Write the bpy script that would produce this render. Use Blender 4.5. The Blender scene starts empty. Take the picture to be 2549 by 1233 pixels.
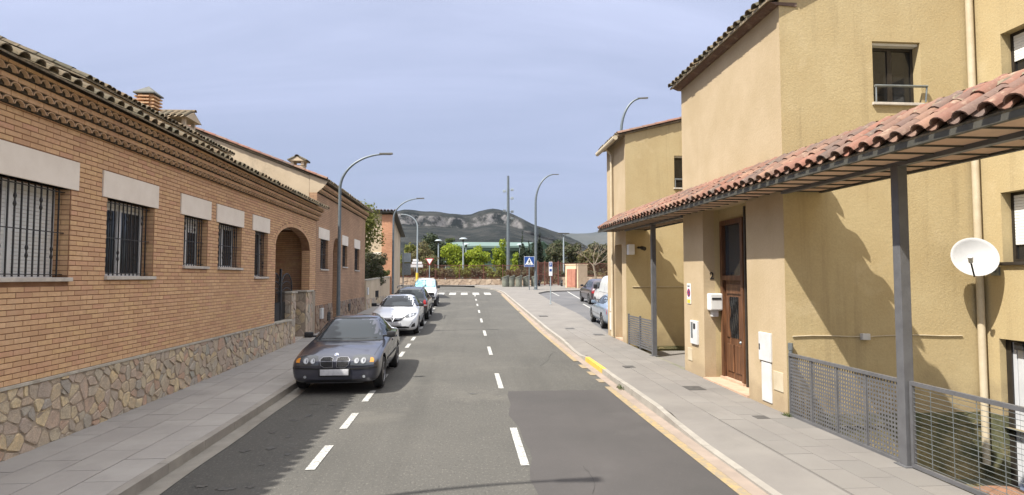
import bpy, bmesh, math, random
from mathutils import Vector, Matrix
from mathutils.bvhtree import BVHTree
from mathutils.geometry import tessellate_polygon

R = math.radians
rng = random.Random(11)
SC = bpy.context.scene
COL = SC.collection

# ------------------------------------------------------------------ camera
cam_d = bpy.data.cameras.new('camera')
cam_d.sensor_width = 36.0
cam_d.lens = 36.0 * 1490.0 / 2549.0
cam_d.clip_start = 0.1
cam_d.clip_end = 20000.0
cam = bpy.data.objects.new('camera', cam_d)
COL.objects.link(cam)
cam.location = (0, 0, 2.3)
cam.rotation_euler = (R(90 + 2.862), 0, R(-4.394))
SC.camera = cam

# ------------------------------------------------------------------ light
SUN = Vector((1.0, 0.60, -1.65)).normalized()          # direction the light travels
EL = math.asin(-SUN.z)
ROT = math.atan2(-SUN.x, -SUN.y)
world = bpy.data.worlds.new('World')
SC.world = world
world.use_nodes = True
wn, wl = world.node_tree.nodes, world.node_tree.links
wn.clear()
w_out = wn.new('ShaderNodeOutputWorld')
w_bg = wn.new('ShaderNodeBackground')
w_bg.inputs['Strength'].default_value = 0.10
w_sky = wn.new('ShaderNodeTexSky')
w_sky.sky_type = 'NISHITA'
w_sky.sun_disc = False
w_sky.sun_elevation = EL
w_sky.sun_rotation = ROT
w_sky.altitude = 200
w_sky.air_density = 1.0
w_sky.dust_density = 1.2
# thin high cloud veil, over the whole dome with soft streaks
w_tc = wn.new('ShaderNodeTexCoord')
w_sep = wn.new('ShaderNodeSeparateXYZ')
wl.new(w_tc.outputs['Generated'], w_sep.inputs[0])
w_add = wn.new('ShaderNodeMath'); w_add.operation = 'MAXIMUM'; w_add.inputs[1].default_value = 0.0
wl.new(w_sep.outputs['Z'], w_add.inputs[0])
w_add2 = wn.new('ShaderNodeMath'); w_add2.operation = 'ADD'; w_add2.inputs[1].default_value = 0.22
wl.new(w_add.outputs[0], w_add2.inputs[0])
w_dv = wn.new('ShaderNodeVectorMath'); w_dv.operation = 'DIVIDE'
wl.new(w_tc.outputs['Generated'], w_dv.inputs[0])
wl.new(w_add2.outputs[0], w_dv.inputs[1])
w_map = wn.new('ShaderNodeMapping')
w_map.inputs['Rotation'].default_value = (0, 0, R(35))
w_map.inputs['Scale'].default_value = (0.55, 1.5, 0.0)
wl.new(w_dv.outputs[0], w_map.inputs[0])
w_n = wn.new('ShaderNodeTexNoise')
w_n.inputs['Scale'].default_value = 0.9
w_n.inputs['Detail'].default_value = 7
w_n.inputs['Roughness'].default_value = 0.55
w_n.inputs['Distortion'].default_value = 0.6
wl.new(w_map.outputs[0], w_n.inputs['Vector'])
w_r = wn.new('ShaderNodeMapRange')
w_r.inputs[1].default_value = 0.36; w_r.inputs[2].default_value = 0.68
w_r.inputs[3].default_value = 0.86; w_r.inputs[4].default_value = 0.99
wl.new(w_n.outputs['Fac'], w_r.inputs[0])
# veil colour: greyer lavender low down where it is seen through more air, brightened overhead, out of view, to fill shaded walls
w_cr = wn.new('ShaderNodeValToRGB')
w_cr.color_ramp.elements[0].position = 0.06; w_cr.color_ramp.elements[0].color = (1.25, 1.52, 2.35, 1)
w_cr.color_ramp.elements[1].position = 0.42; w_cr.color_ramp.elements[1].color = (2.95, 3.22, 4.35, 1)
w_e3 = w_cr.color_ramp.elements.new(1.0); w_e3.color = (12.0, 11.8, 11.6, 1)
wl.new(w_sep.outputs['Z'], w_cr.inputs[0])
w_cl = wn.new('ShaderNodeMixRGB'); w_cl.blend_type = 'MULTIPLY'; w_cl.inputs[0].default_value = 1.0
w_cv = wn.new('ShaderNodeMapRange')
w_cv.inputs[1].default_value = 0.3; w_cv.inputs[2].default_value = 0.75
w_cv.inputs[3].default_value = 0.80; w_cv.inputs[4].default_value = 1.24
wl.new(w_n.outputs['Fac'], w_cv.inputs[0])
wl.new(w_cr.outputs[0], w_cl.inputs[1])
wl.new(w_cv.outputs[0], w_cl.inputs[2])
w_mix = wn.new('ShaderNodeMixRGB')
wl.new(w_r.outputs[0], w_mix.inputs[0])
wl.new(w_sky.outputs[0], w_mix.inputs[1])
wl.new(w_cl.outputs[0], w_mix.inputs[2])
wl.new(w_mix.outputs[0], w_bg.inputs['Color'])
wl.new(w_bg.outputs[0], w_out.inputs['Surface'])

sun_d = bpy.data.lights.new('sun', 'SUN')
sun_d.energy = 3.9
sun_d.angle = R(0.6)
sun_d.color = (1.0, 0.95, 0.86)
sun = bpy.data.objects.new('sun', sun_d)
COL.objects.link(sun)
sun.location = (-30, -20, 50)
sun.rotation_euler = SUN.to_track_quat('-Z', 'Y').to_euler()

SC.view_settings.view_transform = 'Standard'
SC.view_settings.look = 'None'
SC.view_settings.gamma = 1.0
SC.view_settings.use_curve_mapping = False
SC.view_settings.exposure = 1.18
SC.render.engine = 'CYCLES'
SC.cycles.use_denoising = True
SC.cycles.max_bounces = 6
SC.cycles.diffuse_bounces = 3
SC.cycles.glossy_bounces = 3
SC.cycles.transparent_max_bounces = 8
SC.cycles.volume_bounces = 0

# ------------------------------------------------------------------ helpers
GY = [-400, 10, 16, 20, 24, 30, 40, 52, 64, 80, 120, 6000]
GZ = [0, 0, .05, .10, .16, .33, .60, .94, 1.35, 1.55, 1.7, 1.7]
def g(Y):
    for i in range(len(GY) - 1):
        if Y <= GY[i + 1]:
            t = (Y - GY[i]) / (GY[i + 1] - GY[i])
            t = max(0.0, t)
            return GZ[i] + (GZ[i + 1] - GZ[i]) * t
    return GZ[-1]
SW = 0.13                                              # height of the pavements over the road

def tag(o, label=None, cat=None, group=None, kind=None):
    if label: o['label'] = label
    if cat: o['category'] = cat
    if group: o['group'] = group
    if kind: o['kind'] = kind
    return o

def thing(name, label, cat, loc=(0, 0, 0), rz=0.0, group=None):
    o = bpy.data.objects.new(name, None)
    COL.objects.link(o)
    o.location = loc
    o.rotation_euler = (0, 0, rz)
    o.empty_display_size = 0.2
    return tag(o, label, cat, group)

def basis(o):
    m = o.matrix_basis.copy()
    p = o.parent
    while p:
        m = p.matrix_basis @ m
        p = p.parent
    return m

def link(name, mesh, parent=None, M=None):
    """one object; M is its WORLD matrix"""
    o = bpy.data.objects.new(name, mesh)
    COL.objects.link(o)
    M = M if M is not None else Matrix.Identity(4)
    if parent is not None:
        o.parent = parent
        o.matrix_basis = basis(parent).inverted() @ M
    else:
        o.matrix_basis = M
    return o

class MB:
    """mesh builder; coordinates are in the frame of the object that is built"""
    def __init__(s):
        s.v, s.f, s.m, s.mats = [], [], [], []
        s.cur = 0
    def use(s, mat):
        if mat not in s.mats: s.mats.append(mat)
        s.cur = s.mats.index(mat)
        return s
    def face(s, pts):
        n = len(s.v)
        s.v += [tuple(p) for p in pts]
        s.f.append(tuple(range(n, n + len(pts)))); s.m.append(s.cur)
        return s
    def add(s, verts, faces):
        n = len(s.v)
        s.v += [tuple(p) for p in verts]
        s.f += [tuple(i + n for i in f) for f in faces]
        s.m += [s.cur] * len(faces)
        return s
    def box(s, a, b, M=None):
        x0, y0, z0 = a; x1, y1, z1 = b
        if x0 > x1: x0, x1 = x1, x0
        if y0 > y1: y0, y1 = y1, y0
        if z0 > z1: z0, z1 = z1, z0
        vs = [Vector(p) for p in ((x0,y0,z0),(x1,y0,z0),(x1,y1,z0),(x0,y1,z0),(x0,y0,z1),(x1,y0,z1),(x1,y1,z1),(x0,y1,z1))]
        if M: vs = [M @ p for p in vs]
        return s.add(vs, [(0,3,2,1),(4,5,6,7),(0,1,5,4),(1,2,6,5),(2,3,7,6),(3,0,4,7)])
    def bevbox(s, a, b, bev=.01, M=None):
        x0, y0, z0 = a; x1, y1, z1 = b
        bm = bmesh.new()
        bmesh.ops.create_cube(bm, size=1)
        for v in bm.verts:
            v.co = Vector(((x0+x1)/2 + v.co.x*(x1-x0), (y0+y1)/2 + v.co.y*(y1-y0), (z0+z1)/2 + v.co.z*(z1-z0)))
        bmesh.ops.bevel(bm, geom=list(bm.edges), offset=bev, segments=2, affect='EDGES', profile=.6)
        s.bm(bm, M); bm.free()
        return s
    def bm(s, bm, M=None):
        bm.verts.index_update()
        return s.add([(M @ v.co) if M else v.co.copy() for v in bm.verts], [tuple(v.index for v in f.verts) for f in bm.faces])
    def prism(s, poly, d, M=None):
        """poly: list of 3-D points (planar, any winding), d: extrusion vector"""
        d = Vector(d); P = [Vector(p) for p in poly]; n = len(P)
        Q = [p + d for p in P]
        if M: P = [M @ p for p in P]; Q = [M @ p for p in Q]
        nrm = Vector((0, 0, 0))
        for i in range(n):
            a, b = P[i], P[(i + 1) % n]
            nrm += Vector(((a.y-b.y)*(a.z+b.z), (a.z-b.z)*(a.x+b.x), (a.x-b.x)*(a.y+b.y)))
        dd = (Q[0] - P[0])
        fl = nrm.dot(dd) > 0
        f = [tuple(range(n)), tuple(range(2*n - 1, n - 1, -1))]
        sd = [(i, i + n, (i + 1) % n + n, (i + 1) % n) for i in range(n)]
        if fl: f = [tuple(reversed(x)) for x in f]; sd = [tuple(reversed(x)) for x in sd]
        return s.add(P + Q, f + sd)
    def tube(s, path, r, n=8, cap=True):
        P = [Vector(p) for p in path]
        rs = r if isinstance(r, (list, tuple)) else [r] * len(P)
        rings = []; up = None
        for i, p in enumerate(P):
            t = (P[min(i+1, len(P)-1)] - P[max(i-1, 0)]).normalized()
            if up is None:
                up = Vector((0, 0, 1)) if abs(t.z) < .9 else Vector((1, 0, 0))
            a = t.cross(up)
            if a.length < 1e-5: a = t.orthogonal()
            a.normalize(); b = a.cross(t).normalized(); up = b
            rings.append([p + (a*math.cos(2*math.pi*k/n) + b*math.sin(2*math.pi*k/n))*rs[i] for k in range(n)])
        v = [q for ring in rings for q in ring]; f = []
        for i in range(len(P) - 1):
            for k in range(n):
                f.append((i*n+k, i*n+(k+1) % n, (i+1)*n+(k+1) % n, (i+1)*n+k))
        if cap:
            f.append(tuple(reversed(range(n)))); f.append(tuple(range((len(P)-1)*n, len(P)*n)))
        return s.add(v, f)
    def lathe(s, prof, n=16, M=None):
        """prof: (radius, height) along Z"""
        v = []; f = []
        for (r, z) in prof:
            for k in range(n):
                a = 2*math.pi*k/n
                v.append(Vector((r*math.cos(a), r*math.sin(a), z)))
        for i in range(len(prof) - 1):
            for k in range(n):
                f.append((i*n+k, i*n+(k+1) % n, (i+1)*n+(k+1) % n, (i+1)*n+k))
        f.append(tuple(reversed(range(n)))); f.append(tuple(range((len(prof)-1)*n, len(prof)*n)))
        if M: v = [M @ q for q in v]
        return s.add(v, f)
    def mesh(s, name, mat=None, smooth=False):
        me = bpy.data.meshes.new(name)
        me.from_pydata(s.v, [], s.f)
        ms = s.mats if s.mats else ([mat] if not isinstance(mat, (list, tuple)) else list(mat))
        for m in ms: me.materials.append(m)
        if s.mats: me.polygons.foreach_set('material_index', s.m)
        if smooth: me.polygons.foreach_set('use_smooth', [True]*len(s.f))
        me.update()
        return me
    def build(s, name, mat=None, parent=None, smooth=False, world=True, M=None):
        """world: the coordinates are world ones; they are re-based to the parent"""
        if M is None:
            M = Matrix.Identity(4)
            if world and s.v:
                b = basis(parent) if parent is not None else None
                if b is not None:
                    inv = b.inverted()
                    s.v = [tuple(inv @ Vector(p)) for p in s.v]
                    M = b
        return link(name, s.mesh(name, mat, smooth), parent, M)

def autosmooth(o, ang=35):
    me = o.data
    me.polygons.foreach_set('use_smooth', [True]*len(me.polygons))
    me.set_sharp_from_angle(angle=R(ang))
    return o

def copy_tree(o, parent=None):
    c = o.copy(); COL.objects.link(c); c.parent = parent
    for ch in list(o.children): copy_tree(ch, c)
    return c

# ------------------------------------------------------------------ materials
def new_mat(name):
    m = bpy.data.materials.new(name); m.use_nodes = True
    nt = m.node_tree; b = nt.nodes['Principled BSDF']
    return m, nt, b
def lin(c):
    f = lambda u: u/12.92 if u <= .04045 else ((u+.055)/1.055)**2.4
    return tuple(f(x/255) for x in c)
def c4(c): return (c[0], c[1], c[2], 1)

def mat(name, c, c2=None, scale=4.0, rough=.8, bump=0.0, bscale=60.0, metal=0.0, spec=.4, rnd=None, ramp=None, rv=.12,
        stains=(), stretch=(1, 1, 1), coat=0.0, detail=6, contrast=(.35, .65), rough2=None, bdist=.01, fine=None, dirt=None):
    """base colour noise between c and c2, per-piece variation (rnd 'obj' or 'island', through ramp), stains, relief"""
    m, nt, b = new_mat(name); N, L = nt.nodes, nt.links
    geo = N.new('ShaderNodeNewGeometry'); pos = geo.outputs['Position']
    if stretch != (1, 1, 1):
        mp = N.new('ShaderNodeMapping'); mp.inputs['Scale'].default_value = stretch
        L.new(pos, mp.inputs[0]); pos_s = mp.outputs[0]
    else: pos_s = pos
    rs = None
    if rnd == 'obj': rs = N.new('ShaderNodeObjectInfo').outputs['Random']
    elif rnd == 'island': rs = geo.outputs['Random Per Island']
    col = None
    if rs is not None and ramp:
        cr = N.new('ShaderNodeValToRGB'); cr.color_ramp.interpolation = 'LINEAR'
        els = cr.color_ramp.elements
        while len(els) < len(ramp): els.new(.5)
        for i, rc in enumerate(ramp):
            els[i].position = i/(len(ramp)-1); els[i].color = c4(rc)
        L.new(rs, cr.inputs[0]); col = cr.outputs[0]
    else:
        rgb = N.new('ShaderNodeRGB'); rgb.outputs[0].default_value = c4(c); col = rgb.outputs[0]
    def mixin(fac, colB, blend='MIX', facv=None):
        nonlocal col
        mx = N.new('ShaderNodeMixRGB'); mx.blend_type = blend
        if fac is not None: L.new(fac, mx.inputs[0])
        else: mx.inputs[0].default_value = facv
        L.new(col, mx.inputs[1])
        if isinstance(colB, tuple): mx.inputs[2].default_value = c4(colB)
        else: L.new(colB, mx.inputs[2])
        col = mx.outputs[0]
    nz = N.new('ShaderNodeTexNoise'); nz.inputs['Scale'].default_value = scale; nz.inputs['Detail'].default_value = detail
    nz.inputs['Roughness'].default_value = .6
    L.new(pos_s, nz.inputs['Vector'])
    if c2 is not None:
        mr = N.new('ShaderNodeMapRange'); mr.inputs[1].default_value, mr.inputs[2].default_value = contrast
        L.new(nz.outputs['Fac'], mr.inputs[0])
        if ramp:
            mr.inputs[4].default_value = .6
        mixin(mr.outputs[0], c2)
    if rs is not None and not ramp:
        mr = N.new('ShaderNodeMapRange'); mr.inputs[3].default_value = 1-rv; mr.inputs[4].default_value = 1+rv
        L.new(rs, mr.inputs[0])
        mixin(None, mr.outputs[0], 'MULTIPLY', 1.0)
    for st in stains:
        sc, sx, lo, hi, amt, cc = st
        mp = N.new('ShaderNodeMapping'); mp.inputs['Scale'].default_value = sx
        mp.inputs['Location'].default_value = (sc*3.1, sc*1.7, sc)
        L.new(pos, mp.inputs[0])
        n2 = N.new('ShaderNodeTexNoise'); n2.inputs['Scale'].default_value = sc; n2.inputs['Detail'].default_value = 8
        n2.inputs['Roughness'].default_value = .65
        L.new(mp.outputs[0], n2.inputs['Vector'])
        mr = N.new('ShaderNodeMapRange'); mr.inputs[1].default_value = lo; mr.inputs[2].default_value = hi; mr.inputs[4].default_value = amt
        L.new(n2.outputs['Fac'], mr.inputs[0])
        mixin(mr.outputs[0], cc)
    if dirt:      # rain splash and grime that clings unevenly to the foot of a wall
        sz = N.new('ShaderNodeSeparateXYZ'); L.new(pos, sz.inputs[0])
        nd = N.new('ShaderNodeTexNoise'); nd.inputs['Scale'].default_value = 3.2; nd.inputs['Detail'].default_value = 8; L.new(pos, nd.inputs['Vector'])
        ma = N.new('ShaderNodeMath'); ma.operation = 'MULTIPLY_ADD'; ma.inputs[1].default_value = -1.1; L.new(nd.outputs['Fac'], ma.inputs[0]); L.new(sz.outputs['Z'], ma.inputs[2])
        mr = N.new('ShaderNodeMapRange'); mr.inputs[1].default_value = dirt[1]-.55; mr.inputs[2].default_value = dirt[0]-.55; mr.inputs[4].default_value = .55
        L.new(ma.outputs[0], mr.inputs[0]); mixin(mr.outputs[0], dirt[2])
    if fine:
        n3 = N.new('ShaderNodeTexNoise'); n3.inputs['Scale'].default_value = fine[0]; n3.inputs['Detail'].default_value = 2
        L.new(pos, n3.inputs['Vector'])
        mr = N.new('ShaderNodeMapRange'); mr.inputs[1].default_value = .3; mr.inputs[2].default_value = .7
        mr.inputs[3].default_value = 1-fine[1]; mr.inputs[4].default_value = 1+fine[1]
        L.new(n3.outputs['Fac'], mr.inputs[0])
        mixin(None, mr.outputs[0], 'MULTIPLY', 1.0)
    L.new(col, b.inputs['Base Color'])
    b.inputs['Roughness'].default_value = rough
    if rough2 is not None:
        mr = N.new('ShaderNodeMapRange'); mr.inputs[1].default_value = .35; mr.inputs[2].default_value = .65
        mr.inputs[3].default_value = rough; mr.inputs[4].default_value = rough2
        L.new(nz.outputs['Fac'], mr.inputs[0]); L.new(mr.outputs[0], b.inputs['Roughness'])
    b.inputs['Metallic'].default_value = metal
    b.inputs['Specular IOR Level'].default_value = spec
    if coat:
        b.inputs['Coat Weight'].default_value = coat; b.inputs['Coat Roughness'].default_value = .04
    if bump:
        nb = N.new('ShaderNodeTexNoise'); nb.inputs['Scale'].default_value = bscale; nb.inputs['Detail'].default_value = 5
        nb.inputs['Roughness'].default_value = .6
        L.new(pos, nb.inputs['Vector'])
        bp = N.new('ShaderNodeBump'); bp.inputs['Strength'].default_value = bump; bp.inputs['Distance'].default_value = bdist
        L.new(nb.outputs['Fac'], bp.inputs['Height']); L.new(bp.outputs[0], b.inputs['Normal'])
    return m

BR = [lin(c) for c in ((194,154,118),(210,172,132),(206,168,130),(218,180,140),(212,176,130),(204,158,128),(210,172,134),(188,146,116))]
BR = [tuple(x*1.0 for x in c) for c in BR]
M_brick = mat('brick_clay', BR[1], rnd='obj', ramp=BR, c2=lin((188,150,114)), scale=14, stains=((.7,(1,1,.4),.54,.72,.32,lin((150,114,88))), (1.7,(1,1,.3),.58,.74,.30,lin((220,192,160)))), rough=.85, bump=.25, bscale=90, fine=(120, .06))
M_brick_i = mat('brick_clay_course', BR[1], rnd='island', ramp=BR, c2=lin((188,150,114)), scale=14, stains=((.7,(1,1,.4),.54,.72,.32,lin((150,114,88))), (1.7,(1,1,.3),.58,.74,.30,lin((220,192,160)))), rough=.85, bump=.25, bscale=90, fine=(120, .06))
M_mortar = mat('mortar_brown', lin((126,92,68)), lin((142,108,82)), scale=6, rough=.95, bump=.3, bscale=120)
ST = [lin(c) for c in ((176,163,147),(192,174,150),(212,188,146),(164,158,148),(184,165,149),(200,178,151),(172,164,150),(220,198,156),(182,171,155),(198,160,134),(168,168,156))]
M_stone = mat('field_stone', ST[0], rnd='obj', ramp=ST, c2=lin((156,146,132)), scale=9, rough=.9, bump=.7, bscale=26, bdist=.02, fine=(60, .12))
M_stone_i = mat('field_stone_pieces', ST[0], rnd='island', ramp=ST, c2=lin((156,146,132)), scale=9, rough=.9, bump=.7, bscale=26, bdist=.02, fine=(60, .12))
M_smortar = mat('stone_mortar', lin((166,152,134)), lin((150,138,122)), scale=8, rough=.95, bump=.5, bscale=60)
M_capstone = mat('pale_capstone', lin((186,180,166)), lin((160,152,138)), scale=5, rough=.85, bump=.1)
M_lintel = mat('lintel_render', lin((232,222,208)), lin((224,213,198)), scale=3, rough=.9, bump=.12, bscale=140, stains=((1.6,(1,1,.4),.55,.75,.35,lin((208,198,184))),))
M_sill = mat('sill_stone', lin((198,190,178)), lin((176,168,158)), scale=8, rough=.8)
M_iron = mat('black_iron', (.012,.012,.013), (.03,.027,.025), scale=20, rough=.5, spec=.5)
M_alu = mat('white_aluminium', (.78,.78,.76), (.72,.72,.70), scale=6, rough=.45)
M_shut = mat('roller_shutter', (.78,.78,.75), (.72,.72,.69), scale=5, rough=.55)
M_roomdark = mat('dark_room', (.02,.022,.026), rough=.9)
def glass_mat(name, c, rough=.05, ior=1.45):
    m, nt, b = new_mat(name)
    b.inputs['Base Color'].default_value = c4(c); b.inputs['Roughness'].default_value = rough
    b.inputs['IOR'].default_value = ior; b.inputs['Specular IOR Level'].default_value = .6
    return m
M_glass = glass_mat('window_glass', (.035,.042,.05))
M_glass2 = glass_mat('window_glass_dark', (.018,.018,.018))
TR = [lin(c) for c in ((116,82,68),(132,88,72),(104,82,70),(140,106,86),(94,78,70),(88,78,72),(126,84,68),(76,70,67))]
M_tile = mat('clay_roof_tile', TR[0], rnd='obj', ramp=TR, c2=lin((112,88,76)), scale=7, rough=.85, bump=.3, bscale=50, stains=((9,(1,1,1),.56,.74,.55,lin((176,160,138))),), fine=(70,.1))
M_tile_i = mat('clay_roof_tile_rows', TR[0], rnd='island', ramp=TR, c2=lin((112,88,76)), scale=7, rough=.85, bump=.3, bscale=50, stains=((7,(1,1,1),.52,.72,.6,lin((150,138,120))),), fine=(70,.1))
OT = [lin(c) for c in ((112,100,82),(96,88,72),(120,102,78),(84,80,66),(130,108,84),(104,96,80))]
M_oldtile = mat('lichen_roof_tile', OT[0], rnd='obj', ramp=OT, c2=lin((74,72,58)), scale=12, rough=.95, bump=.4, bscale=60, stains=((22,(1,1,1),.5,.66,.7,lin((58,58,46))),), fine=(70,.12))
M_oldtile_i = mat('lichen_roof_tile_rows', OT[0], rnd='island', ramp=OT, c2=lin((74,72,58)), scale=12, rough=.95, bump=.4, bscale=60, stains=((22,(1,1,1),.5,.66,.7,lin((58,58,46))),), fine=(70,.12))
CT = [lin(c) for c in ((206,170,134),(192,158,124),(212,178,142),(198,164,130))]
M_corn = mat('cornice_tile', CT[0], rnd='obj', ramp=CT, c2=lin((168,142,112)), scale=10, rough=.9, bump=.3, bscale=60, stains=((14,(1,1,1),.58,.72,.6,lin((110,102,80))),))
M_mossjoint = mat('roof_mortar', lin((150,134,112)), lin((104,98,82)), scale=14, rough=.95, bump=.4)
YL, YD = lin((180,163,125)), lin((172,153,114))
M_plaster = mat('ochre_render', YL, YD, scale=1.4, rough=.92, bump=.42, bscale=34, bdist=.012, detail=8, contrast=(.3,.7), dirt=(.25,.75,lin((128,112,88))),
    stains=((.9,(1,1,.25),.54,.78,.34,lin((166,146,108))), (5,(1,1,.05),.54,.72,.50,lin((142,125,94))), (1.6,(1,1,1),.58,.68,.40,lin((190,173,138)))), fine=(38,.05))
M_plaster_s = mat('ochre_render_smooth', lin((178,159,130)), lin((168,149,118)), scale=1.2, dirt=(.2,.6,lin((140,122,98))), rough=.92, bump=.35, bscale=24, bdist=.012, detail=8,
    stains=((.9,(1,1,.25),.58,.80,.30,lin((162,143,112))), (6,(1,1,.05),.58,.78,.34,lin((158,140,110)))), fine=(38,.04))
M_plaster_m = mat('mossy_render', lin((160,142,104)), lin((110,106,76)), scale=2.0, rough=.95, bump=.9, bscale=16, bdist=.03,
    stains=((1.6,(1,1,.6),.42,.62,.85,lin((74,80,58))), (5,(1,1,1),.55,.7,.5,lin((60,66,50)))))
M_tan = mat('tan_render', lin((200,182,156)), lin((184,166,140)), scale=.9, rough=.95, bump=.3, bscale=30, stains=((1.5,(1,1,.6),.56,.74,.5,lin((128,116,100))),))
M_graymetal = mat('grey_painted_steel', lin((96,96,98)), lin((84,84,86)), scale=6, rough=.5, spec=.5, bump=.05, bscale=50)
M_darksteel = mat('dark_steel_beam', lin((78,76,68)), lin((64,62,56)), scale=7, rough=.6)
M_panelclay = mat('clay_ceiling_board', lin((205,172,146)), rnd='obj', ramp=[lin(c) for c in ((206,174,150),(214,180,152),(198,170,148),(220,188,160),(200,164,138))], c2=lin((190,160,138)), scale=5, rough=.9, bump=.1, stains=((1.6,(1,.3,1),.5,.7,.4,lin((140,104,82))),))
M_wood = mat('varnished_door_wood', lin((98,66,44)), lin((70,46,32)), scale=5, stretch=(6,6,.5), rough=.5, bump=.2, bscale=40, stains=((4,(3,3,.3),.5,.7,.5,lin((148,104,70))),))
M_pipe = mat('cream_drain_pipe', lin((192,180,156)), lin((178,164,138)), scale=4, rough=.6)
M_white = mat('white_plastic', (.72,.72,.70), (.62,.62,.60), scale=5, rough=.5)
M_offwhite = mat('weathered_white_box', (.60,.60,.60), (.50,.50,.49), scale=4, rough=.6, stains=((4,(1,1,.2),.55,.75,.4,(.36,.35,.33)),))
M_gar = mat('garage_door_white', (.55,.56,.58), (.48,.49,.51), scale=3, rough=.5)
M_black = mat('black_plastic', (.015,.015,.016), (.025,.025,.026), scale=12, rough=.55)
M_galv = mat('galvanised_steel', lin((140,146,148)), lin((120,126,128)), scale=8, rough=.45, metal=.6)
M_lamp = mat('grey_lamp_pole', lin((112,120,124)), lin((98,106,110)), scale=7, rough=.45, metal=.3)
M_pale = mat('pale_lamp_pole', lin((160,170,176)), lin((146,156,160)), scale=7, rough=.5, metal=.2)
M_asph = mat('old_asphalt', lin((88,86,82)), lin((76,75,72)), scale=.35, rough=.95, bump=.8, bscale=75, bdist=.012, detail=10, contrast=(.3,.7), spec=.25,
    stains=((34,(1,.55,1),.55,.66,.50,lin((122,119,112))), (30,(1,.55,1),.56,.66,.55,lin((54,53,51))), (1.3,(1,.05,1),.52,.68,.40,lin((68,67,64))), (.45,(1,1,1),.54,.66,.40,lin((102,99,93))), (2.2,(1,1,1),.66,.72,.5,lin((58,57,55)))))
M_asph2 = mat('newer_asphalt', lin((74,71,70)), lin((66,64,63)), scale=.5, rough=.9, bump=.4, bscale=110, bdist=.008, detail=10, spec=.3,
    stains=((40,(1,.55,1),.58,.68,.28,lin((96,93,91))), (1.2,(1,.08,1),.54,.72,.4,lin((64,62,61))), (3,(1,1,1),.68,.76,.6,lin((58,57,57))), (.5,(1,1,1),.58,.7,.25,lin((90,87,85)))))
M_asphp = mat('parking_asphalt', lin((96,95,96)), lin((84,84,86)), scale=.6, rough=.95, bump=.3, bscale=100, stains=((1.2,(1,1,1),.56,.72,.4,lin((124,122,120))),))
M_conc = mat('gutter_concrete', lin((142,137,128)), lin((126,121,112)), scale=2.5, rough=.95, bump=.3, bscale=80, stains=((1.6,(1,.3,1),.54,.72,.45,lin((104,98,90))),), fine=(160,.06))
M_pinkconc = mat('pinkish_gutter_concrete', lin((146,132,120)), lin((130,118,108)), scale=2.5, rough=.95, bump=.3, bscale=80, stains=((1.6,(1,.3,1),.54,.72,.4,lin((118,106,96))),), fine=(160,.06))
PV = [lin(c) for c in ((156,152,147),(162,158,152),(150,146,141),(166,161,155))]
M_slab = mat('pavement_slab_grey', PV[0], rnd='obj', ramp=PV, c2=lin((142,138,133)), scale=1.6, rough=.92, bump=.25, bscale=120, stains=((2.2,(1,.5,1),.56,.74,.4,lin((128,124,119))), (30,(1,1,1),.66,.72,.4,lin((86,84,82)))), fine=(220,.06))
PW = [lin(c) for c in ((117,113,109),(121,117,112),(113,110,106),(124,120,115))]
M_slabw = mat('pavement_slab_pale', PW[0], rnd='obj', ramp=PW, c2=lin((109,105,101)), scale=1.3, rough=.92, bump=.2, bscale=120, stains=((1.8,(1,.5,1),.56,.74,.4,lin((96,92,87))), (26,(1,1,1),.67,.73,.45,lin((96,93,90)))), fine=(220,.05))
M_pave = mat('pavement_bed_grey', lin((96,92,88)), lin((82,79,76)), scale=2, rough=.95)
M_pavefar = mat('pavement_far_grey', lin((156,152,147)), lin((144,140,135)), scale=1.4, rough=.95, bump=.2, bscale=100, stains=((2.2,(1,.5,1),.56,.74,.4,lin((130,126,121))),))
M_pavew = mat('pavement_pale', lin((119,115,110)), lin((109,105,101)), scale=1.1, rough=.95, bump=.2, bscale=110, stains=((1.5,(1,.5,1),.54,.74,.45,lin((96,92,87))), (26,(1,1,1),.68,.73,.4,lin((100,97,93)))), fine=(200,.05))
M_kerb = mat('kerb_stone', lin((148,143,135)), rnd='obj', ramp=[lin(c) for c in ((146,141,133),(154,149,140),(140,135,128))], c2=lin((128,123,116)), scale=4, rough=.9, bump=.3, bscale=90, stains=((3,(1,.4,1),.55,.72,.5,lin((110,105,98))),))
M_line = mat('white_road_paint', (.46,.46,.44), (.38,.38,.36), scale=5, rough=.8, stains=((26,(1,1,1),.47,.58,.8,lin((110,107,102))),(5,(1,1,1),.58,.68,.6,lin((120,117,112)))))
M_yline = mat('yellow_road_paint', lin((158,136,92)), lin((142,124,94)), scale=3, rough=.85, stains=((12,(1,1,1),.42,.58,.8,lin((124,116,104))),(1.1,(1,.3,1),.5,.64,.7,lin((130,120,106)))))
M_ykerb = mat('yellow_kerb_paint', lin((200,168,72)), lin((186,154,66)), scale=4, rough=.8, stains=((14,(1,1,1),.56,.68,.6,lin((160,152,136))),))
M_oil = mat('oil_stain', lin((62,61,58)), lin((80,79,75)), scale=14, rough=.6)
M_lid = mat('iron_cover', lin((88,86,84)), lin((74,72,70)), scale=12, rough=.7, metal=.3)
M_earth = mat('dry_earth', lin((124,112,88)), lin((100,98,70)), scale=.15, rough=1, bump=.3, bscale=5)
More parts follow.
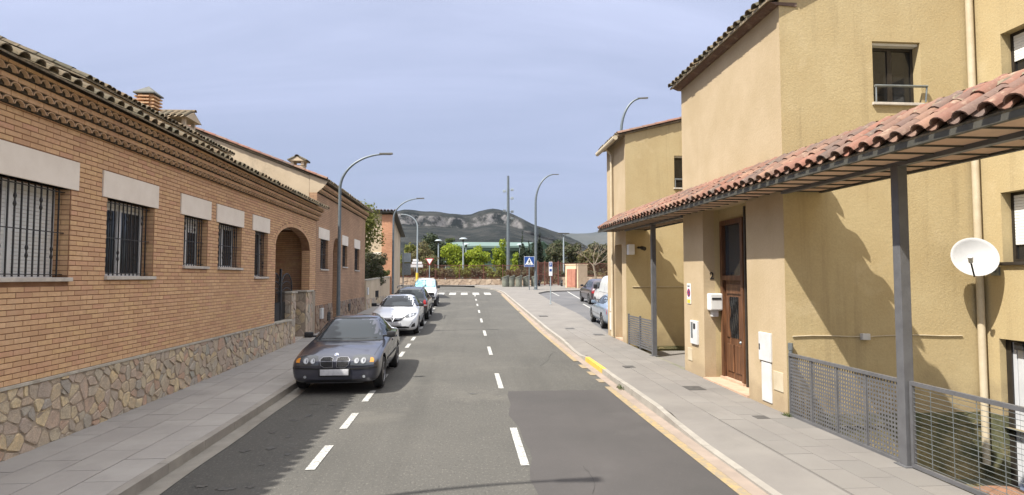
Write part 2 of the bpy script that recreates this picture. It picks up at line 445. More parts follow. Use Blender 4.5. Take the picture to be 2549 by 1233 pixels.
# ================================================================== ground, road, pavements
def interp(x, xs, ys):
    if x <= xs[0]: return ys[0]
    for i in range(len(xs)-1):
        if x <= xs[i+1]:
            return ys[i] + (ys[i+1]-ys[i])*(x-xs[i])/(xs[i+1]-xs[i])
    return ys[-1]
def frange(a, b, d):
    n = max(1, int(round((b-a)/d)))
    return [a + (b-a)*i/n for i in range(n+1)]
def strip_mb(mb, xl, xr, ys, dz, nx=1, zf=None):
    """sheet between two edges that follows the slope of the street"""
    L = xl if callable(xl) else (lambda y: xl)
    Rr = xr if callable(xr) else (lambda y: xr)
    v = []; f = []
    for y in ys:
        for i in range(nx+1):
            x = L(y) + (Rr(y)-L(y))*i/nx
            v.append((x, y, g(y) + dz + (zf(x, y) if zf else 0)))
    for j in range(len(ys)-1):
        for i in range(nx):
            a = j*(nx+1)+i
            f.append((a, a+1, a+nx+2, a+nx+1))
    mb.add(v, f)
def struct(name, mb, m, parent=None):
    o = mb.build(name, m, parent)
    if parent is None: o['kind'] = 'structure'
    return o
YARD1 = (1.0, 9.22); YARD2 = (13.72, 18.78); YX = (5.12, 8.47)
mb = MB()
gx = [-9000, -1500, -300, -60, -20, -5.4, -3.0, 3.0, YX[0], YX[1], 14, 60, 300, 1500, 9000]
gy = [-2500, -300, -40, -10, YARD1[0], YARD1[1], YARD2[0], YARD2[1], 20, 24, 30, 40, 52, 64, 80, 120, 300, 900, 2500, 9000]
for i in range(len(gx)-1):
    for j in range(len(gy)-1):
        if gx[i] == YX[0] and gy[j] in (YARD1[0], YARD2[0]): continue
        mb.face([(gx[i], gy[j], g(gy[j])-.06), (gx[i+1], gy[j], g(gy[j])-.06), (gx[i+1], gy[j+1], g(gy[j+1])-.06), (gx[i], gy[j+1], g(gy[j+1])-.06)])
struct('ground', mb, M_earth)

KR = lambda y: interp(y, [-20, 50, 52, 55, 58, 61, 63, 64.2], [3.2, 3.2, 3.18, 2.95, 2.3, 1.3, .5, -4.0])     # right kerb line
RE = lambda y: interp(y, [-20, 21.3, 22, 30, 42, 50, 53, 56], [5.1, 5.1, 5.25, 5.7, 5.75, 6.0, 7.2, 14.0])   # outer edge of the right pavement
ys_road = frange(-14, 64.4, 1.2)
mb = MB()
strip_mb(mb, lambda y: -3.46 if y < 49 else interp(y, [49, 51, 54, 70], [-3.46, -5.5, -45, -45]), lambda y: KR(y)-.0, ys_road, 0, nx=3)
road = struct('road', mb, M_asph)
mb = MB()      # newer asphalt laid over the right lane
edge = lambda y: .80 + .05*math.sin(y*1.7) + .03*math.sin(y*4.1+1)
strip_mb(mb, edge, 3.02, frange(-14, 12.1, .4), .004)
struct('asphalt_patch', mb, M_asph2)
mb = MB()
strip_mb(mb, lambda y: -3.46, lambda y: -3.22 + .012*math.sin(y*2.3), frange(-14, 49, .7), .008)
struct('gutter_left', mb, M_conc)
mb = MB()
strip_mb(mb, lambda y: KR(y)-.18, lambda y: KR(y)+.0, frange(-14, 55, .7), .008)
struct('gutter_right', mb, M_pinkconc)

# painted markings: every dash is its own sheet, a part of the road
def paint(name, pts, m, dz=.009):
    mb = MB(); mb.face([(x, y, g(y)+dz) for x, y in pts]); return mb.build(name, m, road)
def dash(name, x, y0, y1, w, m, dz=.009, slant=0.0):
    n = max(1, int((y1-y0)/1.5))
    mb = MB()
    ys = frange(y0, y1, (y1-y0)/n)
    strip_mb(mb, lambda y: x-w/2+slant*(y-y0), lambda y: x+w/2+slant*(y-y0), ys, dz)
    return mb.build(name, m, road)
for k in range(-3, 18):
    y = 7.95 + 1.945*k
    if y > 46: break
    dash('parking_dash', -1.85, y-.52, y+.52, .115, M_line)
yc = -1.65
for k in range(0, 12):
    y = 8.32 + 4.98*(k-2)
    if y > 49: break
    dash('centre_dash', .73, y-.92, y+.92, .105, M_line)
for i in range(7):
    x = -2.1 + .98*i
    if x > 2.7: break
    paint('zebra_bar', [(x-.28, 49.4), (x+.28, 49.4), (x+.28, 52.6), (x-.28, 52.6)], M_line)
paint('give_way_line', [(-8.0, 56.0), (-1.2, 55.0), (.4, 53.7), (.35, 53.55), (-1.25, 54.85), (-8.0, 55.85)], M_line)
for a, b in ((-6, 12.4), (12.9, 13.3), (13.8, 14.3), (14.8, 15.4), (16.0, 33.0), (33.4, 50.0)):
    dash('yellow_line', 2.95, a, b, .13, M_yline, .010)

# dark oil drips on the parking lane: irregular thin films
def blot(x, y, rx, ry, seed):
    r = random.Random(seed); n = 22
    pts = []
    for k in range(n):
        a = 2*math.pi*k/n; q = .40+.75*r.random()
        pts.append((x+rx*q*math.cos(a), y+ry*q*math.sin(a)))
    return pts
for i, (x, y, rx, ry) in enumerate([(-2.62,8.42,.07,.09),(-2.92,8.30,.08,.07),(-2.6,10.3,.07,.10),(-2.75,10.0,.08,.05),(-2.55,9.0,.05,.07),
        (-2.9,6.95,.08,.06),(-2.6,6.85,.11,.07),(-2.35,6.9,.06,.06),(-2.72,11.2,.12,.04),(-2.4,11.1,.07,.05),(-2.85,9.25,.05,.06),(-2.3,8.1,.05,.05),(.15,11.9,.10,.05),(-2.5,7.7,.04,.05)]):
    mb = MB(); mb.face([(a, b, g(b)+.006) for a, b in blot(x, y, rx, ry, i)]); mb.build('oil_stain', M_oil, road)

# cracks in the asphalt: thin dark wandering strips
M_crack = mat('crack_filler', lin((44,43,42)), lin((56,55,53)), scale=20, rough=.9)
rc = random.Random(19)
for (x, y, dx, dy, n) in ((1.35, 6.4, .03, .12, 8), (1.9, 15.0, .06, .28, 10), (-1.1, 19.0, .25, .05, 7)):
    pts = [(x, y)]
    for k in range(n): pts.append((pts[-1][0]+dx+rc.uniform(-.07, .07), pts[-1][1]+dy+rc.uniform(-.07, .07)))
    mb = MB()
    for a, b in zip(pts, pts[1:]):
        w = rc.uniform(.002, .005); d = Vector((b[0]-a[0], b[1]-a[1])).normalized(); s = (d.y*w, -d.x*w)
        mb.face([(a[0]-s[0], a[1]-s[1], g(a[1])+.0075), (a[0]+s[0], a[1]+s[1], g(a[1])+.0075), (b[0]+s[0], b[1]+s[1], g(b[1])+.0075), (b[0]-s[0], b[1]-s[1], g(b[1])+.0075)])
    mb.build('crack', M_crack, road)
# ---- left pavement: bed, slabs, kerb stones
mb = MB()
strip_mb(mb, -5.5, -3.58, frange(-4, 48.5, 1.0), SW-.006)
pl = struct('pavement_left', mb, M_pave)
ms = {}
def slab_mesh(w, l, m, key):
    if key not in ms:
        b = MB(); bw, bl = w/2-(.0035 if m is M_slab else .0015), l/2-(.0035 if m is M_slab else .0015)
        b.add([(-bw,-bl,-.03),(bw,-bl,-.03),(bw,bl,-.03),(-bw,bl,-.03),(-bw+.002,-bl+.002,0),(bw-.002,-bl+.002,0),(bw-.002,bl-.002,0),(-bw+.002,bl-.002,0)],
              [(4,5,6,7),(0,1,5,4),(1,2,6,5),(2,3,7,6),(3,0,4,7)])
        ms[key] = b.mesh(key, m)
    return ms[key]
def lay(parent, name, mesh, x, y, l, dz):
    sl = math.atan2(g(y+l/2)-g(y-l/2), l)
    M = Matrix.Translation((x, y, (g(y+l/2)+g(y-l/2))/2 + dz)) @ Matrix.Rotation(sl, 4, 'X')
    return link(name, mesh, parent, M)
sm = slab_mesh(.48, .80, M_slab, 'slab_grey')
y = 4.4; row = 0
while y < 30 and row < 70:
    for c in range(4):
        yy = y + (.4 if c % 2 else 0)
        o = lay(pl, 'paving_slab', sm, -5.5+.24+.48*c, yy, .8, SW + rng.uniform(-.0015, .0015))
    y += .8; row += 1
    if row*4 >= 140: break
mb = MB(); strip_mb(mb, -5.5, -3.58, frange(y-.0, 48.5, 1.0), SW-.001); mb.build('far_paving', M_pavefar, pl)
mb = MB(); strip_mb(mb, -5.5, -3.58, frange(-4, 4.0, 1.0), SW-.001); mb.build('near_paving', M_pavefar, pl)
kb = MB(); kb.box((-.06,-.496,-.16),(.06,.496,0)); km = kb.mesh('kerb_stone', M_kerb)
for k in range(-3, 48):
    lay(pl, 'kerb_stone', km, -3.52, k+.9, 1.0, SW)

# ---- right pavement with dropped kerbs
def kh(y):     # height of the kerb over the gutter
    return interp(y, [-20, 8.7, 9.5, 12.3, 12.6, 13.4, 13.6, 16.3, 16.8, 18.6, 19.3, 21.6, 22.0, 60], [.03,.03,.125,.125,.11,.11,.12,.12,.035,.035,.12,.12,.12,.12])
mb = MB()
ysr = sorted(set(frange(-6, 56, .8) + [8.7, 9.5, 16.3, 16.8, 18.6, 19.3]))
v = []; f = []
for y in ysr:
    for t in (0, .12, .75, 1, 2):
        if t == 0: x = KR(y)+.10; z = kh(y)-.004
        elif t == .12: x = KR(y)+.11; z = kh(y)-.004
        elif t == .75: x = min(KR(y)+.80, RE(y)-.02); z = SW-.006
        elif t == 1: x = RE(y); z = SW-.006
        else: x = RE(y)+.004; z = -.05
        v.append((x, y, g(y)+z))
n = 5
for j in range(len(ysr)-1):
    for i in range(n-1):
        a = j*n+i; f.append((a, a+1, a+n+1, a+n))
mb.add(v, f)
pr = struct('pavement_right', mb, M_pavew)
smw = slab_mesh(.40, .60, M_slabw, 'slab_pale')
y = 3.9; cnt = 0
while y < 24:
    for c in range(3):
        x = 5.08-.2-.40*c
        yy = y + (.3 if c % 2 else 0)
        lay(pr, 'paving_slab', smw, x, yy, .6, SW+rng.uniform(-.001, .001)); cnt += 1
    y += .6
# kerb stones, each with its own top height
for k in range(-8, 62):
    y0, y1 = k*1.0, k*1.0+.992
    h0, h1 = kh(y0), kh(y1)
    x0, x1 = KR(y0), KR(y1)
    mb = MB()
    mb.add([(x0, y0, g(y0)-.1), (x0+.11, y0, g(y0)-.1), (x1+.11, y1, g(y1)-.1), (x1, y1, g(y1)-.1),
            (x0+.006, y0, g(y0)+h0), (x0+.11, y0, g(y0)+h0), (x1+.11, y1, g(y1)+h1), (x1+.006, y1, g(y1)+h1)],
           [(4,5,6,7),(0,1,5,4),(1,2,6,5),(2,3,7,6),(3,0,4,7)])
    mb.build('kerb_stone', M_ykerb if 13.5 < y0+.5 < 16.4 else M_kerb, pr)
# fan of pavement at the bend, in front of the park wall
mb = MB()
strip_mb(mb, lambda y: KR(y)+.1, lambda y: 16.0, frange(56, 64.2, .8), SW, nx=3)
mb.face([(KR(56), 56, g(56)-.05), (16, 56, g(56)-.05), (16, 56, g(56)+SW), (KR(56), 56, g(56)+SW)])
strip_mb(mb, -45, 16.0, [64.2, 65, 66.5, 68], SW, nx=8)
mb.face([(-45, 64.2, g(64.2)-.05), (1.0, 64.2, g(64.2)-.05), (1.0, 64.2, g(64.2)+SW), (-45, 64.2, g(64.2)+SW)])
struct('pavement_far', mb, M_pavew)
mb = MB()
strip_mb(mb, lambda y: RE(y)+.0, 17.0, frange(21.4, 56.5, 1.0), .012, nx=2)
struct('parking_ground', mb, M_asphp)
pk = bpy.data.objects['parking_ground']
def bay(x0, y0, x1, y1, w=.12):
    mb = MB(); n = 6
    a = Vector((x0, y0)); b = Vector((x1, y1)); d = (b-a).normalized(); s = Vector((d.y, -d.x))*w/2
    for i in range(n):
        p = a.lerp(b, i/n); q = a.lerp(b, (i+1)/n)
        mb.face([(p.x-s.x, p.y-s.y, g(p.y)+.018), (p.x+s.x, p.y+s.y, g(p.y)+.018), (q.x+s.x, q.y+s.y, g(q.y)+.018), (q.x-s.x, q.y-s.y, g(q.y)+.018)])
    mb.build('bay_line', M_line, pk)
bay(7.42, 47.5, 7.72, 56); bay(8.3, 42.5, 9.28, 55); bay(7.3, 34.0, 7.6, 38.6); bay(10.8, 44, 11.6, 54)
# covers let into the right pavement
def lid(x, y, w, l, dz=SW+.004):
    mb = MB(); mb.box((x-w/2, y-l/2, g(y)+dz-.02), (x+w/2, y+l/2, g(y)+dz))
    mb.build('inspection_cover', M_lid, pr)
lid(4.45, 11.5, .34, .42); lid(4.58, 9.1, .2, .2); lid(4.75, 21.3, .35, .5); lid(3.9, 14.2, .25, .3); lid(4.1, 23.6, .35, .5); lid(3.75, 29, .4, .6)
# ================================================================== brick house with window bars (left, near)
LX = -5.47
h1 = thing('brick_house', 'low yellow brick house with stone base and barred windows along the left pavement', 'house', (LX, 14.0, SW))
BL, BH = .275, .070
Z0, Z1 = 1.0, 4.40
OPEN = [  # y0, y1, z0, z1 of the window openings; lintel y0,y1
    (6.20, 8.71, 2.30, 3.52, 6.05, 8.85), (9.56, 10.95, 2.32, 3.52, 9.42, 11.05), (12.07, 13.14, 2.53, 3.52, 11.90, 13.26),
    (13.71, 15.07, 2.53, 3.52, 13.56, 15.17), (16.00, 17.01, 2.32, 3.52, 15.78, 17.12)]
AC, AR, ASP, ARI = 19.60, 1.89, 3.25, .64      # arch: centre, half span, spring, rise
YS, YE = 3.5, 22.35
def arch_z(y):
    t = (y-AC)/AR
    return None if abs(t) >= 1 else ASP + ARI*math.sqrt(1-t*t)
def blocked(z0, z1):
    """intervals of the course taken by openings, lintels and the arch"""
    out = []
    for (a, b, c, d, la, lb) in OPEN:
        if z1 > c-.05 and z0 < d: out.append((a, b))
        if z1 > d-.005 and z0 < 3.92: out.append((la, lb))
    ar = .12      # ring of bricks on end
    zz = z0 + .02
    if zz < ASP: out.append((AC-AR-.0, AC+AR+.0))
    else:
        t = (zz-ASP)/(ARI+ar)
        if t < 1:
            q = (AR+ar)*math.sqrt(1-t*t); out.append((AC-q, AC+q))
    if z0 < 1.83: out.append((17.71, YE+.0))
    out.sort()
    return out
bricks = []
k = 0; z = Z0
while z + BH*.5 < Z1:
    z1 = z + BH - .010
    y = YS + (BL/2 if k % 2 else 0) - BL
    bl = blocked(z, z1)
    while y < YE:
        segs = [(max(y, YS), min(y+BL-.010, YE))]
        for (a, b) in bl:
            ns = []
            for (p, q) in segs:
                if q <= a or p >= b: ns.append((p, q)); continue
                if p < a: ns.append((p, a-.006))
                if q > b: ns.append((b+.006, q))
            segs = ns
        for (p, q) in segs:
            if q-p > .03: bricks.append((p, q, z, min(z1, Z1)))
        y += BL
    z += BH; k += 1
# backing wall (the mortar) 8 mm behind the brick faces, 0.30 m thick, with the openings left free
mb = MB()
def wall_rects(y0, y1, z0, z1, holes):
    ysx = sorted(set([y0, y1] + [h[0] for h in holes if y0 < h[0] < y1] + [h[1] for h in holes if y0 < h[1] < y1]))
    out = []
    for a, b in zip(ysx, ysx[1:]):
        hs = sorted([(h[2], h[3]) for h in holes if h[0] <= a+1e-6 and h[1] >= b-1e-6])
        zz = z0
        for (c, d) in hs:
            if c > zz: out.append((a, b, zz, c))
            zz = max(zz, d)
        if zz < z1: out.append((a, b, zz, z1))
    return out
MX = LX - .008
holes = [(a, b, c, d) for (a, b, c, d, _, _) in OPEN] + [(AC-AR, AC+AR, 0, ASP)]
for (a, b, c, d) in wall_rects(YS, YE, .10, ASP, holes): mb.box((MX-.27, a, c), (MX, b, d))
for (a, b, c, d) in wall_rects(YS, AC-AR, ASP, Z1+.02, holes): mb.box((MX-.27, a, c), (MX, b, d))
mb.box((MX-.27, AC+AR, ASP), (MX, YE, Z1+.02))
na = 24
for i in range(na):
    ya, yb = AC-AR+2*AR*i/na, AC-AR+2*AR*(i+1)/na
    za, zb = (arch_z(ya) or ASP), (arch_z(yb) or ASP)
    mb.prism([(MX, ya, za), (MX, yb, zb), (MX, yb, Z1+.02), (MX, ya, Z1+.02)], (-.27, 0, 0))
mb.build('wall', M_mortar, h1)
# the 300 bricks that show largest are objects, the rest one joined part
bricks.sort(key=lambda b: ((b[0]+b[1])/2 < 6.6, (b[0]+b[1])/2))
full = {}
def brick_mesh(l, h):
    key = (round(l, 2), round(h, 3))
    if key not in full:
        b = MB(); e = .003
        b.add([(0,0,0),(0,l,0),(0,l,h),(0,0,h),(.008,e,e),(.008,l-e,e),(.008,l-e,h-e),(.008,e,h-e)], [(4,5,6,7),(0,1,5,4),(1,2,6,5),(2,3,7,6),(3,0,4,7)])
        full[key] = b.mesh('brick', M_brick)
    return full[key]
rest = MB()
for i, (p, q, a, b) in enumerate(bricks):
    if i < 300:
        link('brick', brick_mesh(q-p, b-a), h1, Matrix.Translation((MX + rng.uniform(-.001, .0015), p, a)))
    else:
        e = .003; x = MX+.008+rng.uniform(-.001, .0015)
        rest.add([(MX,p,a),(MX,q,a),(MX,q,b),(MX,p,b),(x,p+e,a+e),(x,q-e,a+e),(x,q-e,b-e),(x,p+e,b-e)], [(4,5,6,7),(0,1,5,4),(1,2,6,5),(2,3,7,6),(3,0,4,7)])
# bricks of the reveals and of the far jamb of the arch
def reveal(y, z0, z1, sgn, d=.2):
    z = Z0 + math.ceil((z0-Z0)/BH)*BH; k = 0
    while z + BH-.01 <= z1:
        x1 = MX-.004; x0 = x1-d
        cut = [x0, x1] if k % 2 else [x0, x0+d*.45, x1]
        for a, b in zip(cut, cut[1:]):
            rest.box((a+.004, y-.006 if sgn < 0 else y-.02, z), (b-.004, y+.02 if sgn < 0 else y+.006, z+BH-.01))
        z += BH; k += 1
for (a, b, c, d, _, _) in OPEN:
    reveal(b, c, d, -1); reveal(a, c, d, 1)
reveal(AC+AR, 1.83, ASP, -1, .26); reveal(AC-AR, 1.0, ASP, 1, .26)
# ring of bricks on end round the arch
nr = 58
for i in range(nr):
    t0 = math.pi*(i+.06)/nr; t1 = math.pi*(i+.94)/nr
    pts = []
    for (t, ra) in ((t0, 0), (t1, 0), (t1, .112), (t0, .112)):
        pts.append((MX+.009, AC-(AR+ra)*math.cos(t), ASP+(ARI+ra)*math.sin(t)))
    rest.prism(pts, (-.26, 0, 0))
o = rest.build('brick_courses', M_brick_i, h1); o['kind'] = 'stuff'

# lintels, sills, windows with bars
def lintel(root, y0, y1, z0, z1, X):
    mb = MB(); mb.bevbox((X-.16, y0, z0), (X+.018, y1, z1), .006); mb.build('lintel', M_lintel, root)
def bars_window(root, X, y0, y1, z0, z1, shutter=0.0, nbar=None, curtains=True, orn=(2, 4), frames=2):
    w = thing_part('window', root, X, y0, y1, z0)
    fx = X-.21
    # frame
    mb = MB(); t = .05
    for a, b, c, d in ((y0, y1, z0, z0+t), (y0, y1, z1-t, z1), (y0, y0+t, z0+t, z1-t), (y1-t, y1, z0+t, z1-t)):
        mb.box((fx-.05, a, c), (fx, b, d))
    for k in range(1, frames):
        ym = y0+(y1-y0)*k/frames; mb.box((fx-.045, ym-.05, z0+t), (fx+.004, ym+.05, z1-t))
    mb.build('frame', M_alu, w)
    if shutter < 1:
        for k in range(frames):
            a = y0+(y1-y0)*k/frames+.05; b = y0+(y1-y0)*(k+1)/frames-.05
            mb = MB(); mb.box((fx-.035, a, z0+t), (fx-.025, b, z1-t)); mb.build('pane', M_glass, w)
    if shutter > 0:
        zz = z1-t; zb = z1-t-(z1-z0-2*t)*shutter
        while zz > zb+.02:
            mb = MB(); mb.bevbox((fx-.022, y0+t, zz-.046), (fx-.006, y1-t, zz), .005); mb.build('shutter_slat', M_shut, w)
            zz -= .05
    # sill
    mb = MB(); mb.bevbox((X-.2, y0-.03, z0-.055), (X+.05, y1+.03, z0), .008); mb.build('sill', M_sill, w)
    # grille
    bx = X-.085
    n = nbar or max(4, int(round((y1-y0)/.112)))
    def bar_mb(kind):
        b = MB(); b.box((-.008, -.008, 0), (.008, .008, z1-z0-.02))
        if kind:
            zc = (z1-z0)*(.74 if kind == 1 else .22)
            for dz, r, hh in ((.10, .022, .05), (0, .022, .05), (-.085, .014, .025)):
                b.lathe([(.004, -hh), (r*.75, -hh*.5), (r, 0), (r*.75, hh*.5), (.004, hh)], 6, Matrix.Translation((0, 0, zc+dz)))
        return b.mesh('bar', M_iron)
    meshes = [bar_mb(0), bar_mb(1), bar_mb(2)]
    for k in range(1, n):
        y = y0+(y1-y0)*k/n
        kind = 1 if (k % 4) == 2 else (2 if (k % 4) == 0 else 0)
        link('bar', meshes[kind], w, Matrix.Translation((bx, y, z0+.01)))
    for zz in (z0+.04, z0+(z1-z0)*.5, z1-.05):
        mb = MB(); mb.box((bx-.010, y0-.0, zz-.006), (bx+.010, y1+.0, zz+.006)); mb.build('cross_bar', M_iron, w)
    return w
def thing_part(name, root, X, y0, y1, z0):
    o = bpy.data.objects.new(name, None); COL.objects.link(o); o.parent = root; o.empty_display_size = .1
    o.matrix_basis = basis(root).inverted() @ Matrix.Translation((X, (y0+y1)/2, z0))
    return o
for i, (a, b, c, d, la, lb) in enumerate(OPEN):
    lintel(h1, la, lb, d, 3.92, LX)
    bars_window(h1, LX, a, b, c, d, shutter=(1.0, .10, .30, .06, .0)[i], frames=(3, 2, 2, 2, 1)[i])

# ---- stone base: Voronoi field stones
def clip(poly, px, py, nx, ny):
    out = []
    for i in range(len(poly)):
        a, b = poly[i], poly[(i+1) % len(poly)]
        da = (a[0]-px)*nx+(a[1]-py)*ny; db = (b[0]-px)*nx+(b[1]-py)*ny
        if da <= 0: out.append(a)
        if (da < 0 < db) or (db < 0 < da):
            t = da/(da-db); out.append((a[0]+(b[0]-a[0])*t, a[1]+(b[1]-a[1])*t))
    return out
def voronoi(u0, u1, v0, v1, su, sv, seed, gap=.010):
    """irregular stones filling a rectangle: list of polygons (u, v)"""
    r = random.Random(seed)
    nu, nv = max(1, int(round((u1-u0)/su))), max(1, int(round((v1-v0)/sv)))
    pts = []
    for i in range(-1, nu+1):
        for j in range(-1, nv+1):
            pts.append((u0+(i+.5+r.uniform(-.42, .42))*(u1-u0)/nu, v0+(j+.5+(.25 if i % 2 else -.25)+r.uniform(-.36, .36))*(v1-v0)/nv))
    pts = [p for p in pts if r.random() > .26]
    pts += [(p[0]+r.uniform(-.3, .3)*su, p[1]+r.uniform(.35, .6)*sv*r.choice((-1, 1))) for p in pts if r.random() < .28]
    cells = []
    for i, p in enumerate(pts):
        if not (u0-su*.5 < p[0] < u1+su*.5 and v0-sv*.6 < p[1] < v1+sv*.6): continue
        poly = [(u0, v0), (u1, v0), (u1, v1), (u0, v1)]
        ga = gap*r.uniform(.5, 1.5)
        for j, q in enumerate(pts):
            if j == i or abs(q[0]-p[0]) > 3.2*su or abs(q[1]-p[1]) > 3.2*sv: continue
            dx, dy = q[0]-p[0], q[1]-p[1]; L = math.hypot(dx, dy)
            mx, my = (p[0]+q[0])/2-dx/L*ga, (p[1]+q[1])/2-dy/L*ga
            poly = clip(poly, mx, my, dx/L, dy/L)
            if len(poly) < 3: break
        if len(poly) >= 3:
            A = abs(sum(poly[k][0]*poly[(k+1) % len(poly)][1]-poly[(k+1) % len(poly)][0]*poly[k][1] for k in range(len(poly))))/2
            if A > .003: cells.append(poly)
    return cells
def stone_verts(poly, r):
    """rounded lump of stone: polygon, inset bevel ring, slightly domed and tilted face; local (depth, u, v)"""
    cu = sum(p[0] for p in poly)/len(poly); cv = sum(p[1] for p in poly)/len(poly)
    d = r.uniform(.004, .026); ta, tb = r.uniform(-.05, .05), r.uniform(-.05, .05)
    # chamfer the corners so no stone is a clean polygon
    P = []
    n = len(poly)
    for i in range(n):
        a, b, c = poly[i-1], poly[i], poly[(i+1) % n]
        t = r.uniform(.06, .24)
        P.append((b[0]+(a[0]-b[0])*t, b[1]+(a[1]-b[1])*t)); P.append((b[0]+(c[0]-b[0])*t, b[1]+(c[1]-b[1])*t))
    n = len(P)
    v = [(-.02, p[0], p[1]) for p in P]
    v += [(d*.55, p[0]*.97+cu*.03, p[1]*.97+cv*.03) for p in P]
    v += [(d+ta*(p[0]-cu)+tb*(p[1]-cv)+r.uniform(-.004, .004), p[0]*.91+cu*.09, p[1]*.91+cv*.09) for p in P]
    f = []
    for k in range(2):
        for i in range(n): f.append((k*n+i, k*n+(i+1) % n, (k+1)*n+(i+1) % n, (k+1)*n+i))
    f.append(tuple(range(2*n, 3*n)))
    return v, f
def stone_wall(root, X, y0, y1, z0f, z1, su, sv, seed, name='stone', joined=None, m=None):
    r = random.Random(seed)
    cells = voronoi(y0, y1, 0, 1, su, sv/(z1-z0f((y0+y1)/2)), seed, gap=.0)if False else voronoi(y0, y1, z0f((y0+y1)/2), z1, su, sv, seed)
    for c in cells:
        v, f = stone_verts(c, r)
        v = [(X+a, b, cc) for (a, b, cc) in v]
        if joined is not None: joined.add(v, f)
        else:
            mb = MB(); mb.add(v, f); mb.build(name, m or M_stone, root)
PX = LX + .012
mb = MB(); mb.box((LX-.27, YS, .05), (PX, 17.71, .955)); mb.build('base_mortar', M_smortar, h1)
stone_wall(h1, PX, 5.6, 11.8, lambda y: .125, .955, .19, .165, 5)
stone_wall(h1, PX, 11.8, 17.71, lambda y: .135, .955, .19, .165, 6)
y = YS
while y < 17.7:
    y2 = min(y+.78, 17.71)
    mb = MB(); mb.bevbox((LX-.02, y+.002, .957), (PX+.024, y2-.002, .995), .004); mb.build('base_cap', M_capstone, h1)
    y = y2
# ---- porch behind the arch
mb = MB()
mb.box((-8.0, 17.3, SW), (-7.85, YE, 4.3))          # back wall
mb.box((-7.85, 17.2, SW), (-5.75, 17.4, 4.3)); mb.build('porch_wall', M_mortar, h1)
pb = MB()
z = .3; k = 0
while z < 3.9:
    y = 17.4-(BL/2 if k % 2 else 0)
    while y < 22.0:
        pb.box((-7.86, max(y, 17.4), z), (-7.835, min(y+BL-.01, 22.0), z+BH-.01)); y += BL
    x = -7.83-(BL/2 if k % 2 else 0)
    while x < -5.76:
        pb.box((max(x, -7.83), 21.98, z), (min(x+BL-.01, -5.76), 22.02, z+BH-.01)); x += BL
    z += BH; k += 1
mb = MB(); mb.box((-7.85, 22.01, SW), (-5.75, YE, 4.3)); mb.build('porch_side_wall', M_mortar, h1)
o = pb.build('porch_brick_courses', M_brick_i, h1); o['kind'] = 'stuff'
mb = MB(); mb.box((-8.0, 17.2, 4.0), (-5.75, YE, 4.1)); mb.build('porch_ceiling', M_lintel, h1)
mb = MB(); mb.box((-8.0, 17.3, .05), (-5.5, YE, .30)); mb.box((-5.5, 19.75, .05), (-5.25, 20.9, .22)); mb.build('porch_floor', M_sill, h1)
mb = MB(); mb.bevbox((-7.84, 18.4, .3), (-7.78, 19.4, 2.4), .01); mb.build('front_door', M_wood, h1)
# low wall with piers in front of the porch, of stone
mb = MB()
mb.box((-5.75, 17.71, .05), (PX, 19.22, .95))
mb.build('low_wall', M_smortar, h1)
mb = MB(); mb.box((-5.85, 19.22, .05), (PX+.02, 19.72, 1.80)); mb.build('pier', M_smortar, h1)
mb = MB(); mb.box((-5.85, 20.92, .05), (PX+.02, 21.80, 1.80)); mb.build('pier', M_smortar, h1)
mb = MB(); mb.box((-5.74, 21.801, .05), (PX-.01, YE, 1.80)); mb.build('pier_return', M_smortar, h1)
stone_wall(h1, PX, 17.73, 19.2, lambda y: .13, .95, .2, .2, 8)
stone_wall(h1, PX+.02, 19.24, 19.7, lambda y: .13, 1.8, .2, .24, 9)
stone_wall(h1, PX+.02, 20.94, 21.8, lambda y: .13, 1.8, .25, .26, 10)
sj = MB(); r8 = random.Random(3)
for c in voronoi(-5.83, PX, .14, 1.78, .2, .3, 12):       # near faces of the far pier, seen through the entrance
    v, f = stone_verts(c, r8); sj.add([(b, 20.92-a, cc) for (a, b, cc) in v], [tuple(reversed(q)) for q in f])
for c in voronoi(-5.83, PX, .97, 1.78, .2, .3, 13):
    v, f = stone_verts(c, r8); sj.add([(b, 19.22-a, cc) for (a, b, cc) in v], [tuple(reversed(q)) for q in f])
o = sj.build('pier_stones', M_stone_i, h1); o['kind'] = 'stuff'
mb = MB(); mb.bevbox((-5.8, 17.68, .95), (PX+.05, 19.22, 1.0), .008); mb.build('low_wall_cap', M_capstone, h1)
for a, b in ((19.17, 19.77), (20.87, 21.86)):
    mb = MB(); mb.bevbox((-5.9, a, 1.80), (PX+.07, b, 1.86), .01); mb.build('pier_cap', M_capstone, h1)

# ---- iron gate with two arched leaves inside the arch
gt = thing('iron_gate', 'black wrought iron gate with two arched leaves inside the brick arch', 'gate', (-5.62, 18.75, 1.0))
for (a, b, ht) in ((17.80, 18.66, 2.42), (18.78, 19.90, 2.42)):
    lf = thing_part('leaf', gt, -5.62, a, b, 1.0)
    path = [(-5.62, a, 1.0), (-5.62, a, 2.0)]
    for i in range(1, 9):
        t = math.pi*i/9; path.append((-5.62, (a+b)/2-(b-a)/2*math.cos(t), 2.0+(ht-2.0)*math.sin(t)))
    path += [(-5.62, b, 2.0), (-5.62, b, 1.0)]
    mb = MB(); mb.tube(path, .020, 6); mb.build('leaf_frame', M_iron, lf)
    n = int((b-a)/.11)
    for i in range(1, n):
        y = a+(b-a)*i/n; t = (y-(a+b)/2)/((b-a)/2)
        mb = MB(); mb.box((-5.628, y-.008, 1.0), (-5.612, y+.008, 2.0+(ht-2.0)*math.sqrt(1-t*t))); mb.build('gate_bar', M_iron, lf)
    for zc in (1.86, 2.06):
        mb = MB(); mb.tube([(-5.62, a+(b-a)*i/8, zc+.12*math.sin(math.pi*i/8)) for i in range(9)], .012, 5); mb.build('gate_scroll', M_iron, lf)
    mb = MB(); mb.box((-5.635, a+.02, .32), (-5.618, b-.02, 1.55)); mb.build('gate_plate', M_iron, lf)
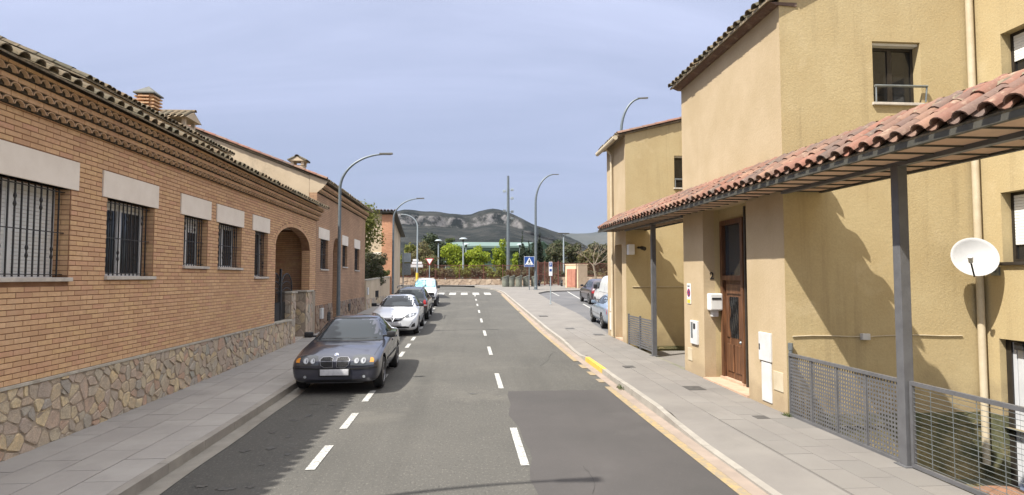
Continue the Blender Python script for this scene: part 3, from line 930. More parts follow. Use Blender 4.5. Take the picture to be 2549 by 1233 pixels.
mb = MB(); mb.box((-5.65, 18.68, .3), (-5.59, 18.76, 2.56)); mb.build('gate_post', M_iron, gt)
mb = MB(); mb.box((-5.62, 19.95, .3), (-5.59, 20.0, 1.75)); mb.build('gate_post', M_iron, gt)

# ---- cornice: three courses of half-round tiles, each under a brick course, then the eave
def tile_mesh(name, L, w0, w1, t=.014, seg=6, m=None, flip=False):
    """half round tile along +x, mouth (wider end) at x=0; hump up unless flip"""
    b = MB(); v = []
    for (x, w) in ((0, w0), (L, w1)):
        for rr in (w/2, w/2-t):
            for k in range(seg+1):
                a = math.pi*k/seg
                v.append((x, rr*math.cos(a), rr*math.sin(a)*(.80)*(-1 if flip else 1)))
    n = seg+1; f = []
    for k in range(seg):
        f.append((k, k+1, 2*n+k+1, 2*n+k)); f.append((n+k, 3*n+k, 3*n+k+1, n+k+1))
        f.append((k, n+k, n+k+1, k+1)); f.append((2*n+k, 2*n+k+1, 3*n+k+1, 3*n+k))
    f += [(0, 2*n, 3*n, n), (seg, n+seg, 3*n+seg, 2*n+seg)]
    if flip: f = [tuple(reversed(q)) for q in f]
    b.add(v, f)
    me = b.mesh(name, m)
    me.polygons.foreach_set('use_smooth', [True]*len(me.polygons)); me.set_sharp_from_angle(angle=R(50))
    return me
M_infill = mat('cavity_shade_infill', lin((74,64,50)), lin((58,52,42)), scale=20, rough=1)  # dark colour paints shade into the hollows of the cornice tiles
cmesh = tile_mesh('cornice_tile', .26, .178, .165, .015, 6, M_corn)
ROT180 = Matrix.Rotation(math.pi, 4, 'Z')
def cornice(root, X, y0, y1, rows, pitch, cm, name='cornice_tile'):
    """rows: (projection, z of the tile base, z of the top of the brick course over it)"""
    n = int(round((y1-y0)/pitch)); 
    for (pj, zb, zt) in rows:
        for k in range(n):
            y = y0+(k+.5)*(y1-y0)/n
            link(name, cm, root, Matrix.Translation((X+pj+rng.uniform(-.004, .004), y, zb)) @ ROT180)
        mb = MB(); mb.box((X-.25, y0, zb+.070), (X+pj-.022, y1, zb+.079)); mb.build('cornice_mortar', M_mossjoint, root)
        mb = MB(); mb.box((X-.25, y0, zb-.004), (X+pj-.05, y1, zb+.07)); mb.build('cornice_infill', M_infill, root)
        b = MB(); y = y0
        while y < y1:
            b.box((X-.2, y, zb+.080), (X+pj-.006, min(y+BL-.008, y1), zt-.006)); y += BL
        o = b.build('cornice_brick_course', M_brick_i, root); o['kind'] = 'stuff'
CY0 = YE - .186*98
cornice(h1, LX, CY0, YE, [(.10, 4.375, 4.525), (.18, 4.53, 4.675), (.26, 4.68, 4.805)], .186, cmesh)
emesh = tile_mesh('eave_tile', .46, .185, .150, .016, 6, M_oldtile)
def roof_rows(root, X, Z, y0, y1, slope, run, pitch, em, overhang=.0, rows_m=None, name='eave_tile', first=True):
    """a row of cover tiles at the eave as objects, the rest of the pitch as joined tile rows"""
    n = int(round((y1-y0)/pitch)); a = math.atan(slope)
    base = Matrix.Translation((X, 0, Z)) @ ROT180 @ Matrix.Rotation(-a, 4, 'Y')
    for k in range(n):
        y = y0+(k+.5)*(y1-y0)/n
        link(name, em, root, Matrix.Translation((X+rng.uniform(-.02, .02), y, Z+rng.uniform(-.006, .006))) @ ROT180 @ Matrix.Rotation(-a, 4, 'Y') @ Matrix.Rotation(rng.uniform(-.03, .03), 4, 'Z'))
    b = MB(); steps = int(run/math.cos(a)/.36)
    for k in range(n):
        y = y0+(k+.5)*(y1-y0)/n
        for s in range(1, steps):
            d = s*.36
            M = Matrix.Translation((X-d*math.cos(a)+rng.uniform(-.01, .01), y, Z+d*math.sin(a)+.012)) @ ROT180 @ Matrix.Rotation(-a, 4, 'Y')
            v = []
            for (x, w) in ((0, .185), (.42, .15)):
                for q in range(4):
                    an = math.pi*q/3; v.append(M @ Vector((x, w/2*math.cos(an), w/2*math.sin(an)*.8)))
            b.add(v, [(0,1,5,4),(1,2,6,5),(2,3,7,6)])
    if b.v:
        o = b.build('roof_tile_rows', rows_m or M_oldtile_i, root); o['kind'] = 'stuff'
    mb = MB()
    mb.prism([(X-.03, y0, Z-.005), (X-.03-run, y0, Z-.005+slope*run), (X-.03-run, y0, Z-.06+slope*run), (X-.03, y0, Z-.03)], (0, y1-y0, 0))
    mb.build('roof_deck', M_mossjoint, root)
roof_rows(h1, LX+.40, 4.825, CY0, YE+.28, .43, 6.6, .245, emesh)
mb = MB(); mb.box((-12, YS, .1), (-11.8, YE-.02, 7.3)); mb.box((-12, YS, .1), (LX-.3, YS+.2, 4.5)); mb.build('rear_wall', M_tan, h1)
# raised part of the roof with its own eave
roof_rows(h1, -7.45, 6.24, 12.2, 19.8, .43, 2.6, .2, emesh, name='upper_eave_tile')
mb = MB(); mb.box((-10, 12.25, 5.5), (-7.55, 19.75, 6.22)); mb.build('upper_wall', M_tan, h1)

M_chcap = mat('grey_cement_cap', lin((112,112,108)), lin((92,92,88)), scale=6, rough=.95)
def lattice_chimney(x, y, z0, s=.19):
    t = thing('brick_chimney', 'square brick chimney with open slatted crown and grey pyramid cap', 'chimney', (x, y, z0))
    b = MB(); k = 0; z = z0
    while z < z0+.95:
        off = .12 if k % 2 else 0
        for side in range(4):
            M = Matrix.Translation((x, y, 0)) @ Matrix.Rotation(side*math.pi/2, 4, 'Z')
            u = -s-off
            while u < s:
                b.box((max(u, -s)+.003, -s-.004, z), (min(u+.24, s)-.003, -s+.1, z+.058), M); u += .25
        z += .068; k += 1
    o = b.build('brick_courses', M_brick_i, t); o['kind'] = 'stuff'
    mb = MB(); mb.box((x-s+.01, y-s+.01, z0-.4), (x+s-.01, y+s-.01, z0+.93)); mb.build('shaft', M_mortar, t)
    zz = z0+.99
    for k in range(4):
        for sx in (-1, 1):
            mb = MB(); mb.box((x+sx*s-.05, y-s-.02, zz), (x+sx*s+.05, y+s+.02, zz+.035)); mb.build('slat', M_brick, t)
            mb = MB(); mb.box((x-s+.06, y+sx*s-.05, zz+.001), (x+s-.06, y+sx*s+.05, zz+.034)); mb.build('slat', M_brick, t)
        zz += .085
    for sx in (-1, 1):
        for sy in (-1, 1):
            mb = MB(); mb.box((x+sx*(s-.06)-.04, y+sy*(s-.06)-.04, z0+.9), (x+sx*(s-.06)+.04, y+sy*(s-.06)+.04, zz)); mb.build('corner_post', M_brick, t)
    b = MB(); q = s+.06
    b.add([(x-q, y-q, zz), (x+q, y-q, zz), (x+q, y+q, zz), (x-q, y+q, zz), (x-q, y-q, zz+.03), (x+q, y-q, zz+.03), (x+q, y+q, zz+.03), (x-q, y+q, zz+.03), (x, y, zz+.24)],
          [(3,2,1,0),(0,1,5,4),(1,2,6,5),(2,3,7,6),(3,0,4,7),(4,5,8),(5,6,8),(6,7,8),(7,4,8)])
    b.build('cap', M_chcap, t)
lattice_chimney(-8.0, 15.55, 5.55)
def gable_chimney(name, label, x, y, z0, w, h, rz=0.0):
    t = thing(name, label, 'chimney', (x, y, z0), rz)
    M = Matrix.Translation((x, y, z0)) @ Matrix.Rotation(rz, 4, 'Z')
    mb = MB(); mb.box((-w*.38, -w*.38, -.6), (w*.38, w*.38, h*.55), M); mb.build('shaft', M_tan, t)
    for sx in (-1, 1):
        for sy in (-1, 1):
            mb = MB(); mb.box((sx*w*.33-.05, sy*w*.33-.05, h*.55), (sx*w*.33+.05, sy*w*.33+.05, h*.75), M); mb.build('vent_pillar', M_tan, t)
    tm = tile_mesh('cap_tile', w*.62, .17, .14, .014, 5, M_oldtile)
    a = R(28)
    mb = MB(); mb.prism([(-w*.55, -w*.5, h*.75), (w*.55, -w*.5, h*.75), (0, -w*.5, h*.75+w*.29)], (0, w, 0), M); mb.build('cap', M_tan, t)
    for sx in (-1, 1):
        for k in range(5):
            yy = -w*.5+w*(k+.5)/5
            MM = M @ Matrix.Translation((sx*w*.60, yy, h*.75+.0)) @ (ROT180 if sx > 0 else Matrix.Identity(4)) @ Matrix.Rotation(-a, 4, 'Y')
            link('cap_tile', tm, t, MM)
    rm = tile_mesh('ridge_tile', w*1.1, .17, .15, .014, 5, M_oldtile)
    link('ridge_tile', rm, t, M @ Matrix.Translation((0, -w*.55, h*.75+w*.30)) @ Matrix.Rotation(math.pi/2, 4, 'Z'))
gable_chimney('tiled_chimney', 'plastered chimney under a small tiled gable beside the brick chimney', -9.1, 19.5, 6.55, .95, .95, R(90))
# ================================================================== second brick house, garden, third house (left, far)
def brick_tex(name, c1, c2, cm, w=.275, h=.07, joint=.008):
    m, nt, b = new_mat(name); N, L = nt.nodes, nt.links
    geo = N.new('ShaderNodeNewGeometry'); sp = N.new('ShaderNodeSeparateXYZ'); L.new(geo.outputs['Position'], sp.inputs[0])
    ad = N.new('ShaderNodeMath'); ad.operation = 'ADD'; L.new(sp.outputs['X'], ad.inputs[0]); L.new(sp.outputs['Y'], ad.inputs[1])
    cb = N.new('ShaderNodeCombineXYZ'); L.new(ad.outputs[0], cb.inputs[0]); L.new(sp.outputs['Z'], cb.inputs[1])
    bt = N.new('ShaderNodeTexBrick'); L.new(cb.outputs[0], bt.inputs['Vector'])
    bt.inputs['Scale'].default_value = 1.0; bt.inputs['Brick Width'].default_value = w; bt.inputs['Row Height'].default_value = h
    bt.inputs['Mortar Size'].default_value = joint; bt.inputs['Color1'].default_value = c4(c1); bt.inputs['Color2'].default_value = c4(c2); bt.inputs['Mortar'].default_value = c4(cm)
    nz = N.new('ShaderNodeTexNoise'); nz.inputs['Scale'].default_value = .8; nz.inputs['Detail'].default_value = 7; L.new(geo.outputs['Position'], nz.inputs['Vector'])
    mr = N.new('ShaderNodeMapRange'); mr.inputs[1].default_value = .3; mr.inputs[2].default_value = .7; mr.inputs[3].default_value = .82; mr.inputs[4].default_value = 1.12
    L.new(nz.outputs['Fac'], mr.inputs[0])
    mx = N.new('ShaderNodeMixRGB'); mx.blend_type = 'MULTIPLY'; mx.inputs[0].default_value = 1; L.new(bt.outputs['Color'], mx.inputs[1]); L.new(mr.outputs[0], mx.inputs[2])
    L.new(mx.outputs[0], b.inputs['Base Color']); b.inputs['Roughness'].default_value = .9
    bp = N.new('ShaderNodeBump'); bp.inputs['Strength'].default_value = .5; bp.inputs['Distance'].default_value = .008; bp.invert = True
    L.new(bt.outputs['Fac'], bp.inputs['Height']); L.new(bp.outputs[0], b.inputs['Normal'])
    return m
M_brickfar = brick_tex('brown_brick_far', lin((184,148,116)), lin((172,136,106)), lin((140,110,86)))
M_brickpier = brick_tex('orange_brick_far', lin((200,146,112)), lin((184,128,96)), lin((160,130,106)))
Y2, E2 = 22.37, 33.0
h2 = thing('brick_house', 'taller brown brick house with plaster gable beyond the low brick house', 'house', (LX, 27, g(27)+SW))
W2 = [(23.02, 24.27, 2.62, 3.76, 22.67, 24.42, 4.18), (27.05, 28.12, 2.78, 3.74, 26.90, 28.25, 4.18), (29.98, 31.25, 2.66, 3.74, 29.80, 31.40, 4.19)]
A2C, A2R, A2S, A2I = 25.85, .68, 3.35, .62
mb = MB()
hl = [(a, b, c, d) for (a, b, c, d, _, _, _) in W2] + [(A2C-A2R, A2C+A2R, 0, A2S)]
for (a, b, c, d) in wall_rects(Y2, E2, .1, A2S, hl): mb.box((LX-.28, a, c), (LX-.002, b, d))
for (a, b, c, d) in wall_rects(Y2, A2C-A2R, A2S, 5.42, hl): mb.box((LX-.28, a, c), (LX-.002, b, d))
for (a, b, c, d) in wall_rects(A2C+A2R, E2, A2S, 5.42, hl): mb.box((LX-.28, a, c), (LX-.002, b, d))
for i in range(14):
    ya, yb = A2C-A2R+2*A2R*i/14, A2C-A2R+2*A2R*(i+1)/14
    f2 = lambda y: A2S+A2I*math.sqrt(max(0, 1-((y-A2C)/A2R)**2))
    mb.prism([(LX-.002, ya, f2(ya)), (LX-.002, yb, f2(yb)), (LX-.002, yb, 5.42), (LX-.002, ya, 5.42)], (-.278, 0, 0))
mb.build('wall', M_brickfar, h2)
mb = MB(); mb.box((-7.2, 24.9, .2), (-7.1, 26.8, 4.2)); mb.box((-7.1, 26.7, .2), (-5.75, 26.85, 4.2)); mb.box((-7.1, 24.85, .2), (-5.75, 25.0, 4.2)); mb.build('entrance_wall', M_brickfar, h2)
mb = MB(); mb.box((-7.1, 25.0, .2), (-5.5, 26.7, .42)); mb.box((-7.1, 25.0, 4.05), (-5.75, 26.7, 4.2)); mb.build('entrance_floor', M_sill, h2)
mb = MB(); mb.bevbox((-7.09, 25.4, .42), (-7.03, 26.3, 2.6), .01); mb.build('front_door', M_wood, h2)
for i, (a, b, c, d, la, lb, lz) in enumerate(W2):
    lintel(h2, la, lb, d, lz, LX)
    bars_window(h2, LX, a, b, c, d, shutter=(.0, .3, .1)[i], frames=(2, 1, 2)[i])
M_stoned = mat('dark_field_stone', ST[0], rnd='island', ramp=[lin(c) for c in ((148,124,106),(162,138,116),(132,114,102),(172,150,126),(140,130,118))], c2=lin((124,106,92)), scale=8, rough=.95, bump=.5, bscale=30)
sj = MB()
for (a, b) in ((Y2+.02, A2C-A2R), (A2C+A2R, E2)):
    stone_wall(h2, LX+.014, a, b, lambda y: g(y)+SW-.05, 1.27, .26, .26, int(a*7), joined=sj)
o = sj.build('base_stones', M_stoned, h2); o['kind'] = 'stuff'
mb = MB(); mb.box((LX-.1, Y2+.01, .1), (LX+.006, A2C-A2R, 1.27)); mb.box((LX-.1, A2C+A2R, .1), (LX+.006, E2, 1.27)); mb.build('base_mortar', M_mortar, h2)
for (y, z) in ((24.4, .75), (28.6, .9)):
    mb = MB(); mb.box((LX, y-.22, z-.16), (LX+.05, y+.22, z+.18)); mb.build('vent_grate', M_iron, h2)
    for q in range(4):
        mb = MB(); mb.box((LX+.05, y-.2, z-.13+.08*q), (LX+.062, y+.2, z-.10+.08*q)); mb.build('grate_slat', M_iron, h2)
cm2 = tile_mesh('cornice_tile', .2, .168, .160, .016, 5, M_corn)
cornice(h2, LX, Y2+.02, E2, [(.10, 5.44, 5.60), (.20, 5.61, 5.80)], .23, cm2)
roof_rows(h2, LX+.40, 5.86, Y2, E2+.25, .38, 6.0, .245, emesh, rows_m=M_oldtile_i)
# plaster gable facing the camera, with verge tiles
mb = MB()
mb.prism([(LX-.29, Y2+.002, .1), (LX-.29, Y2+.002, 6.05), (-11.07, Y2+.002, 8.06), (-16.5, Y2+.002, 6.1), (-16.5, Y2+.002, .1)], (0, .25, 0)); mb.build('gable_wall', M_tan, h2)
mb = MB(); mb.prism([(LX+.0, Y2, 5.42), (LX+.22, Y2, 5.62), (LX+.38, Y2, 5.83), (LX-.28, Y2, 5.83+.38*.66), (LX-.28, Y2, 5.42)], (0, .02, 0)); mb.build('gable_return', M_tan, h2)
mb = MB(); mb.box((-16.5, E2-.2, .1), (LX-.29, E2, 5.7)); mb.box((-16.5, Y2+.3, .1), (-16.3, E2-.2, 6)); mb.build('rear_wall', M_tan, h2)
mb = MB(); mb.prism([(-11.4, Y2, 7.95), (-17, Y2, 5.85), (-17, Y2, 5.80), (-11.4, Y2, 7.86)], (0, E2-Y2+.2, 0)); mb.build('rear_roof', M_tile_i, h2)
vm = tile_mesh('verge_tile', .46, .20, .17, .016, 5, M_tile)
a2 = math.atan(.38)
for k in range(14):
    d = .43*k
    link('verge_tile', vm, h2, Matrix.Translation((LX+.36-d*math.cos(a2), Y2-.02, 5.87+d*math.sin(a2)+.045)) @ ROT180 @ Matrix.Rotation(-a2, 4, 'Y'))
gable_chimney('tiled_chimney', 'small plastered chimney with tiled cap at the edge of the plaster gable', -6.25, 22.75, 6.05, .55, .75)
# junction box on the stone base
mb = MB(); mb.bevbox((LX+.03, 22.9, .75), (LX+.12, 23.2, 1.15), .012)
tag(mb.build('meter_box', M_white), 'small white meter box on the dark stone base behind the parked sedan', 'meter box')

# ---- garden wall
gw = thing('garden_wall', 'beige rendered garden wall with a low stone foot between two brick houses', 'garden wall', (-5.4, 38, g(38)+SW))
mb = MB()
mb.prism([(-5.4, 33.02, .3), (-5.4, 43.25, .6), (-5.4, 43.25, 2.34), (-5.4, 33.02, 2.12)], (-.2, 0, 0)); mb.build('wall', M_tan, gw)
mb = MB(); mb.prism([(-5.36, 33.02, 2.12), (-5.36, 43.25, 2.34), (-5.36, 43.25, 2.40), (-5.36, 33.02, 2.18)], (-.28, 0, 0)); mb.build('coping', M_capstone, gw)
sj = MB(); stone_wall(gw, -5.395, 33.05, 43.2, lambda y: .55, 1.12, .3, .26, 44, joined=sj)
o = sj.build('foot_stones', M_stone_i, gw); o['kind'] = 'stuff'
mb = MB(); mb.box((-5.45, 36.4, .95), (-5.385, 37.6, 1.5)); mb.build('cellar_opening', M_roomdark, gw)
for k in range(6):
    mb = MB(); mb.box((-5.385, 36.5+.2*k, .95), (-5.37, 36.53+.2*k, 1.5)); mb.build('opening_bar', M_iron, gw)
mb = MB(); mb.bevbox((-5.395, 33.3, 1.35), (-5.33, 33.6, 1.75), .01)
tag(mb.build('letter_box', M_white), 'white letter box at the near end of the beige garden wall', 'letter box')
mb = MB(); mb.box((-12, 33.3, .3), (-5.6, 43.2, 2.0)); struct('garden_terrace', mb, M_earth)

# ---- third house
h3 = thing('corner_house', 'grey plastered house with orange brick corner pier and sloping tiled roof at the bend', 'house', (-6, 45, g(45)))
mb = MB(); mb.box((-12, 43.3, .4), (-6.0, 43.5, 6.85)); mb.prism([(-5.32, 43.5, .4), (-5.32, 49.0, .6), (-5.32, 49.0, 5.72), (-5.32, 43.5, 6.85)], (-.2, 0, 0)); mb.box((-12, 48.8, .4), (-5.53, 49, 5.7)); mb.build('wall', M_tan, h3)
mb = MB(); mb.box((-6.0, 43.22, .4), (-5.28, 43.62, 6.8)); mb.build('corner_pier', M_brickpier, h3)
mb = MB(); mb.box((-8.2, 43.24, 3.9), (-6.0, 43.3, 4.1)); mb.build('balcony_ledge', M_lintel, h3)
mb = MB(); mb.prism([(-4.95, 43.0, 6.92), (-4.95, 49.4, 5.58), (-4.95, 49.4, 5.70), (-4.95, 43.0, 7.04)], (-7, 0, 0)); mb.build('roof_deck', M_darksteel, h3)
tmk = tile_mesh('eave_tile', .5, .21, .18, .018, 5, M_tile)
for k in range(22):
    link('eave_tile', tmk, h3, Matrix.Translation((-5.05-.24*k, 42.9, 7.06)) @ Matrix.Rotation(math.pi/2, 4, 'Z') @ Matrix.Rotation(R(11.8), 4, 'Y'))
b = MB()
for k in range(29):
    for s in range(1, 17):
        M = Matrix.Translation((-5.05-.24*k, 42.9+.38*s, 7.065-.079*s)) @ Matrix.Rotation(math.pi/2, 4, 'Z') @ Matrix.Rotation(R(11.8), 4, 'Y')
        v = [M @ Vector((x, w/2*math.cos(math.pi*q/3), w/2*math.sin(math.pi*q/3)*.8)) for (x, w) in ((0, .2), (.45, .18)) for q in range(4)]
        b.add(v, [(0,1,5,4),(1,2,6,5),(2,3,7,6)])
o = b.build('roof_tile_rows', M_tile_i, h3); o['kind'] = 'stuff'
# ================================================================== ochre terraced houses with canopy (right)
RX = 5.10
YB0, YB1 = -.95, .12
def rects_x(x0, x1, z0, z1, holes): return wall_rects(x0, x1, z0, z1, holes)
def wall_y(mb, Y, x0, x1, z0, z1, holes, t=.25):      # wall facing the camera (-Y)
    for (a, b, c, d) in wall_rects(x0, x1, z0, z1, holes): mb.box((a, Y, c), (b, Y+t, d))
def wall_x(mb, X, y0, y1, z0, z1, holes, t=.25):      # wall facing the street (-X)
    for (a, b, c, d) in wall_rects(y0, y1, z0, z1, holes): mb.box((X, a, c), (X+t, b, d))

def pane_window_y(root, Y, x0, x1, z0, z1):
    """two-leaf dark window deep in a wall facing the camera, with a rail"""
    w = thing_part2('window', root, ((x0+x1)/2, Y, z0))
    d = Y+.17; t = .045
    mb = MB()
    for a, b, c, e in ((x0, x1, z0, z0+t), (x0, x1, z1-t-.05, z1), (x0, x0+t, z0+t, z1-t-.05), (x1-t, x1, z0+t, z1-t-.05), ((x0+x1)/2-.04, (x0+x1)/2+.04, z0+t, z1-t-.05)):
        mb.box((a, d, c), (b, d+.05, e))
    mb.build('frame', M_frame, w)
    for a, b in ((x0+t, (x0+x1)/2-.04), ((x0+x1)/2+.04, x1-t)):
        mb = MB(); mb.box((a, d+.02, z0+t), (b, d+.03, z1-t-.05)); mb.build('pane', M_glass2, w)
    mb = MB(); mb.box((x0, Y+.06, z1-.045), (x1, Y+.17, z1-.003)); mb.build('shutter_box', M_shut, w)
    mb = MB(); mb.bevbox((x0-.03, Y-.05, z0-.045), (x1+.03, Y+.17, z0), .006); mb.build('sill', M_sill, w)
    mb = MB(); mb.tube([(x0, Y-.04, z0+.27), (x1+.06, Y-.06, z0+.27)], .022, 8); mb.tube([(x1+.05, Y-.06, z0+.27), (x1+.03, Y-.05, z0+.01)], .014, 6); mb.tube([(x0+.02, Y-.04, z0+.27), (x0+.02, Y-.04, z0+.0)], .014, 6); mb.build('rail', M_galv, w)
def thing_part2(name, root, loc):
    o = bpy.data.objects.new(name, None); COL.objects.link(o); o.parent = root; o.empty_display_size = .1
    o.matrix_basis = basis(root).inverted() @ Matrix.Translation(loc)
    return o
M_frame = mat('dark_bronze_frame', lin((52,46,40)), lin((40,36,32)), scale=8, rough=.4)
def shutter_window_x(root, X, y0, y1, z0, z1, low):
    """window in a wall facing the street, roller shutter lowered to the fraction low"""
    w = thing_part2('window', root, (X, (y0+y1)/2, z0))
    d = X+.17; t = .05; mb = MB()
    for a, b, c, e in ((y0, y1, z0, z0+t), (y0, y1, z1-t, z1), (y0, y0+t, z0+t, z1-t), (y1-t, y1, z0+t, z1-t)):
        mb.box((d, a, c), (d+.05, b, e))
    mb.build('frame', M_frame, w)
    mb = MB(); mb.box((d+.03, y0+t, z0+t), (d+.04, y1-t, z1-t)); mb.build('pane', M_glass2, w)
    z = z1-t; zb = z1-t-(z1-z0-2*t)*low
    while z > zb+.02:
        mb = MB(); mb.bevbox((d+.004, y0+t, z-.043), (d+.022, y1-t, z), .005); mb.build('shutter_slat', M_shut, w); z -= .046
    mb = MB(); mb.bevbox((X-.05, y0-.04, z0-.05), (X+.17, y1+.04, z0), .006); mb.build('sill', M_frame, w)

def eave_right(root, X, Z, y0, y1, slope, run, pitch, em, name='eave_tile', m=None):
    n = int(round((y1-y0)/pitch)); a = math.atan(slope)
    for k in range(n):
        y = y0+(k+.5)*(y1-y0)/n
        link(name, em, root, Matrix.Translation((X+rng.uniform(-.02, .02), y, Z+rng.uniform(-.005, .005))) @ Matrix.Rotation(-a, 4, 'Y') @ Matrix.Rotation(rng.uniform(-.03, .03), 4, 'Z'))
    b = MB(); steps = int(run/math.cos(a)/.36)
    for k in range(n):
        y = y0+(k+.5)*(y1-y0)/n
        for s in range(1, steps):
            d = s*.36
            M = Matrix.Translation((X+d*math.cos(a)+rng.uniform(-.01, .01), y, Z+d*math.sin(a)+.012)) @ Matrix.Rotation(-a, 4, 'Y')
            v = [M @ Vector((x, w/2*math.cos(math.pi*q/3), w/2*math.sin(math.pi*q/3)*.8)) for (x, w) in ((0, .185), (.42, .15)) for q in range(4)]
            b.add(v, [(0,1,5,4),(1,2,6,5),(2,3,7,6)])
    o = b.build('roof_tile_rows', m or M_tile_i, root); o['kind'] = 'stuff'
    mb = MB()
    mb.prism([(X+.04, y0, Z-.004), (X+.04+run, y0, Z-.004+slope*run), (X+.04+run, y0, Z-.07+slope*run), (X+.04, y0, Z-.05)], (0, y1-y0, 0))
    mb.build('roof_deck', M_mossjoint, root)

# ---- house A: front block and the part set back beside it
YA0, YA1 = 9.25, 13.72
XC = 8.45
ha = thing('terraced_house', 'tall ochre rendered house with wooden front door and satellite dish at right', 'house', (RX, 11.5, SW))
ZE = 6.86
mb = MB()       # street face with the door recess
wall_x(mb, RX, YA0, YA1, .05, ZE, [(10.55, 12.55, 0, 3.75)])
mb.build('street_wall', M_plaster_s, ha)
mb = MB()
mb.box((RX+.37, 10.55, .05), (RX+.5, 11.42, 3.9)); mb.box((RX+.37, 12.46, .05), (RX+.5, 12.55, 3.9)); mb.box((RX+.37, 11.42, 3.5), (RX+.5, 12.46, 3.9))
mb.box((RX+.25, 12.55, .05), (RX+.5, 12.75, 3.9)); mb.box((RX+.25, 10.35, .05), (RX+.5, 10.55, 3.9)); mb.box((RX+.02, 10.35, 3.752), (RX+.5, 12.75, 3.9))
mb.build('recess_wall', M_plaster, ha)
mb = MB()
wall_y(mb, YA0-.002, RX+.25, XC, YB1+.0, ZE+.0, [(6.69, 7.53, 5.18, 6.21)])
mb.box((RX+.001, YA0-.002, YB1), (RX+.2501, YA0+.12, ZE))
mb.prism([(RX, YA0-.002, ZE), (XC+.25, YA0-.002, ZE), (XC+.25, YA0-.002, ZE+.43*3.6)], (0, .25, 0))
mb.build('side_wall', M_plaster, ha)
mb = MB(); mb.box((RX-.0, YA0+.0, YB0-.1), (XC, YA0+.25, YB1)); mb.build('basement_wall', M_plaster_m, ha)
mb = MB(); wall_x(mb, XC, .5, YA0, YB1, 7.6, [(7.35, 8.71, 5.30, 6.16), (7.35, 8.82, 2.54, 3.64), (6.3, 8.95, -2, 1.33)])
mb.build('set_back_wall', M_plaster, ha)
mb = MB(); wall_x(mb, XC, .5, YA0, YB0-.1, YB1, [(6.3, 8.95, -2, 1.33)]); mb.build('set_back_basement', M_plaster_m, ha)
mb = MB(); mb.box((RX+.252, YA1-.25, .05), (XC, YA1-.003, ZE-.02)); mb.build('far_wall', M_plaster, ha)
for (a, b, c, d, lw) in ((7.35, 8.71, 5.30, 6.16, .55), (7.35, 8.82, 2.54, 3.64, .80)):
    shutter_window_x(ha, XC, a, b, c, d, lw)
pane_window_y(ha, YA0, 6.69, 7.53, 5.18, 6.21)
eave_right(ha, 4.83, ZE-.02, YA0-.05, YA1+.12, .43, 4.6, .235, emesh)
mb = MB(); mb.prism([(4.93, YA0-.02, ZE-.055), (RX+.3, YA0-.02, ZE-.055), (RX+.3, YA0-.02, ZE-.12), (5.04, YA0-.02, ZE-.10)], (0, YA1-YA0+.1, 0)); mb.build('eave_soffit', M_tile_i, ha)
mb = MB(); mb.prism([(XC-.25, .5, 7.55), (XC+4.0, .5, 9.2), (XC+4, .5, 9.1), (XC-.25, .5, 7.46)], (0, YA0-.5, 0)); mb.build('set_back_roof', M_tile_i, ha)
vv = tile_mesh('verge_tile', .46, .20, .17, .016, 5, M_oldtile)
for k in range(9):
    d = .43*k; a = math.atan(.43)
    link('verge_tile', vv, ha, Matrix.Translation((4.86+d*math.cos(a), YA0-.03, ZE+.02+d*math.sin(a))) @ Matrix.Rotation(-a, 4, 'Y'))
# garage door of vertical ribs, below street level
gd = thing_part2('garage_door', ha, (XC, 7.6, YB0))
for k in range(22):
    y = 6.34+.117*k
    mb = MB(); mb.bevbox((XC+.14, y, YB0), (XC+.165, y+.105, 1.29), .008); mb.build('rib', M_gar, gd)
mb = MB(); mb.box((XC+.165, 6.3, YB0), (XC+.18, 8.95, 1.33)); mb.build('door_leaf', M_gar, gd)
mb = MB(); mb.box((XC+.11, 8.86, YB0), (XC+.17, 8.95, 1.33)); mb.box((XC+.11, 6.3, 1.29), (XC+.17, 8.86, 1.33)); mb.build('door_frame', M_frame, gd)
mb = MB(); mb.bevbox((XC+.05, 8.6, 1.18), (XC+.14, 8.75, 1.29), .01); mb.build('lamp', M_black, gd)
# front door
dr = thing_part2('front_door', ha, (RX+.4, 11.95, .22))
mb = MB()
for (a, b, c, d) in ((11.42, 11.52, .22, 3.5), (12.36, 12.46, .22, 3.5), (11.52, 12.36, 3.40, 3.5), (11.52, 12.36, 2.24, 2.34)): mb.box((RX+.33, a, c), (RX+.44, b, d))
mb.build('frame', M_wood, dr)
mb = MB(); mb.box((RX+.40, 11.52, .22), (RX+.44, 12.36, 2.24)); mb.build('leaf', M_wood, dr)
for (a, b, c, d) in ((11.60, 11.90, .36, .92), (11.98, 12.28, .36, .92), (11.60, 12.28, 1.96, 2.16), (11.58, 11.72, 1.06, 1.90), (12.16, 12.30, 1.06, 1.90)):
    mb = MB(); mb.bevbox((RX+.375, a, c), (RX+.402, b, d), .012); mb.build('raised_panel', M_wood, dr)
mb = MB(); mb.box((RX+.394, 11.76, 1.06), (RX+.402, 12.12, 1.90)); mb.build('pane', M_glass2, dr)
for k in range(5):
    y = 11.78+.08*k
    mb = MB(); mb.tube([(RX+.385, y+.03*math.sin(q*1.1+k), 1.06+.084*q) for q in range(11)], .010, 5); mb.build('grille_bar', M_iron, dr)
mb = MB(); mb.box((RX+.41, 11.52, 2.34), (RX+.42, 12.36, 3.40)); mb.build('transom_pane', M_glass, dr)
mb = MB(); mb.lathe([(.005, 0), (.03, .01), (.035, .03), (.02, .05), (.004, .055)], 10, Matrix.Translation((RX+.37, 11.58, 1.0)) @ Matrix.Rotation(-math.pi/2, 4, 'Y')); mb.build('knob', M_galv, dr)
M_sillpink = mat('terracotta_step', lin((186,158,136)), lin((172,144,122)), scale=5, rough=.8)
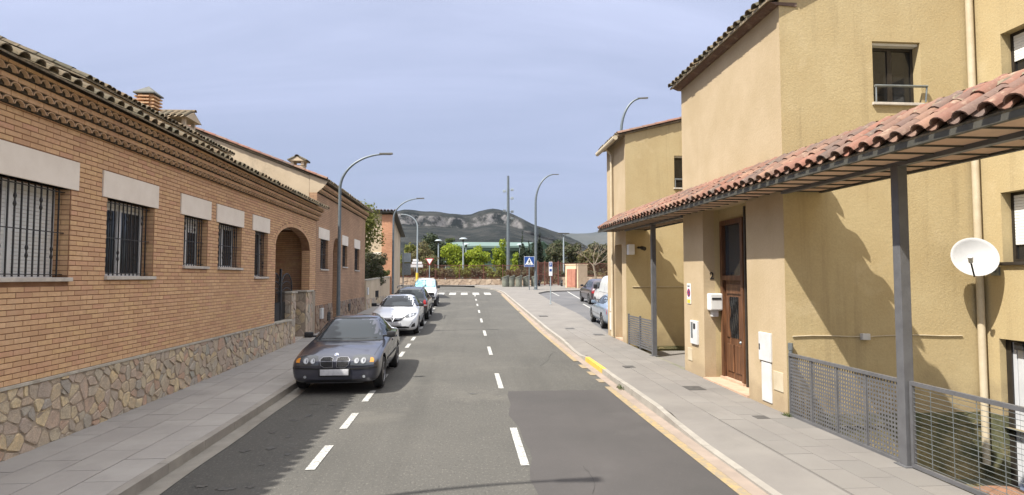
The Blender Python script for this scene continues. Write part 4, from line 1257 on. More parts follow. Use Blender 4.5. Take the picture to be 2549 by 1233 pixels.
mb = MB(); mb.box((RX-.04, 10.55, .05), (RX+.37, 12.55, .175)); mb.box((RX+.30, 11.42, .175), (RX+.44, 12.46, .22)); mb.build('door_step', M_sillpink, ha)
mb = MB(); mb.box((RX+.33, 11.30, .18), (RX+.37, 11.35, 3.7)); mb.build('dark_strip', M_frame, ha)  # narrow dark upright strip right of the front door

# ---- house B
YB_0, YB_1 = 18.80, 21.30
hb = thing('terraced_house', 'ochre rendered end house behind the canopy beside the car park', 'house', (RX, 20, g(20)+SW))
mb = MB(); wall_x(mb, RX, YB_0, YB_1, .05, ZE+.05, [(19.3, 20.2, 0, 3.4)]); mb.build('street_wall', M_plaster_s, hb)
mb = MB(); mb.box((RX+.6, 19.1, .1), (RX+.7, 20.4, 3.6)); mb.box((RX+.25, 20.2, .1), (RX+.6, 20.4, 3.6)); mb.box((RX+.25, 19.1, .1), (RX+.6, 19.3, 3.6)); mb.box((RX+.02, 19.1, 3.41), (RX+.7, 20.4, 3.6)); mb.build('recess_wall', M_plaster, hb)
mb = MB(); mb.box((RX+.57, 19.4, .25), (RX+.6, 20.1, 2.35)); mb.build('front_door', M_wood, hb)
mb = MB(); mb.box((RX, 19.3, .1), (RX+.6, 20.2, .27)); mb.build('door_step', M_sillpink, hb)
mb = MB()
wall_y(mb, YB_0-.002, RX+.25, XC, YB1+.0, ZE+.05, [(6.72, 7.56, 5.20, 6.25)])
mb.box((RX+.001, YB_0-.002, YB1), (RX+.2501, YB_0+.12, ZE+.05))
mb.prism([(RX, YB_0-.002, ZE+.05), (XC+.25, YB_0-.002, ZE+.05), (XC+.25, YB_0-.002, ZE+.05+.24*3.6)], (0, .25, 0))
mb.build('side_wall', M_plaster, hb)
mb = MB(); mb.box((RX, YB_0, YB0), (XC, YB_0+.25, YB1)); mb.build('basement_wall', M_plaster_m, hb)
mb = MB(); mb.box((RX+.252, YB_1-.25, .05), (XC+3, YB_1-.003, ZE)); mb.box((XC+2.8, YB_0+.3, .05), (XC+3, YB_1-.3, ZE)); mb.build('far_wall', M_plaster, hb)
mb = MB(); wall_x(mb, XC, YA1, YB_0, YB0, 7.6, []); mb.build('set_back_wall', M_plaster, hb)
pane_window_y(hb, YB_0, 6.72, 7.56, 5.20, 6.25)
eave_right(hb, 4.80, ZE+.04, YB_0-.05, YB_1+.15, .25, 4.6, .235, emesh)
for k in range(10):
    d = .43*k; a = math.atan(.25)
    link('verge_tile', vm, hb, Matrix.Translation((4.84+d*math.cos(a), YB_0-.03, ZE+.06+d*math.sin(a))) @ Matrix.Rotation(-a, 4, 'Y'))
mb = MB(); mb.tube([(4.78, YB_0-.05, ZE-.06), (4.78, YB_1+.12, ZE-.06)], .075, 10); mb.build('gutter', M_pipe, hb)
mb = MB(); mb.tube([(4.82, 20.3, ZE-.1), (RX-.07, 20.35, ZE-.3), (RX-.07, 20.35, .3)], .045, 10); mb.build('drain_pipe', M_pipe, hb)

# ---- sunken yards and their retaining edges
M_yard = mat('yard_concrete', lin((128,124,112)), lin((104,104,88)), scale=1.5, rough=.95, bump=.3, stains=((1.3,(1,1,1),.5,.68,.7,lin((76,84,60))),))
for (a, b, sl) in ((1.0, 9.25, 0), (13.72, 18.8, 1)):
    mb = MB()
    mb.face([(RX+.08, a, YB0), (XC, a, YB0), (XC, b, YB0), (RX+.08, b, YB0)])
    mb.box((RX-.06, a, YB0-.1), (RX+.08, b, SW+g((a+b)/2)-.02)); mb.box((RX+.08, a-.2, YB0-.1), (XC, a-.003, SW))
    struct('sunken_yard', mb, M_yard)
mb = MB(); mb.prism([(RX+.09, 13.73, .12), (RX+.09, 17.2, .16), (RX+.09, 17.2, -.5), (RX+.09, 13.73, -.5)], (1.5, 0, 0)); struct('yard_ramp', mb, M_pavew)
def rub(x, y, z, s, seed):
    r = random.Random(seed); bm = bmesh.new(); bmesh.ops.create_icosphere(bm, subdivisions=2, radius=s)
    for v in bm.verts: v.co = Vector((v.co.x*1.6, v.co.y*1.1, v.co.z*.45))*(1+r.uniform(-.22, .22))
    mb = MB(); mb.bm(bm, Matrix.Translation((x, y, z))); bm.free(); return mb
M_rub = mat('brick_rubble', lin((150,110,86)), lin((120,98,82)), scale=9, rough=.95, bump=.6, bscale=30)
tag(rub(5.45, 5.9, .02, .24, 4).build('rubble_heap', M_rub), 'reddish brick rubble lying behind the wire mesh fence', 'rubble')
mb = MB(); mb.box((RX+.09, 4.2, -.5), (RX+.75, 6.55, -.06)); struct('yard_ledge', mb, M_plaster_m)

# ---- canopy
zc = lambda y: 3.62+.014*(y-5)
cn = thing('tiled_canopy', 'long narrow clay tiled canopy on grey steel posts over the right pavement', 'canopy', (RX, 11, SW))
CY_0, CY_1 = 1.0, 20.0
def beam(name, x0, x1, dz0, dz1, a, b, m):
    mb = MB(); mb.add([(x0, a, zc(a)+dz0), (x1, a, zc(a)+dz0), (x1, b, zc(b)+dz0), (x0, b, zc(b)+dz0), (x0, a, zc(a)+dz1), (x1, a, zc(a)+dz1), (x1, b, zc(b)+dz1), (x0, b, zc(b)+dz1)],
                      [(0,3,2,1),(4,5,6,7),(0,1,5,4),(1,2,6,5),(2,3,7,6),(3,0,4,7)])
    return mb.build(name, m, cn)
beam('edge_beam', 4.46, 4.52, -.012, .05, CY_0, CY_1, M_darksteel)
beam('ridge_beam', 5.055, 5.145, -.035, .03, CY_0, YA0-.01, M_graymetal)
beam('ridge_beam', 5.055, 5.145, -.035, .03, YA1+.01, YB_0-.01, M_graymetal)
beam('edge_beam', 5.70, 5.76, -.012, .05, CY_0, YA0-.01, M_darksteel)
beam('edge_beam', 5.70, 5.76, -.012, .05, YA1+.01, YB_0-.01, M_darksteel)
pm = {}
y = CY_0
while y < CY_1-.3:
    inner = (y+.39 < YA0) or (YA1 < y and y+.39 < YB_0)
    for (x0, x1) in ((4.525, 5.05), (5.15, 5.695)):
        if x0 > 5 and not inner: continue
        if round(x1-x0, 3) not in pm:
            b = MB(); b.bevbox((0, .006, 0), (x1-x0, .376, .025), .004); pm[round(x1-x0, 3)] = b.mesh('ceiling_board', M_panelclay)
        link('ceiling_board', pm[round(x1-x0, 3)], cn, Matrix.Translation((x0, y+.004, zc(y+.2)+.012)) @ Matrix.Rotation(.014, 4, 'X'))
    mb = MB(); x1 = 5.70 if inner else 5.05
    mb.box((4.52, y+.381, zc(y+.39)-.004), (x1, y+.395, zc(y+.39)+.03)); mb.build('cross_bar', M_darksteel, cn)
    y += .39
pc = math.atan(.43/.68)
cover = tile_mesh('cover_tile', .34, .185, .150, .016, 6, M_tile)
chan = tile_mesh('channel_tile', .80, .175, .150, .014, 5, M_tile, flip=True)
n = int((CY_1-2.2)/.262)
TM = []
for k in range(n):
    y = 2.2+.262*(k+.5)
    for s in range(3):
        d = .245*s
        link('cover_tile', cover, cn, Matrix.Translation((4.40+d*math.cos(pc)+rng.uniform(-.012, .012), y+rng.uniform(-.008, .008), zc(y)+.105+d*math.sin(pc)+rng.uniform(-.005, .005)))
             @ Matrix.Rotation(-pc, 4, 'Y') @ Matrix.Rotation(rng.uniform(-.04, .04), 4, 'Z'))
    link('channel_tile', chan, cn, Matrix.Translation((4.43, y+.131, zc(y)+.135)) @ Matrix.Rotation(-pc, 4, 'Y'))
b = MB()
for k in range(n):
    y = 2.2+.262*(k+.5)
    if not (y < YA0-.05 or YA1+.05 < y < YB_0-.05): continue
    for s in range(3):
        d = .245*s; M = Matrix.Translation((5.80-d*math.cos(pc), y, zc(y)+.12+d*math.sin(pc))) @ ROT180 @ Matrix.Rotation(-pc, 4, 'Y')
        v = [M @ Vector((x, w/2*math.cos(math.pi*q/4), w/2*math.sin(math.pi*q/4)*.8)) for (x, w) in ((0, .185), (.34, .15)) for q in range(5)]
        b.add(v, [(0,1,6,5),(1,2,7,6),(2,3,8,7),(3,4,9,8)])
o = b.build('rear_tile_rows', M_tile_i, cn); o['kind'] = 'stuff'
def deck(a, b, inner):
    mb = MB()
    P = [(4.47, a, zc(a)+.075), (RX, a, zc(a)+.47), (RX, a, zc(a)+.43), (4.49, a, zc(a)+.04)]
    Q = [(p[0], b, p[2]+zc(b)-zc(a)) for p in P]
    mb.add(P+Q, [(0,1,2,3),(7,6,5,4),(0,4,5,1),(1,5,6,2),(2,6,7,3),(3,7,4,0)])
    if inner:
        P = [(5.73, a, zc(a)+.075), (RX, a, zc(a)+.475), (RX, a, zc(a)+.435), (5.71, a, zc(a)+.04)]
        Q = [(p[0], b, p[2]+zc(b)-zc(a)) for p in P]
        mb.add(P+Q, [(3,2,1,0),(4,5,6,7),(1,5,4,0),(2,6,5,1),(3,7,6,2),(0,4,7,3)])
    mb.build('roof_deck', M_mossjoint, cn)
deck(CY_0, YA0-.01, True); deck(YA0-.01, YA1+.01, False); deck(YA1+.01, YB_0-.01, True); deck(YB_0-.01, CY_1, False)
rdg = tile_mesh('ridge_tile', .44, .23, .20, .016, 6, M_tile)
y = CY_1
while y > 2.4:
    link('ridge_tile', rdg, cn, Matrix.Translation((5.08, y, zc(y)+.49+rng.uniform(-.004, .006))) @ Matrix.Rotation(-math.pi/2, 4, 'Z') @ Matrix.Rotation(rng.uniform(-.02, .03), 4, 'Y'))
    y -= .39
mb = MB(); mb.tube([(4.98, CY_0+1.2, zc(2.2)+.465), (4.98, CY_1, zc(CY_1)+.465)], .055, 6); mb.build('ridge_mortar', M_mossjoint, cn)
for y in (6.66, 16.0):
    mb = MB(); mb.bevbox((5.04, y-.06, g(y)+SW-.03), (5.16, y+.06, zc(y)-.03), .006); mb.build('post', M_graymetal, cn)
    mb = MB(); mb.box((5.0, y-.1, g(y)+SW), (5.2, y+.1, g(y)+SW+.012)); mb.build('foot_plate', M_graymetal, cn)

# ---- fences on the edge of the sunken yards
pf = thing('perforated_fence', 'grey perforated steel railing panels between house wall and canopy post', 'railing', (RX, 7.95, SW))
PW_, NP = .585, 4
b = MB(); nx_, nz_ = 11, 17; cw, ch = PW_/nx_, .90/nz_
for i in range(nx_):
    for j in range(nz_):
        y0, z0 = i*cw, j*ch; q = cw*.22 if 0 < i < nx_-1 else cw*.28; r_ = ch*.24
        y1, z1 = y0+cw, z0+ch
        o_ = [(0, y0, z0), (0, y1, z0), (0, y1, z1), (0, y0, z1)]; i_ = [(0, y0+q, z0+r_), (0, y1-q, z0+r_), (0, y1-q, z1-r_), (0, y0+q, z1-r_)]
        b.add(o_+i_, [(0,1,5,4),(1,2,6,5),(2,3,7,6),(3,0,4,7)])
perf = b.mesh('perforated_panel', M_graymetal)
for k in range(NP):
    o = link('perforated_panel', perf, pf, Matrix.Translation((RX+.003, 9.16-(k+1)*.605+.01, SW+.04)))
    md = o.modifiers.new('thickness', 'SOLIDIFY'); md.thickness = .003
for k in range(NP+1):
    mb = MB(); y = 9.17-k*.605; mb.box((RX-.012, y-.012, SW), (RX+.022, y+.008, SW+.97)); mb.build('upright', M_graymetal, pf)
for z in (SW+.015, SW+.955):
    mb = MB(); mb.box((RX-.02, 6.73, z-.02), (RX+.03, 9.16, z+.022)); mb.build('rail', M_graymetal, pf)
mf = thing('mesh_fence', 'grey framed wire mesh fence panel beside the nearest canopy post', 'fence', (RX, 4.5, SW))
for z in (SW+.03, SW+.96):
    mb = MB(); mb.box((RX-.02, 2.2, z-.022), (RX+.02, 6.58, z+.022)); mb.build('rail', M_graymetal, mf)
for y in (2.2, 6.56):
    mb = MB(); mb.box((RX-.02, y-.02, SW+.05), (RX+.02, y+.02, SW+.94)); mb.build('upright', M_graymetal, mf)
wh = MB(); wh.tube([(0, 0, 0), (0, 4.32, 0)], .0035, 5); whm = wh.mesh('horizontal_wire', M_galv)
wv = MB(); wv.tube([(0, 0, 0), (0, 0, .90)], .0035, 5); wvm = wv.mesh('vertical_wire', M_galv)
for k in range(17): link('horizontal_wire', whm, mf, Matrix.Translation((RX, 2.22, SW+.075+.052*k)))
for k in range(14): link('vertical_wire', wvm, mf, Matrix.Translation((RX-.006, 6.28-.30*k, SW+.04)))
sg = thing('slatted_gate', 'grey steel gate of horizontal slats between the far canopy post and end house', 'gate', (RX, 17.3, g(17)+SW))
zg0 = g(17.3)+SW
for k in range(13):
    mb = MB(); mb.box((RX+.0, 16.12, zg0+.06+.068*k), (RX+.018, 18.55, zg0+.06+.068*k+.048), None); mb.build('slat', M_graymetal, sg)
for y in (16.1, 17.33, 18.56):
    mb = MB(); mb.box((RX-.015, y-.025, zg0), (RX+.035, y+.025, zg0+.97)); mb.build('upright', M_graymetal, sg)

# ---- fittings on the walls
M_dish = mat('pale_grey_dish', (.46,.46,.46), (.42,.42,.42), scale=6, rough=.6)
dk = thing('satellite_dish', 'white satellite dish on a bracket at the inner corner of the ochre house', 'satellite dish', (8.40, 8.85, 2.35))
DM = Matrix.Translation((8.04, 8.93, 2.60)) @ Matrix.Rotation(R(-24), 4, 'Z') @ Matrix.Rotation(R(72), 4, 'X')
pr_ = [(.002, .0)] + [(.315*i/8, .09*(i/8)**2) for i in range(1, 9)] + [(.322, .088)] + [(.315*i/8, .09*(i/8)**2-.008) for i in range(8, 0, -1)] + [(.002, -.008)]
mb = MB(); mb.lathe(pr_, 32, DM); o = mb.build('reflector', M_dish, dk); autosmooth(o, 50)
P = lambda *a: DM @ Vector(a)
mb = MB(); mb.tube([P(-.04, -.32, .06), P(-.16, -.14, .36)], .013, 8); mb.build('feed_arm', M_black, dk)
mb = MB(); mb.tube([P(-.14, -.17, .31), P(-.17, -.11, .41)], [.03, .036], 10); mb.build('receiver', M_offwhite, dk)
mb = MB(); mb.tube([P(0, 0, -.01), P(0, 0, -.10)], .035, 8); mb.tube([P(0, 0, -.06), (8.36, 8.95, 2.40), (8.44, 8.95, 2.40)], .02, 8); mb.box((8.42, 8.88, 2.33), (8.449, 9.02, 2.47)); mb.build('bracket', M_galv, dk)

mb = MB(); mb.tube([(8.36, 9.17, 7.3), (8.36, 9.17, -.7)], .055, 12)
dp = mb.build('drain_pipe', M_pipe, ha); autosmooth(dp, 40)
mb = MB(); pth = [(5.2+i*.32, 9.235, 1.36+.012*math.sin(i*1.3)) for i in range(10)]; mb.tube(pth, .009, 6); cb = mb.build('wall_cable', M_pipe); tag(cb, 'thin cable running across the ochre side wall at waist height', 'cable')
jb = MB(); jb.bevbox((6.33, 9.17, 1.30), (6.46, 9.245, 1.40), .008); tag(jb.build('junction_box', M_offwhite), 'small grey junction box on the cable of the ochre side wall', 'junction box')
mb = MB(); mb.bevbox((RX-.03, 9.70, .88), (RX+.01, 10.11, 1.36), .008); mt = mb.build('electric_cabinet', M_offwhite); tag(mt, 'square pale grey electric cabinet on the wall right of the door', 'cabinet')
mb = MB(); mb.box((RX-.036, 10.06, 1.06), (RX-.029, 10.09, 1.16)); mb.build('lock', M_black, mt)
mb = MB(); mb.bevbox((RX-.016, 9.72, .2), (RX+.01, 10.05, .86), .006); tag(mb.build('cable_cover', M_offwhite), 'tall white panel under the square electric cabinet', 'panel')
mb = MB(); mb.bevbox((RX-.012, 9.36, .45), (RX+.01, 9.66, .76), .006); tag(mb.build('gas_hatch', M_pipe), 'small cream wall hatch near the corner above the pavement', 'hatch')
mb = MB(); mb.bevbox((RX-.045, 12.86, .82), (RX+.01, 13.26, 1.34), .012); mt = mb.build('meter_box', M_offwhite); tag(mt, 'pale grey meter box with a dark window left of the door recess', 'meter box')
mb = MB(); mb.box((RX-.051, 12.95, 1.16), (RX-.044, 13.06, 1.28)); mb.build('meter_window', M_black, mt)
mb = MB(); mb.box((RX-.050, 13.10, .95), (RX-.044, 13.2, 1.3)); mb.build('door_edge', M_galv, mt)
mb = MB(); mb.bevbox((RX-.014, 13.25, .42), (RX+.01, 13.5, .70), .006); tag(mb.build('gas_hatch', M_pipe), 'small cream wall hatch under the pale grey meter box', 'hatch')
# letter box on the near face of the door recess
mb = MB(); mb.bevbox((RX+.06, 12.36, 1.60), (RX+.34, 12.548, 1.96), .03); lb = mb.build('letter_box', M_white); tag(lb, 'white letter box under the number 2 inside the door recess', 'letter box')
mb = MB(); mb.box((RX+.10, 12.352, 1.83), (RX+.30, 12.36, 1.87)); mb.build('slot', M_black, lb)
mb = MB(); mb.bevbox((RX+.13, 12.42, 1.46), (RX+.27, 12.545, 1.59), .02); mb.build('paper_holder', M_offwhite, lb)
def text_part(name, s, size, M, m, parent=None, ext=.006):
    cu = bpy.data.curves.new(name, 'FONT'); cu.body = s; cu.size = size; cu.extrude = ext; cu.align_x = 'CENTER'; cu.align_y = 'CENTER'; cu.resolution_u = 3
    o = bpy.data.objects.new('t', cu); COL.objects.link(o)
    dg = bpy.context.evaluated_depsgraph_get(); me = bpy.data.meshes.new_from_object(o.evaluated_get(dg))
    bpy.data.objects.remove(o); bpy.data.curves.remove(cu)
    me.materials.clear(); me.materials.append(m); me.name = name
    return link(name, me, parent, M)
FACE_Y = Matrix.Rotation(math.pi/2, 4, 'X')                                        # reads from the camera side (-Y)
FACE_X = Matrix.Rotation(-math.pi/2, 4, 'Z') @ Matrix.Rotation(math.pi/2, 4, 'X')   # reads from the street (-X)
tag(text_part('house_number', '2', .21, Matrix.Translation((RX+.18, 12.542, 2.33)) @ FACE_Y, M_black), 'black house number 2 above the white letter box', 'house number')
tag(text_part('house_number', '10', .17, Matrix.Translation((RX+.362, 11.16, 2.42)) @ FACE_X, M_black), 'black house number 10 right of the wooden door', 'house number')
# no-parking plate
M_red = mat('sign_red', (.42,.03,.03), (.38,.03,.03), rough=.5); M_blue = mat('sign_blue', (.015,.06,.24), (.02,.07,.26), rough=.45); M_signw = mat('sign_white', (.74,.74,.74), (.7,.7,.7), rough=.5); M_yel = mat('sign_yellow', (.65,.48,.05), (.6,.45,.05), rough=.6)
ns = MB(); ns.bevbox((RX-.014, 13.27, 1.70), (RX-.002, 13.50, 2.16), .004); np_ = ns.build('no_parking_sign', M_signw); tag(np_, 'small white no-parking plate with round symbol on the ochre pier', 'sign')
disc = lambda r0, x, y, z, m, nm, par, th=.004: MB().lathe([(r0, 0), (r0, th)], 24, Matrix.Translation((x, y, z)) @ Matrix.Rotation(-math.pi/2, 4, 'Y')).build(nm, m, par)
disc(.095, RX-.014, 13.385, 1.95, M_red, 'ring', np_); disc(.075, RX-.0185, 13.385, 1.95, M_blue, 'disc', np_)
for s in (-1, 1):
    mb = MB(); mb.box((-.002, -.07, -.012), (.002, .07, .012), Matrix.Translation((RX-.0245, 13.385, 1.95)) @ Matrix.Rotation(s*math.pi/4, 4, 'X')); mb.build('cross_stroke', M_red, np_)
mb = MB(); mb.box((RX-.017, 13.29, 1.715), (RX-.0142, 13.48, 1.80)); mb.build('yellow_band', M_yel, np_)
text_part('lettering', 'VADO', .055, Matrix.Translation((RX-.018, 13.385, 2.10)) @ FACE_X, M_black, np_, .001)
# boxes, security lamp and camera of the end house
zb_ = g(20.6)+SW
for (a, b, c, d, lab) in ((20.45, 20.9, 1.0, 1.45, 'upper white meter box on the pier of the end house'), (20.5, 20.95, .35, .95, 'lower white meter box on the pier of the end house')):
    mb = MB(); mb.bevbox((RX-.03, a, zb_+c-.13), (RX+.01, b, zb_+d-.13), .01); tag(mb.build('meter_box', M_offwhite), lab, 'meter box')
mb = MB(); mb.bevbox((RX+.02, 18.55, 3.02), (RX+.22, 18.79, 3.35), .02); sl_ = mb.build('intercom_box', M_white); tag(sl_, 'white box lamp under the canopy on the end house wall', 'wall lamp')
mb = MB(); mb.tube([(RX+.40, 18.79, 3.26), (RX+.45, 18.6, 3.24)], .035, 8); mb.tube([(RX+.45, 18.6, 3.24), (RX+.5, 18.42, 3.20)], [.06, .065], 8); tag(mb.build('security_camera', M_black), 'black security camera beside the white wall lamp', 'camera')
mb = MB(); pth = [(5.3+i*.4, 18.785, 2.0) for i in range(8)]; mb.tube(pth, .010, 6); tag(mb.build('wall_cable', M_pipe), 'thin cable across the side wall of the end house', 'cable')
mb = MB(); mb.tube([(5.14, 9.2, .15), (5.14, 9.2, 1.15)], .03, 8); mb.tube([(5.14, 9.2, 1.15), (5.14, 9.2, 1.26)], .04, 8); tag(mb.build('corner_pipe', M_galv), 'short grey vent pipe at the corner beside the perforated railing', 'pipe')
# ================================================================== cars
def paint_mat(name, c, metal=.0, rough=.28, coat=1.0):
    m, nt, b = new_mat(name); N, L = nt.nodes, nt.links
    geo = N.new('ShaderNodeNewGeometry'); nz = N.new('ShaderNodeTexNoise'); nz.inputs['Scale'].default_value = 2.2; nz.inputs['Detail'].default_value = 6
    L.new(geo.outputs['Position'], nz.inputs['Vector'])
    mr = N.new('ShaderNodeMapRange'); mr.inputs[1].default_value = .3; mr.inputs[2].default_value = .7; mr.inputs[3].default_value = .9; mr.inputs[4].default_value = 1.1
    L.new(nz.outputs['Fac'], mr.inputs[0])
    mx = N.new('ShaderNodeMixRGB'); mx.blend_type = 'MULTIPLY'; mx.inputs[0].default_value = 1; mx.inputs[1].default_value = c4(c); L.new(mr.outputs[0], mx.inputs[2])
    L.new(mx.outputs[0], b.inputs['Base Color'])
    b.inputs['Metallic'].default_value = metal; b.inputs['Roughness'].default_value = rough
    b.inputs['Coat Weight'].default_value = coat; b.inputs['Coat Roughness'].default_value = .05
    return m
P_grey = paint_mat('steel_grey_paint', (.042,.044,.062), .45, .30)
P_white = paint_mat('white_paint', (.62,.64,.67), 0, .35)
P_dark = paint_mat('dark_green_black_paint', (.020,.023,.024), .2, .35)
P_blue = paint_mat('grey_blue_paint', (.22,.28,.36), .35, .35)
P_plum = paint_mat('dark_plum_paint', (.050,.036,.042), .3, .35)
P_whit2 = paint_mat('white_van_paint', (.60,.61,.62), 0, .4)
M_tyre = mat('tyre_rubber', (.018,.018,.018), (.028,.027,.026), scale=20, rough=.85)
M_rim = mat('alloy_rim', (.42,.42,.43), (.34,.34,.35), scale=9, rough=.35, metal=.8)
M_chrome = mat('chrome', (.75,.75,.76), rough=.15, metal=1)
M_dchrome = mat('dull_chrome', (.34,.34,.36), rough=.3, metal=.9)
M_cglass = glass_mat('car_glass', (.030,.036,.042), .03, 1.28)
M_trim = mat('black_trim', (.014,.014,.015), (.02,.02,.021), scale=20, rough=.6)
M_lens = glass_mat('headlamp_lens', (.30,.32,.34), .08, 1.6)
M_lensd = glass_mat('headlamp_housing', (.06,.065,.07), .08, 1.6)
M_bowl = mat('lamp_bowl_grey', (.40,.41,.43), (.28,.29,.31), scale=40, rough=.2, metal=.3)
M_bulb = mat('lamp_reflector', (.78,.80,.82), rough=.12, metal=.9)
M_amber = glass_mat('amber_lens', (.50,.20,.03), .2, 1.5)
M_redl = glass_mat('red_lens', (.35,.02,.02), .12, 1.5)
M_plate = mat('number_plate', (.62,.62,.63), (.5,.5,.52), scale=18, rough=.5)
M_shade = mat('blue_sun_shade', (.20,.52,.66), (.42,.68,.76), scale=3, rough=.35, metal=.4)
M_clad = mat('grey_cladding', (.10,.10,.105), (.13,.13,.13), scale=12, rough=.7)

def loft_body(st, L):
    v = []; f = []
    for (s, w, zb, zs, wg, wr, zr, zt) in st:
        y = s-L/2; zm = zb+.50*(zs-zb)
        half = [(0, zb), (.80*w, zb), (.955*w, zb+.06), (w, zm), (.985*w, zs-.05), (wg, zs), (wr, zr), (.55*wr, zt-.008), (0, zt)]
        ring = [(x, y, z) for x, z in half] + [(-x, y, z) for x, z in half[7:0:-1]]
        v += ring
    n = 16
    for i in range(len(st)-1):
        for k in range(n):
            f.append((i*n+k, i*n+(k+1) % n, (i+1)*n+(k+1) % n, (i+1)*n+k))
    mi = lambda k: (n-k) % n
    for base, rev in ((0, False), ((len(st)-1)*n, True)):
        for k in range(8):
            q = [base+k, base+k+1, base+mi(k+1), base+mi(k)]
            q = [x for j, x in enumerate(q) if x not in q[:j]]
            f.append(tuple(q) if rev else tuple(reversed(q)))
    f = [tuple(reversed(q)) for q in f]
    return v, f
def finish_body(v, f, wheels, L, wr, paint, level=2):
    me = bpy.data.meshes.new('body'); me.from_pydata(v, [], f)
    bm = bmesh.new(); bm.from_mesh(me); bmesh.ops.recalc_face_normals(bm, faces=bm.faces); bm.to_mesh(me); bm.free()
    me.materials.append(paint); me.materials.append(M_trim)
    o = bpy.data.objects.new('tmp', me); COL.objects.link(o)
    o.modifiers.new('s', 'SUBSURF').levels = level; o.modifiers['s'].render_levels = level
    cb = MB()
    for (y, hw) in wheels:
        for sx in (-1, 1):
            M = Matrix.Translation((sx*(hw+.15), y, wr+.015)) @ Matrix.Rotation(-sx*math.pi/2, 4, 'Y')
            cb.lathe([(wr+.055, 0), (wr+.055, .43)], 28, M)
    cm = cb.mesh('cut', M_trim); c = bpy.data.objects.new('cut', cm); COL.objects.link(c)
    bm = bmesh.new(); bm.from_mesh(cm); bmesh.ops.recalc_face_normals(bm, faces=bm.faces); bm.to_mesh(cm); bm.free()
    b = o.modifiers.new('b', 'BOOLEAN'); b.operation = 'DIFFERENCE'; b.object = c; b.solver = 'EXACT'; b.material_mode = 'TRANSFER'
    dg = bpy.context.evaluated_depsgraph_get(); dg.update()
    res = bpy.data.meshes.new_from_object(o.evaluated_get(dg))
    bpy.data.objects.remove(o); bpy.data.objects.remove(c)
    res.polygons.foreach_set('use_smooth', [True]*len(res.polygons)); res.set_sharp_from_angle(angle=R(38))
    return res
DIR = {'front': Vector((0, 1, 0)), 'rear': Vector((0, -1, 0)), 'left': Vector((1, 0, 0)), 'right': Vector((-1, 0, 0)), 'top': Vector((0, 0, -1))}
def patch(car, name, poly, axis, m, off=.006, res=.09, parent=None, tri_ok=True):
    """sheet that follows the body shell: polygon drawn on the named side and laid onto the surface"""
    bm = bmesh.new()
    vs = [bm.verts.new((p[0], p[1], 0)) for p in poly]; bm.faces.new(vs)
    xs = [p[0] for p in poly]; zs = [p[1] for p in poly]
    for ax, lo, hi in ((0, min(xs), max(xs)), (1, min(zs), max(zs))):
        k = lo+res
        while k < hi-1e-4:
            co = Vector((k, 0, 0)) if ax == 0 else Vector((0, k, 0)); no = Vector((1, 0, 0)) if ax == 0 else Vector((0, 1, 0))
            bmesh.ops.bisect_plane(bm, geom=list(bm.verts)+list(bm.edges)+list(bm.faces), plane_co=co, plane_no=no); k += res
    d = DIR[axis]; dead = []
    nr = {}
    for v in bm.verts:
        a, b = v.co.x, v.co.y
        if axis in ('front', 'rear'): org = Vector((a, 0, b))-d*8
        elif axis in ('left', 'right'): org = Vector((0, a, b))-d*8
        else: org = Vector((a, b, 0))-d*8
        hit = car['_b'].ray_cast(org, d)
        if hit[0] is None: dead.append(v); continue
        v.co = hit[0]+hit[1]*off; nr[v] = hit[1]
    if dead: bmesh.ops.delete(bm, geom=dead, context='VERTS')
    bmesh.ops.recalc_face_normals(bm, faces=bm.faces)
    for fc in bm.faces:
        fc.normal_update()
    tot = sum((fc.normal.dot(d)*fc.calc_area() for fc in bm.faces), 0.0)
    if tot > 0: bmesh.ops.reverse_faces(bm, faces=bm.faces)
    # turned-in rim so that the sheet has an edge
    ed = [e for e in bm.edges if e.is_boundary]
    r = bmesh.ops.extrude_edge_only(bm, edges=ed)
    for e in r['geom']:
        if isinstance(e, bmesh.types.BMVert):
            h = car['_b'].find_nearest(e.co)
            if h[0] is not None: e.co = h[0]-h[1]*.004
    b = MB(); b.bm(bm); bm.free()
    if not b.f: return None
    o = link(name, b.mesh(name, m, True), parent or car['root'], basis(car['root']))
    o.data.set_sharp_from_angle(angle=R(40))
    return o
